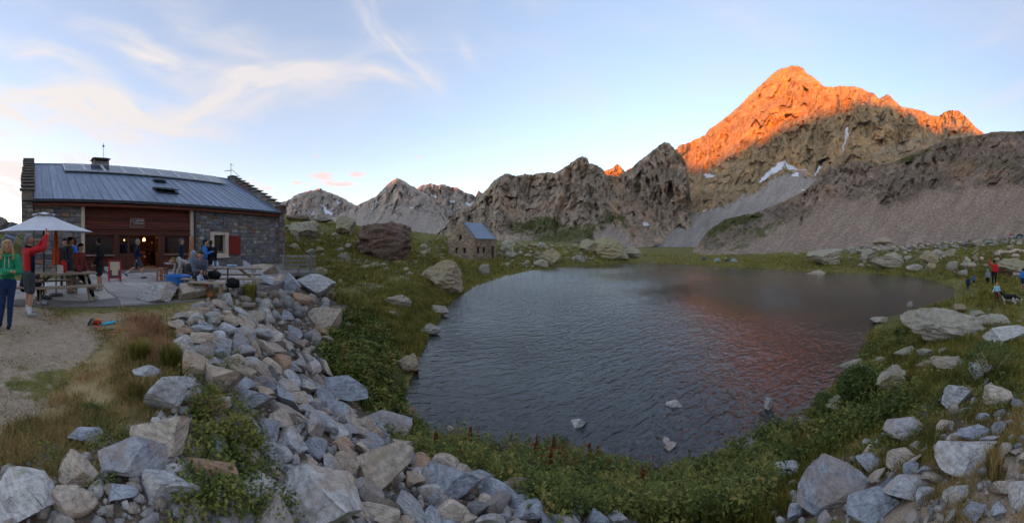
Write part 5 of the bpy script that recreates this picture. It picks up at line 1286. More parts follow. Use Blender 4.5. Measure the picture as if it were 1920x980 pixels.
# boulders strewn over the meadows
MEADOW = [([(532, 420), (640, 425), (660, 470), (660, 540), (600, 520), (535, 470)], 34, (8, 34), 'hillside right of the hut'),
          ([(780, 450), (840, 452), (830, 490), (780, 495)], 14, (7, 20), 'slope between the huge boulder and the old stone house'),
          ([(935, 455), (1090, 462), (1200, 480), (1100, 492), (1000, 505), (935, 500)], 46, (7, 30), 'stony ground right of the old stone house'),
          ([(660, 500), (790, 500), (760, 560), (640, 590), (620, 540)], 34, (6, 24), 'grass in front of the huge boulder'),
          ([(1580, 478), (1800, 462), (1920, 455), (1920, 530), (1860, 505), (1780, 515), (1600, 505)], 60, (6, 26), 'stony meadow beyond the right end of the lake'),
          ([(1720, 600), (1900, 560), (1920, 640), (1880, 700), (1700, 690)], 34, (9, 40), 'grassy right bank by the hikers'),
          ([(700, 600), (790, 620), (770, 700), (700, 720)], 9, (10, 26), 'reeds of the near left shore'),
          ([(1420, 850), (1600, 760), (1700, 700), (1720, 740), (1560, 850)], 20, (12, 40), 'green slope above the right shore')]
mr = random.Random(17)
rest_m = []
for poly, cnt, (sa, sb), where in MEADOW:
    P = np.array(poly); k = 0; tries = 0
    while k < cnt and tries < 4000:
        tries += 1
        px, py = mr.uniform(P[:, 0].min(), P[:, 0].max()), mr.uniform(P[:, 1].min(), P[:, 1].max())
        if poly_sd(np.array([px]), np.array([py]), poly)[0] > 0: continue
        s = sa + (sb - sa) * mr.random() ** 2.4; x, y, z, d = hit(px, py)
        if z < WATER - .1 or any((a - x) ** 2 + (b - y) ** 2 < (c + s / F * d * .4) ** 2 for a, b, c in LEDGER): continue
        t = mr.choice([TAN, GREY, PALE, PALE, GREY]); place_rock('boulder', px, py, s, s * mr.uniform(.45, .8), t, mr.uniform(.4, .9), near_label(px, py, '%s %s stone' % ('small' if s < sa + (sb - sa) * .15 else 'middling' if s < sa + (sb - sa) * .5 else 'big', {TAN: 'tan', GREY: 'grey', PALE: 'pale'}[t])), mr.choice(BOULD), 'boulder', 'boulders on the ' + where, mr.uniform(.7, 1.1), rr=mr); k += 1
# smaller rubble, too many to count: one object for each place
def rubble(name, label, pts, seed, base_meshes=6, mat=None, smin=.03, smax=.13, lich=.2):
    g = np.random.default_rng(seed); V = []; Fc = []; nb = 0
    protos = []
    for k in range(base_meshes):
        v, f = ico(1); v = v * (1 + .5 * (g.uniform(0, 1, (len(v), 1)) - .5))
        for c in range(8):
            n = g.normal(size=3); n /= np.linalg.norm(n); v = v - np.maximum(0, v @ n - g.uniform(.36, .7))[:, None] * n
        protos.append((v * .62, f))
    for (x, y, z, s) in pts:
        v, f = protos[g.integers(base_meshes)]; a = g.uniform(0, 6.28); ca, sa = math.cos(a), math.sin(a)
        b = g.normal(0, .4); cb, sb = math.cos(b), math.sin(b)
        R_ = np.array([[ca, -sa, 0], [sa, ca, 0], [0, 0, 1]]) @ np.array([[1, 0, 0], [0, cb, -sb], [0, sb, cb]])
        V.append((v * np.array([s, s * g.uniform(.6, 1), s * g.uniform(.4, .8)])) @ R_.T + np.array([x, y, z + s * .12])); Fc.append(f + nb); nb += len(v)
    o = mesh_np(name, np.concatenate(V), np.concatenate(Fc), mat or M_rubble, False); setp(o, label, 'rubble', kind='stuff'); return o
def rub_mat(name, stops):
    m, n = newmat(name); g_ = n('NewGeometry')
    nz = n('TexNoise', {'Vector': g_.outputs['Position'], 'Scale': 22.0, 'Detail': 4.0, 'Roughness': .65}).outputs[0]
    col = n.mix(1.0, n.ramp(nz, [(.3, .5), (.7, 1.3)]), n.ramp(g_.outputs['Random Per Island'], stops), 'MULTIPLY'); finish(n, col, .9, nz, .5, .03, .3); return m
M_rubble = rub_mat('rubble_stone', [(0.0, (.20, .19, .185)), (.35, (.32, .30, .275)), (.6, (.34, .27, .20)), (.8, (.46, .42, .37)), (1.0, (.13, .12, .115))])
M_rubble2 = rub_mat('far_rubble_stone', [(0.0, (.17, .155, .12)), (.5, (.28, .26, .215)), (1.0, (.38, .35, .30))])
pts = [(x, y, z + .0, s) for (x, y, z, s, a, b, D) in pile[N_BANK:]]
g = np.random.default_rng(55)
def scatter(poly, n, sa, sb, pw=2.0, scale_d=False):
    P = np.array(poly); px = g.uniform(P[:, 0].min(), P[:, 0].max(), n * 3); py = g.uniform(P[:, 1].min(), P[:, 1].max(), n * 3)
    ok = poly_sd(px, py, poly) < 0; px, py = px[ok][:n], py[ok][:n]; X, Y, Z, D = hits(px, py)
    s = sa + (sb - sa) * g.uniform(0, 1, len(X)) ** pw
    if scale_d: s = s * D / 40
    return [(x, y, z, q) for x, y, z, q in zip(X, Y, Z, s)]
pts += scatter(BANK, 2200, .04, .16)
rubble('bank_rubble', 'small broken stones filling the gaps of the rock bank', pts, 3)
pts = scatter(BANK_R, 520, .012, .08, 3) + [(x, y, z, s) for (x, y, z, s, a, b, D) in pile_r[34:90]] + scatter(PATHS[6], 260, .01, .05) + scatter(PATHS[7], 300, .01, .05, 3) + scatter(PATHS[0], 420, .008, .05, 3) + scatter(PATHS[0], 70, .05, .15, 1.5) + scatter(DIRT, 500, .008, .035, 3)
rubble('loose_pebbles', 'loose pebbles and chips on the bare foreground soil', pts, 4)
pts = []
for poly, cnt, ss, w in MEADOW[:5]: pts += scatter(poly, cnt * 9, .10, .55, 3, True)
pts += scatter([(1480, 478), (1640, 458), (1800, 448), (1920, 440), (1920, 458), (1800, 468), (1640, 476)], 700, .2, 1.1, 3, True)
rubble('meadow_rubble', 'scattered small stones across the far meadows', pts, 5, mat=M_rubble2)
pts = scatter([(565, 482 + 7), (680, 490), (780, 489), (785, 497), (670, 497)], 240, .18, .5, 1.5); rubble('dry_stone_edging', 'low rough line of stones at the foot of the huge boulder', pts, 6, mat=M_rubble2)

# ------------------------------------------------------------------ vegetation
def blades(name, label, poly, n, hmin, hmax, mat, seed, wid=.0022, lean=.5, tuft=5, dist_pow=.55, cat='grass', mask=None, avoid=True):
    """grass blades in tufts; blade width grows with distance so that tufts keep their cover"""
    g = np.random.default_rng(seed); P = np.array(poly)
    px = g.uniform(P[:, 0].min(), P[:, 0].max(), n * 4); py = g.uniform(P[:, 1].min(), P[:, 1].max(), n * 4)
    ok = poly_sd(px + g.normal(0, 6, len(px)), py + g.normal(0, 5, len(py)), poly) < 0
    if mask is not None: ok &= mask(px, py, g)
    px, py = px[ok][:n], py[ok][:n]
    X, Y, Z, D = hits(px, py)
    keep = Z > WATER + .02; X, Y, Z, D = X[keep], Y[keep], Z[keep], D[keep]
    X = np.repeat(X, tuft) + g.normal(0, 1, len(X) * tuft) * np.repeat(.02 + .006 * D, tuft); Y = np.repeat(Y, tuft) + g.normal(0, 1, len(Y) * tuft) * np.repeat(.02 + .006 * D, tuft)
    D = np.repeat(D, tuft); Z = ground_z(X, Y)
    keep = Z > WATER + .0; X, Y, Z, D = X[keep], Y[keep], Z[keep], D[keep]; N = len(X)
    h = (hmin + (hmax - hmin) * g.uniform(0, 1, N) ** 1.5) * np.clip(D / 8, .6, 2.2) ** .35
    w = wid * np.maximum(1.0, D) ** (dist_pow + .35)
    a = g.uniform(0, 2 * math.pi, N); b = g.uniform(0, 2 * math.pi, N); ln = lean * h * g.uniform(.2, 1, N)
    dx, dy = np.cos(a) * w, np.sin(a) * w; lx, ly = np.cos(b) * ln, np.sin(b) * ln
    base = np.stack([X, Y, Z - .02], -1)
    def off(x, y, z): return base + np.stack([x, y, z], -1)
    V = np.stack([off(-dx, -dy, 0 * h), off(dx, dy, 0 * h), off(lx * .35 + dx * .75, ly * .35 + dy * .75, h * .55), off(lx * .35 - dx * .75, ly * .35 - dy * .75, h * .55), off(lx, ly, h * .95)], 1).reshape(-1, 3)
    i = np.arange(N)[:, None] * 5
    Fq = np.concatenate([i + np.array([[0, 1, 2]]), i + np.array([[0, 2, 3]]), i + np.array([[3, 2, 4]])], 0)
    o = mesh_np(name, V, Fq, mat, False); setp(o, label, cat, kind='stuff'); return o
def noise_mask(sx, sy, lo, hi, seed):
    return lambda px, py, g: g.uniform(0, 1, len(px)) < sstep(lo, hi, fbm(px * sx, py * sy, seed, 3))
blades('dry_grass', 'dry straw coloured grass on the trampled slope in the left foreground', DRY, 6500, .03, .13, M_dry, 61, mask=noise_mask(.02, .03, .36, .58, 1.0), lean=.9, wid=.0016)
blades('path_grass', 'patches of short turf on the bare ground by the terrace', [(-20, 585), (60, 580), (330, 583), (300, 640), (200, 680), (60, 760), (-20, 800)], 4200, .012, .045, M_grass, 62, mask=noise_mask(.022, .05, .47, .60, 2.0), wid=.0016)
blades('path_straw', 'thin straw on the bare ground by the terrace', [(-20, 590), (330, 590), (300, 660), (160, 740), (-20, 840)], 2600, .012, .05, M_dry, 57, mask=noise_mask(.022, .05, .45, .60, 2.7), wid=.0014)
BG = [(215, 650), (300, 610), (345, 625), (340, 690), (320, 720), (250, 760), (120, 790), (20, 800), (0, 850), (120, 830), (240, 790), (210, 700)]
blades('bank_grass', 'green grass mixed with straw beside the rock bank', BG, 1300, .03, .11, M_grass, 63, wid=.0016, lean=.8)
blades('bank_straw', 'dry straw stalks beside the rock bank', BG, 3200, .04, .13, M_dry, 60, wid=.0014, lean=.8)
blades('left_meadow_grass', 'green and yellow alpine grass of the meadow left of the lake', [(530, 415), (660, 425), (800, 445), (930, 460), (1100, 465), (1200, 485), (1050, 500), (950, 515), (880, 535), (830, 575), (770, 640), (700, 600), (640, 570), (590, 525), (535, 480)], 14500, .10, .34, M_grass, 64, mask=noise_mask(.02, .04, .25, .5, 3.0), wid=.0020)
blades('far_meadow_grass', 'grazed olive meadow at the far end of the lake', [(1200, 478), (1350, 480), (1500, 472), (1640, 466), (1800, 455), (1925, 445), (1925, 535), (1800, 540), (1760, 520), (1640, 512), (1500, 505), (1350, 498), (1200, 490)], 11000, .07, .22, M_grass, 65, mask=noise_mask(.015, .06, .22, .45, 4.0), wid=.0020)
blades('right_bank_grass', 'lush green grass on the right bank of the lake', [(1925, 530), (1800, 545), (1720, 580), (1640, 600), (1610, 660), (1560, 730), (1540, 775), (1440, 820), (1330, 880), (1300, 985), (1450, 985), (1560, 850), (1700, 760), (1925, 700)], 13000, .07, .26, M_grass, 66, mask=noise_mask(.015, .02, .25, .5, 5.0), wid=.0019)
blades('corner_grass', 'thin straw grass on the stony right foreground', [(1925, 740), (1740, 780), (1640, 860), (1760, 985), (1925, 985)], 2000, .04, .15, M_dry, 67, mask=noise_mask(.02, .03, .42, .6, 6.0), wid=.0012, lean=.8)
blades('corner_green', 'green grass between the stones of the right foreground', [(1925, 680), (1760, 700), (1640, 790), (1560, 870), (1640, 900), (1780, 860), (1925, 850)], 3600, .05, .15, M_grass, 56, mask=noise_mask(.02, .03, .40, .56, 6.6), wid=.0015, lean=.7)
blades('herb_grass', 'grass stems standing among the near shore herbs', LEAFY, 3600, .14, .36, M_grass, 55, mask=noise_mask(.02, .03, .40, .58, 3.3), wid=.0013, lean=.5)
blades('shore_grass', 'bright green sedge along the left waterline', [(700, 560), (770, 545), (860, 560), (830, 600), (800, 640), (780, 670), (740, 640)], 4500, .10, .32, M_grass, 68, wid=.0020)
blades('rusty_grass', 'rusty seed heads of tall grass at the top of the bank', [(245, 600), (300, 596), (312, 640), (290, 690), (240, 660)], 420, .10, .26, M_heath, 69, wid=.0013, lean=.5)

def leaves(name, label, poly, n, per, size, mat, seed, height=.35, mask=None, cat='plants', kind='stuff', pts=None, spread=.16):
    """leafy herbs: stems of broad bent leaves"""
    g = np.random.default_rng(seed)
    if pts is None:
        P = np.array(poly); px = g.uniform(P[:, 0].min(), P[:, 0].max(), n * 4); py = g.uniform(P[:, 1].min(), P[:, 1].max(), n * 4)
        ok = poly_sd(px, py, poly) < 0
        if mask is not None: ok &= mask(px, py, g)
        px, py = px[ok][:n], py[ok][:n]; X, Y, Z, D = hits(px, py); keep = Z > WATER + .01; X, Y, Z, D = X[keep], Y[keep], Z[keep], D[keep]
        H = height * g.uniform(.45, 1.15, len(X)) * (0.6 + .8 * fbm(X * .8, Y * .8, 7.0, 3))
    else:
        X, Y, Z, H = [np.array(q, float) for q in zip(*pts)]
    M = len(X); N = M * per
    u = g.uniform(0.05, 1, N); rad = spread * np.repeat(H / height, per) * np.sqrt(g.uniform(0, 1, N)) * (1.15 - .55 * u)
    th = g.uniform(0, 2 * math.pi, N)
    cx = np.repeat(X, per) + np.cos(th) * rad; cy = np.repeat(Y, per) + np.sin(th) * rad; cz_ = np.repeat(Z, per) + u * np.repeat(H, per)
    s = size * g.uniform(.5, 1.3, N) * np.clip(np.repeat(np.hypot(X, Y), per) / 6, .75, 2.0) ** .5
    s = s * np.repeat(g.uniform(.55, 1.6, M), per)
    az = th + g.normal(0, .7, N); el = g.uniform(-.5, .8, N)
    d = np.stack([np.cos(az) * np.cos(el), np.sin(az) * np.cos(el), np.sin(el)], -1)
    sd = np.stack([-np.sin(az), np.cos(az), g.normal(0, .35, N)], -1); sd /= np.linalg.norm(sd, axis=1)[:, None]
    up = np.cross(d, sd)
    c = np.stack([cx, cy, cz_], -1); S_ = s[:, None]
    V = np.stack([c, c + d * S_ * .5 + sd * S_ * .28 + up * S_ * .10, c + d * S_ - up * S_ * .12, c + d * S_ * .5 - sd * S_ * .28 + up * S_ * .10], 1).reshape(-1, 3)
    i = np.arange(N)[:, None] * 4; Fq = np.concatenate([i + np.array([[0, 1, 2]]), i + np.array([[0, 2, 3]])], 0)
    o = mesh_np(name, V, Fq, mat, False); setp(o, label, cat, kind=kind); return o
leaves('shore_undergrowth', 'dense dark green leafy herbs covering the slope down to the near shore', [p for p in LEAFY], 3300, 26, .060, M_leaf, 71, .34, mask=noise_mask(.012, .016, .22, .42, 8.0))
leaves('left_undergrowth', 'dark green herbs between the rock bank and the left shore', [(640, 590), (680, 590), (735, 640), (745, 700), (755, 770), (700, 770), (640, 720), (600, 680), (610, 645)], 420, 24, .080, M_leaf, 72, .36, mask=noise_mask(.03, .03, .34, .55, 12.0))
blades('left_slope_grass', 'long dark green grass between the rock bank and the left shore', [(640, 590), (680, 590), (735, 640), (745, 700), (755, 770), (700, 770), (640, 720), (600, 680), (610, 645)], 2600, .12, .34, M_fern, 59, wid=.0019)
leaves('left_red_stems', 'rusty stems scattered in the left shore herbs', [(660, 600), (735, 640), (745, 700), (700, 740), (640, 690)], 40, 8, .06, M_red, 58, .40)
leaves('bank_nettles', 'dark nettles growing between the rocks of the bank', [(380, 760), (420, 745), (470, 790), (480, 870), (440, 900), (380, 870), (350, 800)], 120, 34, .042, M_leaf, 73, .20)
leaves('bank_nettles', 'leafy weeds among the rocks at the bottom of the bank', [(350, 880), (500, 880), (540, 985), (340, 985)], 150, 34, .034, M_leaf, 74, .16)
leaves('bank_nettles', 'sparse weeds in the upper part of the rock bank', [(340, 700), (380, 560), (420, 560), (420, 640), (460, 700), (400, 760), (350, 760)], 60, 30, .040, M_leaf, 75, .16)
leaves('corner_weeds', 'low weeds at the edge of the dry grass in the left foreground', [(60, 800), (300, 730), (330, 780), (230, 880), (180, 960), (120, 880), (40, 830)], 260, 26, .020, M_leaf, 76, .075, mask=noise_mask(.02, .03, .42, .6, 9.0), spread=.08)
leaves('right_weeds', 'dark weeds growing round the right foreground rocks', [(1925, 640), (1840, 640), (1700, 760), (1560, 850), (1640, 870), (1760, 800), (1925, 760)], 420, 26, .036, M_leaf, 77, .15)
leaves('reddening_leaves', 'reddish sorrel leaves among the herbs by the near shore', [(840, 840), (1000, 852), (1150, 885), (1280, 910), (1270, 940), (1100, 915), (950, 890), (830, 870)], 90, 10, .06, M_red, 78, .40)
leaves('dock_leaves', 'broad pale green dock leaves among the near shore herbs', [(800, 830), (1000, 850), (1150, 880), (1280, 905), (1400, 850), (1540, 770), (1560, 820), (1400, 930), (1150, 950), (900, 880)], 170, 9, .115, leaf_mat('dock_leaf', [(.2, (.09, .12, .022)), (.6, (.17, .19, .035)), (.92, (.30, .20, .05))]), 79, .36)
# single bushes, tufts and stalks that stand out
def bush(px, py, wpx, hpx, label, mat, seed, per=420, leaf=.05, cat='bush', name='bush', grassy=False):
    x, y, z, d = hit(px, py); w, h = wpx / F * d, hpx / F * d; g = np.random.default_rng(seed)
    root = empty(name, (x, y, z)); setp(root, label, cat)
    if grassy:
        N = per; a = g.uniform(0, 6.28, N); rr_ = np.sqrt(g.uniform(0, 1, N)) * w * .22; ln = g.uniform(.1, 1, N) * w * .42; hh = h * g.uniform(.55, 1.05, N); wd = .0028 * d ** .7
        b = np.stack([np.cos(a) * rr_, np.sin(a) * rr_, np.full(N, -.03)], -1); tn = np.stack([-np.sin(a) * wd, np.cos(a) * wd, 0 * a], -1); out = np.stack([np.cos(a) * ln, np.sin(a) * ln, hh], -1)
        mid = b + out * np.array([.4, .4, .62]); V = np.stack([b - tn, b + tn, mid + tn * .8, mid - tn * .8, b + out], 1).reshape(-1, 3)
        i = np.arange(N)[:, None] * 5; Fq = np.concatenate([i + np.array([[0, 1, 2]]), i + np.array([[0, 2, 3]]), i + np.array([[3, 2, 4]])], 0)
        mesh_np('blades', V, Fq, mat, False, root)
    else:
        st = MB()
        for k in range(7): a = g.uniform(0, 6.28); q = w * .3; st.tube([(0, 0, -.05), (math.cos(a) * q * .5, math.sin(a) * q * .5, h * .4), (math.cos(a) * q, math.sin(a) * q, h * .75)], [.012, .009, .004], 5)
        st.build('stems', M_wood, root)
        N = per; th = g.uniform(0, 6.28, N); u = g.uniform(0, 1, N); R_ = np.sqrt(g.uniform(.05, 1, N)) * w * .5 * np.sin(np.clip(u * .85 + .15, 0, 1) * math.pi) ** .5 * (.8 + .4 * fbm(np.cos(th) * 2, np.sin(th) * 2, u * 3, 3))
        c = np.stack([np.cos(th) * R_, np.sin(th) * R_, u * h], -1); az = th + g.normal(0, .7, N); el = g.uniform(-.3, .9, N)
        dv = np.stack([np.cos(az) * np.cos(el), np.sin(az) * np.cos(el), np.sin(el)], -1); sd = np.stack([-np.sin(az), np.cos(az), g.normal(0, .3, N)], -1); up = np.cross(dv, sd); S_ = (leaf * g.uniform(.6, 1.3, N))[:, None]
        V = np.stack([c, c + dv * S_ * .5 + sd * S_ * .26 + up * S_ * .1, c + dv * S_ - up * S_ * .1, c + dv * S_ * .5 - sd * S_ * .26 + up * S_ * .1], 1).reshape(-1, 3)
        i = np.arange(N)[:, None] * 4; Fq = np.concatenate([i + np.array([[0, 1, 2]]), i + np.array([[0, 2, 3]])], 0); mesh_np('leaves', V, Fq, mat, False, root)
    return root
bush(1612, 752, 84, 62, 'dark fern like bush on the right shore', M_fern, 81, 1500, .085)
bush(1545, 790, 50, 50, 'bright green bush at the right waterline left of the rounded boulder', M_fern, 82, 700, .07)
bush(740, 740, 44, 44, 'yellow green leafy bush at the near left waterline', leaf_mat('yellow_leaf', [(.2, (.07, .085, .015)), (.8, (.17, .16, .03))]), 83, 420, .075)
bush(772, 795, 28, 26, 'small mossy cushion plant at the left waterline', M_heath, 84, 260, .045, cat='plant', name='cushion_plant')
bush(468, 562, 42, 38, 'bright green grass tuft growing at the terrace edge', M_grass, 85, 420, cat='grass tuft', name='grass_tuft', grassy=True)
bush(262, 675, 60, 44, 'tall green grass tuft left of the rock bank', M_grass, 86, 520, cat='grass tuft', name='grass_tuft', grassy=True)
bush(320, 690, 60, 46, 'green grass tuft against the upper bank rocks', M_grass, 87, 420, cat='grass tuft', name='grass_tuft', grassy=True)
bush(255, 752, 44, 44, 'straw coloured grass tuft beside the half buried rock', M_dry, 88, 360, cat='grass tuft', name='grass_tuft', grassy=True)
bush(1865, 905, 50, 70, 'dry bleached grass tuft right of the white wedge rock', M_dry, 89, 260, cat='grass tuft', name='grass_tuft', grassy=True)
bush(1860, 705, 120, 60, 'dark leafy bush among the rocks at the right edge', M_fern, 90, 1100, .05)
bush(445, 850, 90, 56, 'dark leafy bush growing in the middle of the rock bank', M_leaf, 91, 620, .045)
bush(420, 955, 90, 44, 'dark leafy bush at the bottom of the rock bank', M_leaf, 92, 560, .035)
bush(395, 800, 60, 70, 'dark upright weed beside the pointed tan block', M_leaf, 93, 700, .04, cat='plant', name='weed')
def stalk(px, py, hpx, label, seed):
    x, y, z, d = hit(px, py); h = hpx / F * d; r = random.Random(seed); root = empty('sorrel_stalk', (x, y, z)); setp(root, label, 'plant', 'reddish sorrel stalks by the water')
    MB().tube([(0, 0, -.03), (.02, 0, h * .5), (.03, .01, h)], [.008, .006, .003], 5).build('stem', M_heath, root)
    m = MB()
    for k in range(46): u = r.uniform(.35, 1); a = r.uniform(0, 6.28); q = .05 * (1.3 - u); m.blob((math.cos(a) * q + .03 * u, math.sin(a) * q, h * u), (.014, .014, .02), 5, 4)
    setp(m.build('seed_head', M_red, root), kind='stuff')
for k, (px, py, h) in enumerate(((1004, 870, 52), (1036, 872, 50), (1103, 880, 46), (1118, 884, 42), (1208, 905, 34), (880, 842, 36), (815, 850, 40), (1030, 905, 60), (1203, 930, 50))):
    stalk(px, py, h, ['third sorrel stalk from the left, nearly mid shore', 'tall sorrel stalk right of mid shore before the pale stone', 'sorrel stalk left of a close twin by the water', 'sorrel stalk right of its close twin by the water', 'short sorrel stalk near the bottom of the lake', 'second sorrel stalk from the left at the water', 'leftmost sorrel stalk on the near shore', 'tallest sorrel stalk standing lower in the herbs', 'rightmost sorrel stalk low in the herbs'][k], 300 + k)
# ------------------------------------------------------------------ old stone house across the meadow
def old_house():
    r = random.Random(8); a = float(az_of(887)); d = 52.0
    x, y = d * math.sin(a), d * math.cos(a); z0 = EYE - (487 - HOR) / F * d - .1
    ang = -a + math.radians(50)                       # local x along the eaves wall
    H = empty('stone_house', (x, y, z0), ang); setp(H, 'small old stone house with pale metal roof beside the lake', 'building')
    Ls, W, EH, AH = 6.8, 5.8, 3.75, 6.55
    M_old = simple('old_stone_masonry', (0.30, 0.235, 0.165), .95, .3, 3.0, .7, .04)
    cols = [((0.33, 0.245, 0.16), 4), ((0.27, 0.20, 0.14), 3), ((0.39, 0.30, 0.205), 2), ((0.20, 0.165, 0.135), 2), ((0.34, 0.19, 0.11), 1)]
    # gable wall facing left (plane x=0), openings cut as recesses by building the wall around them
    ops = [(1.55, 2.30, 3.05, 3.95), (.95 + .55, 1.0 + 1.25, .95, 1.85), (3.35, 4.1, .95, 1.85)]
    ops = [(2.55, 3.25, 3.25, 4.15), (1.55, 2.25, 1.15, 2.05), (3.45, 4.2, 1.15, 2.05)]
    def wall_with(ops, length, top_fn, name, place):
        ys = sorted({0, length, *[q for o in ops for q in o[:2]]}); mb = MB()
        for i in range(len(ys) - 1):
            y0, y1 = ys[i], ys[i + 1]; m = (y0 + y1) / 2; cut = sorted([(o[2], o[3]) for o in ops if o[0] < m < o[1]]); z = -.6
            for c0, c1 in cut + [(None, None)]:
                if c0 is None:
                    mb.add(*place(y0, y1, z, top_fn(y0), top_fn(y1)))
                else: mb.add(*place(y0, y1, z, c0, c0)); z = c1
        return mb.build(name, M_old, H)
    hx = [(3, 2, 1, 0), (4, 5, 6, 7), (0, 1, 5, 4), (1, 2, 6, 5), (2, 3, 7, 6), (3, 0, 4, 7)]
    def pl_g(y0, y1, z, za, zb): return [(0, y0, z), (.5, y0, z), (.5, y1, z), (0, y1, z), (0, y0, za), (.5, y0, za), (.5, y1, zb), (0, y1, zb)], hx
    def pl_s(x0, x1, z, za, zb): return [(x0 + .0, 0, z), (x1, 0, z), (x1, .5, z), (x0, .5, z), (x0, 0, za), (x1, 0, za), (x1, .5, zb), (x0, .5, zb)], hx
    gt = lambda q: EH + (AH - EH) * (1 - abs(q - W / 2) / (W / 2)) + .18
    ops_g = ops + [(W / 2, W / 2, 90, 91)]
    gw = wall_with(ops_g, W, gt, 'gable_wall', pl_g)
    ops_s = [(1.0, 1.75, 1.15, 2.15), (2.6, 3.35, 1.15, 2.15), (5.1, 6.1, .15, 2.2)]
    shift = lambda o: o
    mb_ops = [(a_ , b_, c_, d_) for a_, b_, c_, d_ in ops_s]
    def pl_s2(x0, x1, z, za, zb): return pl_s(x0 + .502, x1 + .502, z, za, zb)
    sw = wall_with([(a_ - .5, b_ - .5, c_, d_) for a_, b_, c_, d_ in ops_s], Ls - .5, lambda q: EH, 'eaves_wall', pl_s2)
    MB().box(.5, Ls, W - .5, W, -.6, EH).build('back_wall', M_old, H)
    MB().prism_x([(.502, -.6), (W - .502, -.6), (W - .502, EH + .3), (W / 2, AH + .05), (.502, EH + .3)], Ls - .5, Ls).build('far_gable', M_old, H)
    MB().box(.55, Ls - .55, .55, W - .55, -.5, -.1).build('inner_floor', M_interior, H)
    # facing stones, one by one on the two walls seen
    def faced(length, zt, ops, axis):
        z = -.2
        while z < zt(length / 2) + .0:
            h = r.uniform(.24, .42); q = 0
            while q < length - .05:
                w = min(r.uniform(.35, .85), length - q); c = q + w / 2
                if z + h < zt(c) - .05 and not any(o[0] - .1 < c < o[1] + .1 and o[2] - .12 < z + h / 2 < o[3] + .12 for o in ops):
                    if axis == 'g': inst('stone', r.choice(STONES), gw, (.02, c, z + h / 2), (0, 0, -math.pi / 2), (w - .02, .14, h - .02), pick_col(r, cols))
                    else: inst('stone', r.choice(STONES), sw, (c, .02, z + h / 2), (0, 0, 0), (w - .02, .14, h - .02), pick_col(r, cols))
                q += w
            z += h
    faced(W, gt, ops, 'g'); faced(Ls, lambda q: EH, ops_s, 's')
    def win(parent, axis, o, door=False):
        e = empty('door' if door else 'window', (0, 0, 0), 0, H); a0, a1, b0, b1 = o
        f = MB(); t = .07
        def bb(p0, p1, q0, q1, dp0, dp1):
            if axis == 'g': f.box(dp0, dp1, p0, p1, q0, q1)
            else: f.box(p0, p1, dp0, dp1, q0, q1)
        bb(a0, a0 + t, b0, b1, .18, .26); bb(a1 - t, a1, b0, b1, .18, .26); bb(a0 + t, a1 - t, b0, b0 + t, .18, .26); bb(a0 + t, a1 - t, b1 - t, b1, .18, .26); bb((a0 + a1) / 2 - .03, (a0 + a1) / 2 + .03, b0 + t, b1 - t, .18, .26)
        f.build('frame', M_beam, e); f = MB(); bb(a0 + t, a1 - t, b0 + t, b1 - t, .22, .235)
        if axis == 'g': f = MB().box(.22, .235, a0 + t, a1 - t, b0 + t, b1 - t)
        else: f = MB().box(a0 + t, a1 - t, .22, .235, b0 + t, b1 - t)
        f.build('door_leaf' if door else 'pane', M_beam if door else M_glass, e)
        f = MB()
        if not door:
            if axis == 'g': f.box(-.08, .1, a0 - .1, a1 + .1, b0 - .09, b0 - .005)
            else: f.box(a0 - .1, a1 + .1, -.08, .1, b0 - .09, b0 - .005)
            f.build('sill', M_slab, e)
        f = MB()
        if axis == 'g': f.box(-.05, .3, a0 - .15, a1 + .15, b1 + .005, b1 + .16)
        else: f.box(a0 - .15, a1 + .15, -.05, .3, b1 + .005, b1 + .16)
        f.build('lintel', M_beam, e)
    for o in ops: win(gw, 'g', o)
    for o in ops_s[:2]: win(sw, 's', o)
    win(sw, 's', ops_s[2], True)
    # roof sheets with battens, seen from the lake side
    roof = empty('roof', (0, 0, 0), 0, H); n = 8; L_ = (Ls - .9) / n
    M_pale = simple('pale_roof_metal', (0.19, 0.24, 0.31), .45, .2, 2.0, .1, .01, metal=.3)
    u = Vector((0, W / 2 + .25, AH - EH + .1)); L = u.length; u.normalize(); nn = Vector((0, -u.z, u.y))
    for k in range(n):
        for rowk in range(2):
            c = Vector((.45 + (k + .5) * L_, -.25, EH - .08)) + u * L * (.25 + .5 * rowk) + nn * (.02 + .012 * rowk + r.uniform(0, .01))
            m = MB(); m.obox(c, (1, 0, 0), u, nn, L_ / 2 - .01, L * .26, .015); m.obox(c + Vector((L_ / 2, 0, 0)), (1, 0, 0), u, nn, .02, L * .25, .035); m.build('roof_sheet', M_pale, roof)
    MB().add([(.4, W / 2, AH), (Ls - .4, W / 2, AH), (Ls - .4, W + .2, EH), (.4, W + .2, EH), (.4, W / 2, AH - .1), (Ls - .4, W / 2, AH - .1), (Ls - .4, W + .2, EH - .1), (.4, W + .2, EH - .1)], hx[:2] + [(0, 1, 5, 4), (2, 3, 7, 6)]).build('back_roof', M_pale, roof)
    # stepped slabs on both gables
    for xg in (-.08, Ls - .55):
        for k in range(9):
            for sgn in (0, 1):
                q0 = W / 2 * k / 9; yy = (q0, q0 + W / 18 * 1.6); zt = gt(q0 + .25)
                if sgn: yy = (W - yy[1], W - yy[0])
                MB().box(xg, xg + .62, yy[0], yy[1], zt - .02, zt + .10).build('coping_slab', M_slab, H, bevel=.01)
old_house()

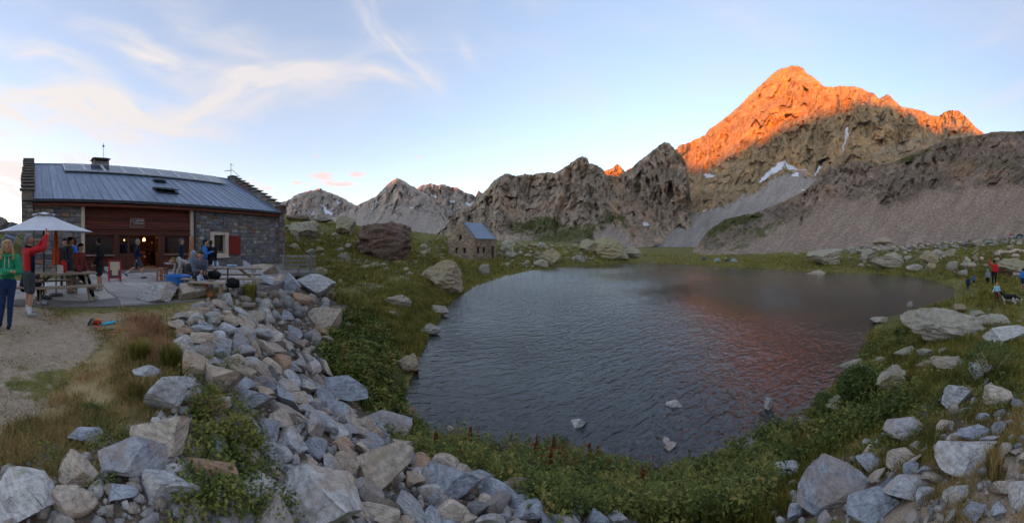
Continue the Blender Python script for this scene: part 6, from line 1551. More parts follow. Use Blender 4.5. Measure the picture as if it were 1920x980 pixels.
# ------------------------------------------------------------------ people: limbs and trunk fused into one skin, coloured by garment
def capsule(a, b, ra, rb, seg=12, rings=5):
    a, b = np.array(a, float), np.array(b, float); d = b - a; L = np.linalg.norm(d) + 1e-9; d = d / L
    up = np.array([0, 0, 1.]) if abs(d[2]) < .9 else np.array([1., 0, 0]); s = np.cross(d, up); s /= np.linalg.norm(s); t = np.cross(s, d)
    prof = [(-ra * math.cos(q), ra * math.sin(q)) for q in np.linspace(0.02, math.pi / 2, rings)] + [(L + rb * math.sin(q), rb * math.cos(q)) for q in np.linspace(0, math.pi / 2 - .02, rings)]
    V = []; 
    for h, r in prof:
        for k in range(seg): th = 2 * math.pi * k / seg; V.append(a + d * h + (s * math.cos(th) + t * math.sin(th)) * r)
    n = len(prof); Fc = [(i * seg + k, i * seg + (k + 1) % seg, (i + 1) * seg + (k + 1) % seg, (i + 1) * seg + k) for i in range(n - 1) for k in range(seg)]
    Fc += [tuple(range(seg))[::-1], tuple((n - 1) * seg + k for k in range(seg))]
    return V, Fc
class Body:
    def __init__(s): s.p = []
    def cap(s, a, b, ra, rb, m, sq=1.0): s.p.append((np.array(a, float), np.array(b, float), ra, rb, m, sq)); return s
    def mesh(s, name, voxel, smooth=2):
        mb = MB()
        for a, b, ra, rb, m, sq in s.p:
            V, Fc = capsule(a, b, ra, rb); V = np.array(V)
            if sq != 1.0: c = (a + b) / 2; V[:, 1] = c[1] + (V[:, 1] - (a[1] + (b[1] - a[1]) * np.clip((V[:, 2] - a[2]) / (b[2] - a[2] + 1e-9), 0, 1))) * sq + ((a[1] + (b[1] - a[1]) * np.clip((V[:, 2] - a[2]) / (b[2] - a[2] + 1e-9), 0, 1)) - c[1])
            mb.add(V, Fc)
        me = bpy.data.meshes.new(name); me.from_pydata(mb.v, [], mb.f); o = bpy.data.objects.new('tmp', me); C.objects.link(o)
        md = o.modifiers.new('r', 'REMESH'); md.mode = 'VOXEL'; md.voxel_size = voxel; md.adaptivity = 0
        sm = o.modifiers.new('s', 'SMOOTH'); sm.iterations = smooth; sm.factor = .5
        dg = bpy.context.evaluated_depsgraph_get(); me2 = bpy.data.meshes.new_from_object(o.evaluated_get(dg)); bpy.data.objects.remove(o); bpy.data.meshes.remove(me)
        me2.name = name; me2.polygons.foreach_set('use_smooth', np.ones(len(me2.polygons), bool)); return me2
    def assign(s, me, mats):
        n = len(me.polygons); c = np.empty(n * 3); me.polygons.foreach_get('center', c); c = c.reshape(-1, 3); best = np.full(n, 1e9); idx = np.zeros(n, int)
        for a, b, ra, rb, m, sq in s.p:
            ab = b - a; t = np.clip(((c - a) @ ab) / (ab @ ab + 1e-12), 0, 1); q = c - (a + t[:, None] * ab)
            if sq != 1: q = q.copy(); q[:, 1] /= sq
            dd = np.linalg.norm(q, axis=1) - (ra + (rb - ra) * t); k = dd < best; best[k] = dd[k]; idx[k] = m
        me.materials.clear()
        for m in mats: me.materials.append(m)
        me.polygons.foreach_set('material_index', idx.astype(np.int32))
_cl = {}
def cloth(c, rough=.85):
    k = tuple(round(x, 3) for x in c)
    if k not in _cl: _cl[k] = simple('cloth_%d' % len(_cl), c, rough, .22, 9.0, .35, .012, spec=.2)
    return _cl[k]
SKIN = simple('skin', (0.46, 0.245, 0.155), .55, .10, 12.0, .05, .002, **{'Subsurface Weight': 0.0})
M_eye = simple('dark_eye', (.03, .02, .018), .3, .1); M_lip = simple('lip', (.30, .10, .08), .5, .1)
def person(label, px, py, H, face, top, bottom, shoes, hair, pose=None, d=None, z=None, shorts=False, sleeves=True, voxel=.02, fat=1.0, extra=None, longhair=False, hood=None, female=False, cap=None, group=None, socks=None, head_turn=0.0, child=False):
    """face: compass direction (photo azimuth, degrees) the person looks; pose: overrides of joints, in metres for a 1.75 m figure"""
    if d is None: d = EYE * F / (py - HOR)
    a = float(az_of(px)); x, y = d * math.sin(a), d * math.cos(a)
    if z is None: z = .055 if px < 520 else float(ground_z(np.array([x]), np.array([y]))[0])
    root = empty('person', (x, y, z), -math.radians(face)); root.scale = (H / 1.75,) * 3; setp(root, label, 'person', group)
    J = dict(pel=(0, 0, .93), che=(0, 0, 1.28), nec=(0, .0, 1.47), hed=(0, .03, 1.62), sl=(-.185, 0, 1.40), sr=(.185, 0, 1.40), el=(-.23, -.03, 1.12), er=(.23, -.03, 1.12), wl=(-.24, .06, .88), wr=(.24, .06, .88),
             hl=(-.095, 0, .90), hr=(.095, 0, .90), kl=(-.10, .02, .49), kr=(.10, .02, .49), al=(-.11, -.02, .09), ar=(.11, -.02, .09), tl=(-.13, .15, .045), tr=(.13, .15, .045))
    J.update(pose or {}); J = {k: np.array(v, float) for k, v in J.items()}
    f = fat; B = Body(); SK, TP, BT, SH, SO = 0, 1, 2, 3, 4
    w = .88 if female else 1.0
    B.cap(J['pel'] + [0, 0, .02], J['pel'] * .45 + J['che'] * .55, .150 * f, .150 * f * w, TP, .72); B.cap(J['pel'] * .35 + J['che'] * .65, J['che'] + [0, 0, .03], .152 * f, .165 * w * f, TP, .70)
    B.cap(J['sl'] * .8 + J['che'] * .2 + [0, 0, -.01], J['sr'] * .8 + J['che'] * .2 + [0, 0, -.01], .075, .075, TP); B.cap(J['che'], J['nec'], .10, .062, TP)
    B.cap(J['pel'] - [0, 0, .06], J['pel'], .145 * f, .15 * f, BT, .78)
    hd = J['hed']; B.cap(J['nec'] - [0, 0, .03], hd - [0, .01, .06], .055, .052, SK)
    B.cap(hd + [0, -.012, .035], hd + [0, -.005, .02], .094, .09, SK); B.cap(hd + [0, .01, -.04], hd + [0, .022, -.075], .070, .052, SK)
    ct, st = math.cos(head_turn), math.sin(head_turn)
    def hp(x, y, z): return hd + np.array([ct * x + st * y, -st * x + ct * y, z])
    B.cap(hp(0, .093, .012), hp(0, .112, -.022), .012, .017, SK)            # nose
    for s_ in (-1, 1): B.cap(hp(s_ * .088, -.005, .015), hp(s_ * .092, -.012, -.02), .016, .013, SK)   # ears
    for s_, e_, w_, side in (('sl', 'el', 'wl', -1), ('sr', 'er', 'wr', 1)):
        sl = TP if sleeves else SK; th = 1.0 if sleeves else .72
        bk = th * (1.16 if sleeves and not child else 1.0); B.cap(J[s_], J[e_], .066 * bk, .056 * bk, TP if sleeves else SK); B.cap(J[e_], J[w_], .056 * bk, .044 * bk, sl)
        if not sleeves: B.cap(J[s_], J[s_] * .6 + J[e_] * .4, .068, .06, TP)
        dv = J[w_] - J[e_]; dv = dv / np.linalg.norm(dv)
        fr = np.array([0, 1., 0]) - dv * dv[1]; fr = fr / (np.linalg.norm(fr) + 1e-6); lat = np.cross(dv, fr)
        pm = J[w_] + dv * .075; B.cap(J[w_] + dv * .005, pm, .030, .034, SK); 
        if voxel <= .016:
            for k in range(4):
                o_ = lat * (k - 1.5) * .019; ln = (.066, .076, .070, .055)[k]; k1 = pm + o_ + dv * .028; k2 = k1 + dv * ln * .45 + fr * ln * .18; k3 = k2 + dv * ln * .30 + fr * ln * .42
                B.cap(pm + o_ * .8, k1, .0095, .009, SK); B.cap(k1, k2, .009, .0085, SK); B.cap(k2, k3, .0085, .0075, SK)
            t0 = J[w_] + dv * .03 + fr * .022; B.cap(t0, t0 + dv * .035 + fr * .028, .011, .010, SK); B.cap(t0 + dv * .035 + fr * .028, t0 + dv * .066 + fr * .034, .010, .008, SK)
        else:
            B.cap(pm, pm + dv * .06 + fr * .02, .033, .022, SK); B.cap(J[w_] + dv * .03 + fr * .02, J[w_] + dv * .08 + fr * .05, .014, .011, SK)
    for h_, k_, a_, t_ in (('hl', 'kl', 'al', 'tl'), ('hr', 'kr', 'ar', 'tr')):
        if shorts:
            kk = J[h_] * .18 + J[k_] * .82; B.cap(J[h_], kk, .098 * f, .092, BT); B.cap(J[h_] * .3 + J[k_] * .7, J[k_], .062, .052, SK); B.cap(J[k_], J[k_] * .6 + J[a_] * .4, .050, .056, SK); B.cap(J[k_] * .6 + J[a_] * .4, J[a_], .056, .036, SK)
            if socks is not None: B.cap(J[k_] * .3 + J[a_] * .7, J[a_], .047, .044, SO)
        else:
            B.cap(J[h_], J[k_], .098 * f, .066, BT); B.cap(J[k_], J[k_] * .55 + J[a_] * .45, .064, .062, BT); B.cap(J[k_] * .55 + J[a_] * .45, J[a_] + [0, 0, .02], .062, .05, BT)
        tv = J[t_] - J[a_]; B.cap(J[a_] + [0, 0, -.035], J[t_], .047, .040, SH); B.cap(J[a_] + [0, -.03, -.04], J[a_] + [0, 0, -.035], .042, .045, SH)
    me = B.mesh('body', voxel); B.assign(me, [SKIN, cloth(top), cloth(bottom), cloth(shoes), cloth(socks or shoes)])
    o = bpy.data.objects.new('body', me); C.objects.link(o); o.parent = root
    # hair, hood or cap: a shell over the crown, back and sides
    Hh = Body()
    if cap is not None or hood is None:
        q = hp(0, -.022, .055); Hh.cap(q, hp(0, -.03, .035), .099, .098, 0); Hh.cap(hp(0, -.05, .02), hp(0, -.06, -.035), .082, .066, 0); Hh.cap(hp(-.03, .045, .095), hp(.03, .045, .095), .035, .035, 0)
        if longhair:
            for s_ in (-1, 1): Hh.cap(hp(s_ * .075, -.01, .03), hp(s_ * .10, .0, -.10), .040, .040, 0); Hh.cap(hp(s_ * .10, .0, -.10), hp(s_ * .115, .03, -.24), .042, .03, 0)
            Hh.cap(hp(0, -.06, 0), hp(0, -.09, -.22), .09, .07, 0)
        hm = Hh.mesh('hair', max(voxel, .014), 1); hm.materials.clear(); hm.materials.append(cloth(cap or hair)); ho = bpy.data.objects.new('cap' if cap else 'hair', hm); C.objects.link(ho); ho.parent = root
    else:
        Hh.cap(hp(0, -.03, .05), hp(0, -.035, .0), .115, .112, 0); Hh.cap(hp(0, -.05, -.03), hp(0, -.05, -.12), .10, .09, 0)
        hm = Hh.mesh('hood', max(voxel, .016), 1); hm.materials.clear(); hm.materials.append(cloth(hood)); ho = bpy.data.objects.new('hood', hm); C.objects.link(ho); ho.parent = root
    if voxel < .025:
        for s_ in (-1, 1): e = MB().blob(tuple(hp(s_ * .034, .083, .014)), (.012, .008, .008), 6, 5).build('eye', M_eye, root, True)
        MB().blob(tuple(hp(0, .082, -.052)), (.024, .008, .006), 8, 5).build('mouth', M_lip, root, True)
    if extra: extra(root, J, hp)
    return root
def faces_cam(px): return math.degrees(float(az_of(px))) + 180
GREEN, RED, NAVY, BLACK, CHAR, JEAN, BLUEJ, MAROON = (.03, .28, .13), (.48, .022, .025), (.012, .016, .035), (.010, .010, .012), (.055, .06, .07), (.022, .04, .115), (.03, .17, .52), (.17, .028, .024)
BROWNH, DARKH, GREYH, BLOND = (.045, .024, .014), (.012, .009, .008), (.20, .19, .185), (.42, .27, .12)
SITL = dict(kl=(-.12, .42, .50), kr=(.12, .42, .50), al=(-.12, .46, .09), ar=(.12, .46, .09), tl=(-.13, .62, .05), tr=(.13, .62, .05))
def sit(dz=0.0, lean=.08, **kw):
    p = dict(pel=(0, 0, .50), che=(0, lean, .86), nec=(0, lean + .03, 1.04), hed=(0, lean + .08, 1.19), sl=(-.185, lean, .98), sr=(.185, lean, .98), el=(-.24, lean + .10, .72), er=(.24, lean + .10, .72), wl=(-.14, lean + .34, .74), wr=(.14, lean + .34, .74), hl=(-.095, .02, .48), hr=(.095, .02, .48), **SITL); p.update(kw); return p

# woman with crossed arms, left edge
def drawstring(root, J, hp):
    for s_ in (-1, 1): MB().tube([(s_ * .035, .12, 1.42), (s_ * .04, .15, 1.32), (s_ * .05, .155, 1.2)], .005, 5).build('drawstring', cloth((.7, .7, .68)), root)
    MB().tube([(-.10, .045, 1.46), (0, .115, 1.42), (.10, .045, 1.46)], .028, 7).build('collar', cloth(GREEN), root, True)
person('woman in a green hooded jacket and blue jeans standing with crossed arms', 14, 616, 1.68, faces_cam(14) + 6, GREEN, JEAN, (.012, .014, .03), BLOND, dict(er=(.25, .06, 1.14), wr=(-.06, .21, 1.14), el=(-.25, .06, 1.13), wl=(.08, .19, 1.08), kr=(.10, .03, .49), ar=(.15, -.02, .09), tr=(.22, .12, .045), al=(-.04, 0, .09), tl=(-.03, .16, .045), kl=(-.06, .02, .49)),
       voxel=.013, longhair=True, female=True, extra=drawstring, z=.02)
def red_man(root, J, hp):
    ph = (J['wl'] + J['wr']) / 2 + np.array([0, .02, .12])
    MB().obox(tuple(ph), (.3, .95, 0), (-.95, .3, 0), (0, 0, 1), .012, .038, .075).build('phone', simple('orange_phone_case', (.75, .13, .01), .5), root)
    MB().box(-.05, .06, .112, .135, .96, 1.36).build('shirt_front', cloth((.02, .16, .50)), root, bevel=.008)
    MB().tube([(.13, .03, .92), (.155, .03, 1.1), (.165, .02, 1.3)], .05, 8).build('jacket_side_panel', cloth(BLACK), root, True); MB().tube([(-.13, .03, .90), (0, .12, .90), (.13, .03, .90), (0, -.11, .90), (-.13, .03, .90)], .028, 7).build('jacket_hem', cloth(BLACK), root, True); MB().tube([(-.09, .03, 1.47), (0, .085, 1.455), (.09, .03, 1.47), (0, -.07, 1.50), (-.09, .03, 1.47)], .032, 7).build('collar', cloth(BLACK), root, True)
person('grey haired man in a red jacket and grey shorts raising a phone with both hands', 54, 594, 1.80, -20, RED, CHAR, (.32, .32, .32), GREYH, dict(el=(-.22, .28, 1.44), er=(.20, .26, 1.46), wl=(-.04, .40, 1.68), wr=(.06, .38, 1.72), hed=(0, .02, 1.63), al=(-.14, .02, .09), tl=(-.18, .19, .045), ar=(.14, -.04, .09), tr=(.2, .10, .045)),
       voxel=.013, shorts=True, socks=(.62, .62, .62), fat=1.06, extra=red_man, z=.03, head_turn=.3)
person('seated person in black trousers half hidden behind the man in red', 44, 577, 1.70, 10, (.03, .03, .035), BLACK, (.4, .42, .45), BROWNH, sit(), voxel=.024, d=8.15)
person('man in a charcoal jacket and shorts standing behind the picnic table', 131, 553, 1.76, 30, CHAR, (.05, .05, .06), (.25, .2, .16), DARKH, dict(wr=(.20, .24, 1.02), er=(.24, .02, 1.14)), shorts=True, voxel=.02)
person('person in a bright blue jacket mostly hidden behind the charcoal jacket', 139, 545, 1.74, -150, BLUEJ, CHAR, BLACK, BROWNH, {}, voxel=.024)
person('dark haired person peering out left of the charcoal jacket', 121, 543, 1.74, 80, (.05, .05, .055), CHAR, BLACK, DARKH, {}, voxel=.024)
person('man in a maroon jacket and black trousers leaning back on the table end', 152, 560, 1.72, 52, MAROON, BLACK, (.45, .40, .34), DARKH, dict(pel=(0, -.10, .80), che=(0, -.08, 1.14), nec=(0, -.04, 1.32), hed=(0, .0, 1.47), sl=(-.185, -.07, 1.26), sr=(.185, -.07, 1.26), el=(-.24, -.1, 1.0), er=(.25, .02, .98), wl=(-.22, .04, .80), wr=(.22, .18, .78), hl=(-.095, -.08, .78), hr=(.095, -.08, .78), kl=(-.1, .22, .48), kr=(.1, .26, .48), al=(-.12, .36, .09), ar=(.12, .58, .09), tl=(-.13, .53, .045), tr=(.14, .75, .06)), voxel=.018)
person('man in a black jacket and black shorts standing before the serving window', 187, 548, 1.80, -150, BLACK, (.018, .018, .02), (.35, .33, .30), DARKH, dict(wl=(-.20, .12, .90), wr=(.2, .12, .90)), shorts=True, voxel=.018, fat=1.08, head_turn=1.1)
person('grey haired man in a navy jacket and grey shorts striding past the open door', 258, 524, 1.76, 15, NAVY, CHAR, (.06, .08, .14), GREYH, dict(pel=(0, 0, .90), hl=(-.095, 0, .87), hr=(.095, 0, .87), kl=(-.1, -.10, .50), al=(-.1, -.52, .22), tl=(-.11, -.46, .10), kr=(.1, .20, .50), ar=(.1, .20, .09), tr=(.11, .37, .05), el=(-.23, .06, 1.12), wl=(-.22, .25, 1.0), er=(.24, -.14, 1.12), wr=(.24, -.10, .88)), shorts=True, voxel=.02, socks=(.5, .52, .58))
person('man in a navy jacket standing by the small grey table', 340, 524, 1.78, 40, NAVY, CHAR, BLACK, (.10, .10, .10), dict(wl=(-.22, .10, .86), wr=(.22, .10, .86)), shorts=True, voxel=.022)
person('person in a grey blue hood sitting near the folded orange parasol', 358, 535, 1.70, 70, (.16, .19, .24), CHAR, BLACK, BROWNH, sit(), hood=(.22, .27, .34), voxel=.024, d=12.0)
person('person in an olive cap and pale sleeves bending over the blue tub', 341, 533, 1.70, 185, (.34, .31, .27), CHAR, BLACK, BROWNH, dict(pel=(0, -.22, .80), che=(0, .12, .92), nec=(0, .27, .94), hed=(0, .38, .95), sl=(-.18, .14, .92), sr=(.18, .14, .92), el=(-.22, .20, .66), er=(.22, .20, .66), wl=(-.16, .28, .44), wr=(.16, .28, .44), hl=(-.095, -.22, .78), hr=(.095, -.22, .78), kl=(-.1, -.12, .46), kr=(.1, -.12, .46)), cap=(.13, .13, .035), shorts=True, voxel=.024, d=11.6)
def shades(root, J, hp): MB().box(-.075, .075, .055, .085, 1.285, 1.315).build('sunglasses', M_darkmetal, root, bevel=.008)
person('man in a grey quilted jacket with sunglasses on his head sitting at the table', 371, 551, 1.76, 100, (.085, .10, .13), BLACK, BLACK, BROWNH, sit(lean=.16), voxel=.017, d=9.9, extra=shades, head_turn=.9, fat=1.12)
person('man in a bright blue jacket standing in front of the beige window', 384, 527, 1.72, 35, BLUEJ, (.03, .06, .14), BLACK, DARKH, dict(er=(.24, .05, 1.14), wr=(.10, .28, 1.22)), voxel=.022)
person('person in black beside the man in the bright blue jacket', 395, 525, 1.70, -60, BLACK, (.02, .02, .022), BLACK, BROWNH, dict(el=(-.23, .04, 1.14), wl=(-.06, .24, 1.20)), shorts=True, voxel=.024)
person('small child in pale blue sitting on the bench beside the quilted jacket', 372, 556, 1.05, 60, (.36, .43, .55), (.25, .03, .03), BLACK, BROWNH, sit(), voxel=.03, d=9.4, child=True)
bp = bworld(bx(229, .6), .6, .1)
person('dark figure standing just inside the glazed door', 229, 520, 1.72, 90, (.02, .016, .014), BLACK, BLACK, DARKH, {}, voxel=.028, d=math.hypot(bp.x, bp.y), z=.10)
bp = bworld(bx(285, 3.1), 3.1, .1)
person('dark figure behind the bar inside the open door', 285, 520, 1.72, 90, (.06, .025, .015), BLACK, BLACK, DARKH, {}, voxel=.028, d=math.hypot(bp.x, bp.y), z=.10)
# hikers on the right bank
RB = dict(voxel=.028)
person('child in a hooded navy jacket walking along the right shore', 1815, 548, 1.22, 80, (.015, .03, .09), (.03, .03, .035), BLACK, DARKH, dict(kl=(-.1, .10, .5)), hood=(.015, .03, .09), d=26.5, **RB)
person('small child in a blue top and cap left of the grey hood', 1826, 518, 1.05, 100, (.05, .12, .28), (.02, .025, .05), BLACK, BROWNH, dict(wr=(.30, .25, 1.0)), cap=(.04, .10, .24), d=29.5, voxel=.03, shorts=True)
person('youngster in a grey hooded top beside the red jacket', 1852, 533, 1.38, 110, (.22, .25, .28), BLACK, BLACK, BROWNH, {}, hood=(.22, .25, .28), d=23.5, **RB)
person('adult in a red jacket with one red sleeve raised among the hikers', 1864, 536, 1.80, 95, (.52, .02, .022), BLACK, BLACK, DARKH, dict(el=(-.30, .04, 1.58), wl=(-.36, .10, 1.80)), d=22.0, **RB)
person('child in a dark grey shirt further up behind the red jacket', 1867, 502, 1.25, 100, (.08, .09, .10), BLACK, BLACK, DARKH, dict(wl=(-.55, .1, 1.28), el=(-.40, .0, 1.32)), d=32.0, voxel=.03)
person('fair haired girl in a light blue top and wine red trousers on the path', 1869, 571, 1.18, faces_cam(1869), (.28, .52, .62), (.14, .02, .025), BLACK, BLOND, dict(wl=(-.34, .10, .98), wr=(.34, .10, .98)), d=18.0, longhair=True, **RB)
person('person in a bright blue top at the right edge of the picture', 1918, 522, 1.45, 100, BLUEJ, (.02, .03, .06), BLACK, DARKH, {}, d=21.0, shorts=True, **RB)
for px, c, lab in ((1894, (.45, .03, .03), 'tiny far hiker in red beside the blue tent'), (1897.5, (.06, .10, .16), 'tiny far hiker in dark blue between red and orange'), (1901, (.50, .14, .05), 'tiny far hiker in orange beside the blue tent')):
    person(lab, px, 447, 1.75, 60, c, (.02, .025, .04), BLACK, DARKH, {}, d=90.0, voxel=.05)

# dog and sheep
def animal(name, label, cat, loc, rz, prims, mats, voxel, group=None, extra=None):
    root = empty(name, loc, rz); setp(root, label, cat, group); B = Body()
    for p in prims: B.cap(*p)
    me = B.mesh('body', voxel, 2); B.assign(me, mats); o = bpy.data.objects.new('body', me); C.objects.link(o); o.parent = root
    if extra: extra(root)
    return root
BLK, WHT = simple('black_fur', (.012, .011, .011), .8, .3, 20.0, .5, .02), simple('white_fur', (.55, .52, .47), .85, .2, 20.0, .5, .02)
def legs4(xf, xr, h, r, m):
    L = []
    for s in (-1, 1):
        L += [((xf, s * .09, h), (xf + .02, s * .09, h * .5), r * 1.5, r, m), ((xf + .02, s * .09, h * .5), (xf, s * .09, .06), r, r * .8, m), ((xf, s * .09, .05), (xf + .06, s * .09, .03), r * .9, r * .8, m)]
        L += [((xr + .06, s * .09, h), (xr + .10, s * .09, h * .62), r * 2.0, r * 1.3, m), ((xr + .10, s * .09, h * .62), (xr - .06, s * .09, h * .33), r * 1.2, r * .9, m), ((xr - .06, s * .09, h * .33), (xr - .02, s * .09, .05), r * .9, r * .8, m), ((xr - .02, s * .09, .04), (xr + .05, s * .09, .03), r * .9, r * .8, m)]
    return L
def dog_part(root):
    for s in (-1, 1): MB().tube([(.47, s * .05, .70), (.46, s * .07, .78)], [.03, .006], 6).build('ear', BLK, root)
d = 17.0; a = float(az_of(1892)); xx, yy = d * math.sin(a), d * math.cos(a)
animal('dog', 'black and white long haired dog walking beside the girl', 'dog', (xx, yy, float(ground_z(np.array([xx]), np.array([yy]))[0])), math.radians(150) - a + .3,
       [((.22, 0, .46), (-.30, 0, .47), .155, .135, 0), ((.28, 0, .44), (.24, 0, .36), .13, .12, 1), ((.30, 0, .50), (.42, 0, .64), .10, .075, 0), ((.44, 0, .66), (.50, 0, .66), .075, .06, 0), ((.50, 0, .645), (.60, 0, .625), .045, .032, 1), ((-.40, 0, .50), (-.62, 0, .36), .04, .06, 0), ((-.62, 0, .36), (-.70, 0, .33), .055, .03, 1)] + legs4(.24, -.32, .40, .034, 1), [BLK, WHT], .022, extra=dog_part)
FLEECE = simple('fleece', (.46, .36, .28), .95, .2, 14.0, .6, .04); SFACE = simple('sheep_face', (.32, .22, .17), .9, .15)
proto = None
sr = random.Random(4)
SHEEP = [(1822, 505), (1814, 496), (1876, 479), (1884, 478), (1890, 478), (1896, 477), (1901, 475), (1907, 474), (1904, 487), (1911, 459), (1841, 491), (1800, 457), (1783, 458), (1772, 457), (1760, 459), (1741, 461), (1728, 462), (1715, 463), (1703, 464), (1690, 466), (1676, 468), (1663, 468), (1648, 470), (1640, 469), (1620, 472), (1612, 473), (1870, 482), (1916, 475), (1732, 466), (1695, 470)]
for k, (px, py) in enumerate(SHEEP):
    x, y, z, d = hit(px, py + 3); rz = sr.uniform(0, 6.28)
    lab = near_label(px, py, 'cream sheep') if 2 <= k and px <= 1868 else ('cream sheep grazing %s' % (('just above' if k == 0 else 'up and left of') + ' the child in blue' if k < 2 else '%s in the line of sheep at the right edge' % 'leftmost second third fourth fifth sixth seventh lowest highest rearmost front last'.split()[min(11, k - 2 if k < 11 else k - 17)] if px > 1868 else 'on the stony meadow at the foot of the scree'))
    if proto is None:
        proto = animal('sheep', lab, 'sheep', (x, y, z), rz, [((.30, 0, .62), (-.34, 0, .62), .24, .25, 0), ((.40, 0, .66), (.56, 0, .58), .12, .09, 0), ((.58, 0, .56), (.74, 0, .40), .085, .05, 1), ((-.56, 0, .66), (-.62, 0, .50), .05, .03, 0)] + legs4(.30, -.36, .44, .04, 1), [FLEECE, SFACE], .05, 'flock of grazing sheep')
    else:
        o = proto.copy(); C.objects.link(o); o.location = (x, y, z); o.rotation_euler = (0, 0, rz); o['label'] = lab
        for ch in proto.children: c = ch.copy(); C.objects.link(c); c.parent = o

# ------------------------------------------------------------------ furniture and small things
def at(px, d, z=None):
    a = float(az_of(px)); x, y = d * math.sin(a), d * math.cos(a)
    return (x, y, (.055 if z is None else z))
def picnic_table(px, d, rz, L, label, name='picnic_table'):
    root = empty(name, at(px, d), rz); setp(root, label, 'table')
    for k in range(5): MB().box(-L / 2, L / 2, -.37 + k * .15, -.37 + k * .15 + .138, .71, .755).build('top_plank', M_wood, root, bevel=.006)
    for s in (-1, 1):
        for k in range(2): MB().box(-L / 2, L / 2, s * .70 - .14 + k * .145, s * .70 - .14 + k * .145 + .135, .42, .465).build('seat_plank', M_wood, root, bevel=.006)
    for e in (-1, 1):
        x = e * (L / 2 - .32)
        for s in (-1, 1): MB().bar((x, s * .22, .705), (x, s * .62, .0), .09, .05, (1, 0, 0)).build('leg', M_wood, root)
        MB().box(x + .051, x + .10, -.80, .80, .32, .415).build('crossbeam', M_wood, root); MB().box(x + .051, x + .10, -.34, .34, .61, .705).build('crossbeam', M_wood, root)
        MB().bar((x, 0, .36), (x - e * .45, 0, .70), .07, .045, (0, 1, 0)).build('brace', M_wood, root)
    return root
picnic_table(112, 8.75, math.radians(100), 2.0, 'wooden picnic table under the white parasol')
picnic_table(428, 10.6, math.radians(48), 2.3, 'wooden picnic table in front of the hut window with bottles on it')
def parasol_open(px, d, label):
    root = empty('parasol', at(px, d)); setp(root, label, 'parasol'); M_c = simple('white_canvas', (.62, .61, .63), .9, .08, 3.0, .1, .01)
    n = 6; R_ = 1.42; z0, z1, z2 = 1.90, 2.36, 2.48
    for k in range(n):
        a0, a1 = 2 * math.pi * (k + .2) / n, 2 * math.pi * (k + 1.2) / n
        p = lambda a, r, z: (r * math.cos(a), r * math.sin(a), z)
        mb = MB(); rows = []
        for i in range(5):
            t = i / 4; r_ = .24 + (R_ - .24) * t; z_ = z1 + (z0 - z1) * (t ** .9); rows.append([p(a0, r_, z_), p((a0 + a1) / 2, r_ * .97, z_ - .04 * t * (1 - t) * 4 * .4), p(a1, r_, z_)])
        vs = [v for row in rows for v in row]; fs = [(i * 3 + j, i * 3 + j + 1, i * 3 + j + 4, i * 3 + j + 3) for i in range(4) for j in range(2)]
        mb.add(vs, fs).add([(v[0], v[1], v[2] - .006) for v in vs], [f[::-1] for f in fs])
        pan = mb.build('canopy_panel', M_c, root)
        MB().bar(p(a0, .1, z1 - .01), p(a0, R_ - .02, z0 - .018), .02).build('rib', M_woodgrey, root)
    cp_ = MB(); vs = [(0, 0, z2)] + [(.34 * math.cos(2 * math.pi * k / 12), .34 * math.sin(2 * math.pi * k / 12), z1 + .02 + .035 * (k % 2)) for k in range(12)]
    cp_.add(vs, [(0, 1 + k, 1 + (k + 1) % 12) for k in range(12)]).add([(v[0], v[1], v[2] - .005) for v in vs], [(0, 1 + (k + 1) % 12, 1 + k) for k in range(12)]).build('vent_cap', M_c, root)
    MB().tube([(0, 0, 0), (0, 0, 2.47)], .028, 8).build('pole', M_darkmetal, root); MB().tube([(0, 0, 0), (0, 0, .05), (0, 0, .08)], [.24, .24, .05], 14).build('foot', M_darkmetal, root)
parasol_open(82, 8.9, 'open white parasol over the picnic table at the left')
def folded(px, d, z, h, rad, col, label, name='parasol', polez=0.0):
    root = empty(name, at(px, d, z)); setp(root, label, 'parasol'); r = random.Random(px); m = cloth(col); mb = MB(); n = 14; rows = 9; vs = []; fs = []
    for i in range(rows):
        t = i / (rows - 1); rr_ = rad * (.28 + .72 * math.sin(min(1, (1 - t) * 1.15 + .0) * 1.5)) * (1 if i else .8)
        if 4 <= i <= 5: rr_ *= .72
        for k in range(n): a = 2 * math.pi * k / n; q = rr_ * (1 + (.22 if k % 2 else -.16)); vs.append((math.cos(a) * q, math.sin(a) * q, polez + (h - polez) * t))
    fs = [(i * n + k, i * n + (k + 1) % n, (i + 1) * n + (k + 1) % n, (i + 1) * n + k) for i in range(rows - 1) for k in range(n)]
    mb.add(vs, fs + [tuple(range(n))[::-1], tuple((rows - 1) * n + k for k in range(n))]).build('folded_canopy', m, root)
    MB().tube([(0, 0, 0), (0, 0, h + .08)], .022, 7).build('pole', M_woodgrey, root); MB().tube([(0, 0, 0), (0, 0, .06)], [.22, .2], 12).build('foot', M_darkmetal, root)
folded(105, 9.3, .055, 1.96, .10, (.62, .10, .035), 'folded red parasol hanging beside the white parasol', polez=.95)
bp = bworld(bx(360, -1.6), -1.6, .055); folded(360, math.hypot(bp.x, bp.y), .055, 1.95, .17, (.42, .17, .085), 'folded orange parasol against the hut drainpipe', polez=.45)
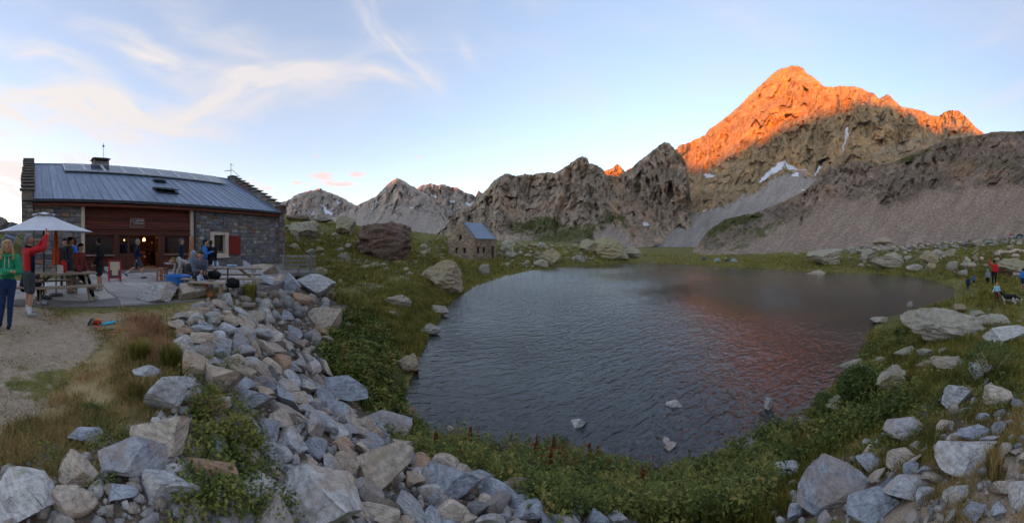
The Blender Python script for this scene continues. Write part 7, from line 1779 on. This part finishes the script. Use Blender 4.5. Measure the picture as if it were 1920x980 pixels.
# menu board
def menu():
    root = empty('menu_board', at(215, 12.9), 0); a = float(az_of(215)); root.rotation_euler = (0, 0, -a + .1); setp(root, 'red framed folding menu board standing by the door', 'sign')
    Mr = simple('red_paint', (.42, .018, .018), .5, .15); Mp = simple('menu_paper', (.50, .40, .28), .9, .12); tl = .16
    def fr(s):
        e = MB()
        for x in (-.24, .24): e.bar((x, s * .20, 0), (x, 0, .88), .045, .03, (0, 1, 0))
        e.bar((-.26, 0.004 * s, .87), (.26, .004 * s, .87), .05, .03); e.bar((-.24, s * .165, .14), (.24, s * .165, .14), .045, .03)
        e.build('frame', Mr, root)
    fr(-1); fr(1); n = Vector((0, -.97, -.21))
    MB().obox((0, -.085, .50), (1, 0, 0), (0, .217, .976), (0, -.976, .217), .215, .33, .006).build('black_panel', M_darkmetal, root)
    MB().obox((0, -.062, .64), (1, 0, 0), (0, .217, .976), (0, -.976, .217), .20, .17, .012).build('menu_sheet', Mp, root); MB().obox((0, -.118, .38), (1, 0, 0), (0, .217, .976), (0, -.976, .217), .13, .13, .012).build('menu_sheet', Mp, root)
menu()
def stool(px, d, label, h=.55, w=.34):
    root = empty('stool', at(px, d), .5); setp(root, label, 'stool'); m = simple('orange_wood', (.30, .115, .045), .6, .25, 4.0)
    MB().box(-w / 2, w / 2, -w / 2, w / 2, h - .04, h).build('seat', m, root, bevel=.006)
    for sx in (-1, 1):
        for sy in (-1, 1): MB().bar((sx * w * .42, sy * w * .42, 0), (sx * w * .38, sy * w * .38, h - .041), .045).build('leg', m, root)
        MB().box(sx * w * .4 - .012, sx * w * .4 + .012, -w * .33, w * .33, h * .35, h * .35 + .05).build('stretcher', m, root); MB().box(-w * .33, w * .33, sx * w * .4 - .012, sx * w * .4 + .012, h * .55, h * .55 + .05).build('stretcher', m, root)
stool(303, 12.9, 'orange wooden stool standing outside the open door')
def tub():
    root = empty('tub', at(333, 10.6), .2); root.scale = (1.15, 1.15, 1.35); setp(root, 'large bright blue plastic tub on the terrace', 'tub'); m = simple('blue_plastic', (.012, .16, .45), .35, .12, 3.0, .03, .004, spec=.5); n = 24; mb = MB(); vs = []
    prof = [(.36, 0), (.42, .30), (.44, .335), (.46, .335), (.46, .36), (.42, .36), (.40, .32), (.34, .03)]
    for r_, z_ in prof:
        for k in range(n): a = 2 * math.pi * k / n; vs.append((r_ * math.cos(a), r_ * .8 * math.sin(a), z_))
    fs = [(i * n + k, i * n + (k + 1) % n, (i + 1) * n + (k + 1) % n, (i + 1) * n + k) for i in range(len(prof) - 1) for k in range(n)]; fs += [tuple((len(prof) - 1) * n + k for k in range(n))]
    mb.add(vs, fs).build('shell', m, root)
tub()
def grey_table():
    root = empty('side_table', at(322, 13.2), -.3); setp(root, 'small grey cafe table under the right hut window', 'table')
    MB().box(-.45, .45, -.3, .3, .70, .73).build('table_top', M_slab, root, bevel=.01)
    for sx in (-1, 1):
        for sy in (-1, 1): MB().tube([(sx * .38, sy * .24, 0), (sx * .38, sy * .24, .70)], .02, 6).build('leg', M_darkmetal, root)
    b = MB().tube([(0, 0, 0), (0, 0, .06), (0, 0, .09)], [.09, .13, .12], 12).build('bowl', simple('blue_bowl', (.08, .28, .55), .4), None); p = at(322, 13.2); b.location = (p[0], p[1], p[2] + .732); setp(b, 'blue and white bowl on the small grey table', 'bowl')
grey_table()
def on_table(kind, px, dpx, label, col, prof, top=.755, d=10.6, cat=None):
    p = at(px, d); o = MB().tube([(0, 0, z) for r_, z in prof], [r_ for r_, z in prof], 10).build(kind, simple(kind + '_plastic', col, .35), None, True); o.location = (p[0], p[1], .055 + top + .002); setp(o, label, cat or kind)
BOT = [(.035, 0), (.037, .02), (.036, .14), (.013, .19), (.014, .22)]
on_table('bottle', 400, 0, 'clear bottle with a blue label on the picnic table', (.25, .42, .62), BOT)
on_table('bottle', 408, 0, 'pale bottle with white cap on the picnic table', (.55, .58, .62), BOT, d=10.7)
on_table('cup', 396, 0, 'orange cup beside the bottles on the picnic table', (.55, .18, .06), [(.03, 0), (.036, .09), (.034, .095)], d=10.4)
on_table('bowl', 413, 0, 'flat white tray on the picnic table', (.55, .58, .60), [(.10, 0), (.14, .03)], d=10.5)
on_table('box', 431, 0, 'white and blue food container left on the picnic table', (.28, .42, .62), [(.07, 0), (.10, .01), (.10, .07), (.08, .08)], d=10.8)
on_table('box', 440, 0, 'light blue container at the table end', (.30, .45, .60), [(.08, 0), (.09, .01), (.09, .06), (.07, .065)], d=10.9)
def bag(px, d, z, s, col, label, name='bag', cat='bag'):
    r = random.Random(int(px)); V, fcs = ico(3); V = V * np.array(s) * .5; V = V * (1 + .35 * (fbm(V[:, 0] * 6 / s[0] + px, V[:, 1] * 6 / s[0], V[:, 2] * 6 / s[0], 3)[:, None] - .5)); V[:, 2] = np.maximum(V[:, 2], -s[2] * .38); V[:, 2] += s[2] * .38
    o = mesh_np(name, V, fcs, cloth(col), True); o.location = at(px, d, z); setp(o, label, cat); return o
bag(119, 8.6, .815, (.20, .18, .42), (.50, .02, .02), 'red stuff bag standing on the picnic table under the parasol')
bag(402, 9.75, .055, (.55, .35, .28), BLACK, 'black backpack on the bench of the picnic table', 'backpack', 'backpack').location.z = .53
bag(436, 9.3, .30, (.55, .35, .34), BLACK, 'black jacket hung on the dark parasol stand', 'hanging_jacket', 'jacket')
bag(394, 9.0, .055, (.26, .22, .22), (.30, .12, .04), 'orange and brown shopping bag under the table end')
p = at(113, 8.5); o = MB().box(-.07, .07, -.05, .05, 0, .22).build('menu_card', simple('card_white', (.6, .55, .48), .8), None); o.location = (p[0], p[1], .812); o.rotation_euler = (0, 0, .9); setp(o, 'white standing card next to the red bag', 'card')
stand = empty('parasol_stand', at(427, 9.25, .055)); setp(stand, 'black parasol pole without canopy by the picnic table', 'parasol stand')
MB().tube([(0, 0, 0), (0, 0, .85)], .025, 8).build('pole', M_darkmetal, stand); MB().tube([(0, 0, 0), (0, 0, .05)], [.2, .18], 12).build('foot', M_darkmetal, stand)
def bench(px, d, rz, label):
    root = empty('bench', at(px, d), rz); setp(root, label, 'bench')
    for k in range(2): MB().box(-.55, .55, -.16 + k * .165, -.16 + k * .165 + .155, .42, .46).build('seat_plank', M_wood, root, bevel=.005)
    for e in (-.42, .42):
        for s in (-1, 1): MB().bar((e, s * .13, 0), (e, s * .10, .419), .05).build('leg', M_wood, root)
bench(372, 9.75, math.radians(40), 'short wooden bench carrying the man in the quilted jacket')
bench(388, 8.95, math.radians(40), 'low wooden bench with bags near the brown terrace boulder')
bench(44, 8.0, math.radians(95), 'wooden bench half hidden behind the man in red')
bench(358, 11.9, math.radians(60), 'wooden bench under the hooded person')
# grey tarpaulin folded into a ridge, leaning by the table end
def tarp():
    root = empty('tarpaulin', at(488, 12.0), math.radians(44)); setp(root, 'grey folded tarpaulin leaning at the end of the picnic table', 'tarpaulin'); m = cloth((.33, .34, .345)); n = 9; vs = []
    for i in range(n):
        t = i / (n - 1); top = Vector((-.62 + 1.15 * t, 0, .92 - .80 * t)); wv = .05 + .16 * t
        vs += [top, top + Vector((-.06, -wv, -.10 - .16 * t)), top + Vector((-.02, -wv * 1.7, -.30 * (1 - t * .5) - .02)), top + Vector((-.06, wv, -.10 - .12 * t)), top + Vector((-.02, wv * 1.7, -.30 * (1 - t * .5) - .02))]
    for v in vs: v.z = max(v.z, .012)
    fs = []
    for i in range(n - 1):
        for a, b in ((0, 1), (1, 2), (3, 0), (4, 3)): fs.append((i * 5 + a, i * 5 + b, (i + 1) * 5 + b, (i + 1) * 5 + a))
    MB().add(vs, fs).build('cover', m, root, True); MB().tube([(-.66, 0, .95), (-.66, .02, .0)], .018, 6).build('pole', M_steel, root)
tarp()
# wooden deck with railing right of the hut
def deck():
    a = float(az_of(560)); d = 19.0; x, y = d * math.sin(a), d * math.cos(a)
    root = empty('wooden_deck', (x, y, EYE - (511 - HOR) / F * d), -a + math.radians(8)); setp(root, 'weathered wooden deck with slatted railing at the right end of the hut', 'deck')
    W_ = 2.05; D_ = 2.6
    for k in range(16): MB().box(-W_ / 2, W_ / 2, k * D_ / 16, (k + 1) * D_ / 16 - .012, -.045, 0).build('floor_board', M_woodgrey, root)
    MB().box(-W_ / 2, W_ / 2, -.06, -.005, -.22, .0).build('edge_beam', M_woodgrey, root); MB().box(-W_ / 2 + .05, W_ / 2 - .05, D_ - .2, D_ - .1, -.22, -.046).build('edge_beam', M_woodgrey, root)
    for x_ in (-.98, -.80, -.02, .72): MB().box(x_ - .045, x_ + .045, -.16, -.062, -.16, 1.10).build('post', M_woodgrey, root, bevel=.006)
    for zz in (.16, .42, .68, .94): MB().box(-.86, W_ / 2 + .05, -.062, -.03, zz, zz + .14).build('rail', M_woodgrey, root)
    for x_ in (-.8, .62): MB().box(x_ - .07, x_ + .07, .15, .29, -1.6, -.221).build('support_post', M_woodgrey, root)
    for yy_ in (.2, 1.2, 2.4): MB().box(W_ / 2 - .08, W_ / 2, yy_ - .04, yy_ + .04, .001, 1.05).build('post', M_woodgrey, root)
    for zz in (.45, .85): MB().box(W_ / 2 + .002, W_ / 2 + .03, .0, D_, zz, zz + .12).build('rail', M_woodgrey, root)
deck()
# sloping slab shelter beside the wall
# tilted solar array left of the hut
def array_():
    bp = bworld(-1.75, 1.6, 1.15); root = empty('solar_array', (bp.x, bp.y, bp.z), -BN + .2); setp(root, 'tilted ground solar array left of the hut', 'solar array')
    t = math.radians(62); u = Vector((.42, .38, .82)).normalized(); v = Vector((.80, -.60, 0)).normalized() * .5 + Vector((.3, .2, 0)); v.normalize(); n = u.cross(v).normalized(); v = n.cross(u)
    for k in range(4):
        c = u * (.28 + k * .52); fr = MB().obox(c, v, u, n, .36, .255, .02).build('solar_panel', M_steel, root)
        MB().obox(c - n * .0215 if n.y > 0 else c + n * .0215, v, u, n, .33, .215, .004).build('panel_glass', M_pv, fr); 
    MB().bar(u * 1.9 + Vector((0, .02, 0)), u * 1.9 + Vector((.9, 0, -.05)), .05).build('strut', M_wood, root); MB().bar(u * 1.5, u * 1.5 + Vector((.7, .2, -.6)), .05).build('strut', M_wood, root); MB().bar((0, 0, 0), (0, .05, -1.4), .07).build('leg', M_steel, root); MB().bar(u * 1.0, u * 1.0 + Vector((.1, .5, -2.2)), .06).build('leg', M_steel, root)
array_()
place_rock('boulder', 4, 438, 34, 34, DARK, .4, 'dark rock at the left edge behind the white parasol', BOULD[3], 'boulder', d if False else None, .8)
# tents
def tent(px, py, d, label, col, w=1.5, h=1.05):
    a = float(az_of(px)); x, y = d * math.sin(a), d * math.cos(a); root = empty('tent', (x, y, float(ground_z(np.array([x]), np.array([y]))[0]) - .03), -a + .4); setp(root, label, 'tent', None); m = cloth(col)
    mb = MB(); n, k_ = 10, 14; vs = []; fs = []
    for i in range(n):
        s = -1 + 2 * i / (n - 1); hh = h * (1 - abs(s) ** 2.4) + .02; ww = w / 2 * (1 - .55 * abs(s) ** 2.2)
        for j in range(k_): q = math.pi * j / (k_ - 1); vs.append((s * w * .75, math.cos(q) * ww, max(0.0, math.sin(q)) ** .8 * hh))
    fs = [(i * k_ + j, i * k_ + j + 1, (i + 1) * k_ + j + 1, (i + 1) * k_ + j) for i in range(n - 1) for j in range(k_ - 1)]
    mb.add(vs, fs).build('fly', m, root, True); MB().prism([(-.3, .02), (.3, .02), (0, h * .75)], -w * .47, -w * .46).build('door_flap', m, root)
tent(1345, 488, 64, 'small pale grey tent standing alone on the far meadow', (.22, .23, .24), 1.2, .9)
tent(1376, 488, 64, 'pale grey tent right of the two campers on the far meadow', (.25, .26, .27), 1.2, .9)
tent(1321, 483, 76, 'dark low tent further left on the far meadow', (.05, .06, .08), 1.2, .6)
person('camper in yellow crouching between the far tents', 1361, 488, 1.7, 30, (.35, .30, .05), NAVY, BLACK, DARKH, sit(), d=64, voxel=.05)
person('camper in blue crouching beside the far tents', 1366, 488, 1.7, -30, (.05, .12, .35), NAVY, BLACK, DARKH, sit(), d=64, voxel=.05)
def blue_arch():
    d = 88.0; a = float(az_of(1912)); x, y = d * math.sin(a), d * math.cos(a); root = empty('tent', (x, y, float(ground_z(np.array([x]), np.array([y]))[0])), -a); setp(root, 'bright blue arched tent beside the far hikers', 'tent')
    m = cloth((.02, .30, .62)); mb = MB(); n, k_ = 6, 18; vs = []
    for i in range(n):
        for j in range(k_): q = math.pi * j / (k_ - 1); s = 1 - .35 * (i / (n - 1)) ** 2; vs.append((math.cos(q) * 1.25 * s, i * .35, math.sin(q) * 1.35 * s))
    mb.add(vs, [(i * k_ + j, i * k_ + j + 1, (i + 1) * k_ + j + 1, (i + 1) * k_ + j) for i in range(n - 1) for j in range(k_ - 1)]).build('fly', m, root, True)
blue_arch()
# toys and shoes dropped on the dirt
def gear():
    def bit(px, py, label, col, L, W_, H_, rz, cat, name, tilt=0.0):
        x, y, z, d = hit(px, py); V, fcs = ico(3); V = np.sign(V) * np.abs(V) ** .75 * np.array([L, W_, H_]) * .5; o = mesh_np(name, V, fcs, cloth(col, .6), True); a = float(az_of(px)); o.location = (x, y, z + H_ * .5 + (L * .5 * math.sin(abs(tilt)))); o.rotation_euler = (0, tilt, -a + rz); setp(o, label, cat)
    bit(204, 611, 'turquoise paddle shaped board lying on the dirt', (.01, .42, .60), .30, .10, .03, .35, 'board', 'play_board', -.15)
    bit(181, 610, 'crumpled dark red bag on the dirt', (.30, .02, .015), .20, .14, .09, 0, 'bag', 'bag')
    bit(184, 604, 'orange strap lying on the red bag', (.75, .22, .02), .12, .06, .05, 0, 'strap', 'strap', .1)
    bit(169, 612, 'dark shoe leaning against the red bag', (.03, .04, .06), .17, .06, .05, .5, 'shoe', 'shoe', -.9)
    bit(173, 612, 'olive shoe leaning beside the dark shoe', (.18, .18, .07), .17, .05, .05, .5, 'shoe', 'shoe', -1.0)
    bit(178, 616, 'coral strip at the foot of the red bag', (.50, .15, .08), .20, .05, .025, 0, 'strap', 'strap')
    bit(187, 619, 'small coral toy under the turquoise board', (.60, .22, .10), .09, .06, .03, .2, 'toy', 'toy')
    bit(203, 621, 'olive hat under the turquoise board', (.17, .16, .05), .20, .14, .05, .3, 'hat', 'hat')
    bit(209, 622, 'grey curved rim lying in front of the olive hat', (.16, .17, .19), .17, .04, .03, .5, 'strap', 'strap')
    bit(227, 611, 'thin grey stick right of the turquoise board', (.22, .23, .25), .20, .03, .02, 0, 'stick', 'stick')
    bit(218, 626, 'nearer of two coral scraps on the dirt', (.60, .20, .12), .15, .05, .025, .2, 'scrap', 'scrap')
    bit(226, 620, 'farther of two coral scraps on the dirt', (.60, .18, .05), .11, .05, .025, .2, 'scrap', 'scrap')
gear()
# small stone block by the doorway and orange marker on the wall
p = at(322, 16.0); bq = bworld(bx(201, -.5), -.5, .055)
o = inst('rock', ROCKS[4], None, (bq.x, bq.y, .03), (0, 0, 1.0), (.42, .34, .34), (1, 1, 1, .1)); setp(o, 'grey stone block below the serving window', 'rock')

# ------------------------------------------------------------------ evening air between the viewer and the far peaks
def build_haze():
    m = bpy.data.materials.new('evening_haze'); m.use_nodes = True; n = NT(m.node_tree)
    v = n('VolumePrincipled', {'Color': (0.72, 0.82, 1.0, 1), 'Density': HAZE, 'Anisotropy': 0.2}); out = n('OutputMaterial'); n.t.links.new(v.outputs[0], out.inputs['Volume'])
    o = MB().box(-12500, 12500, -12500, 12500, -75, 1350).build('haze', m); setp(o, 'thin bluish evening air filling the valley', 'haze', kind='stuff'); return o
HAZE = 0.00002
build_haze()
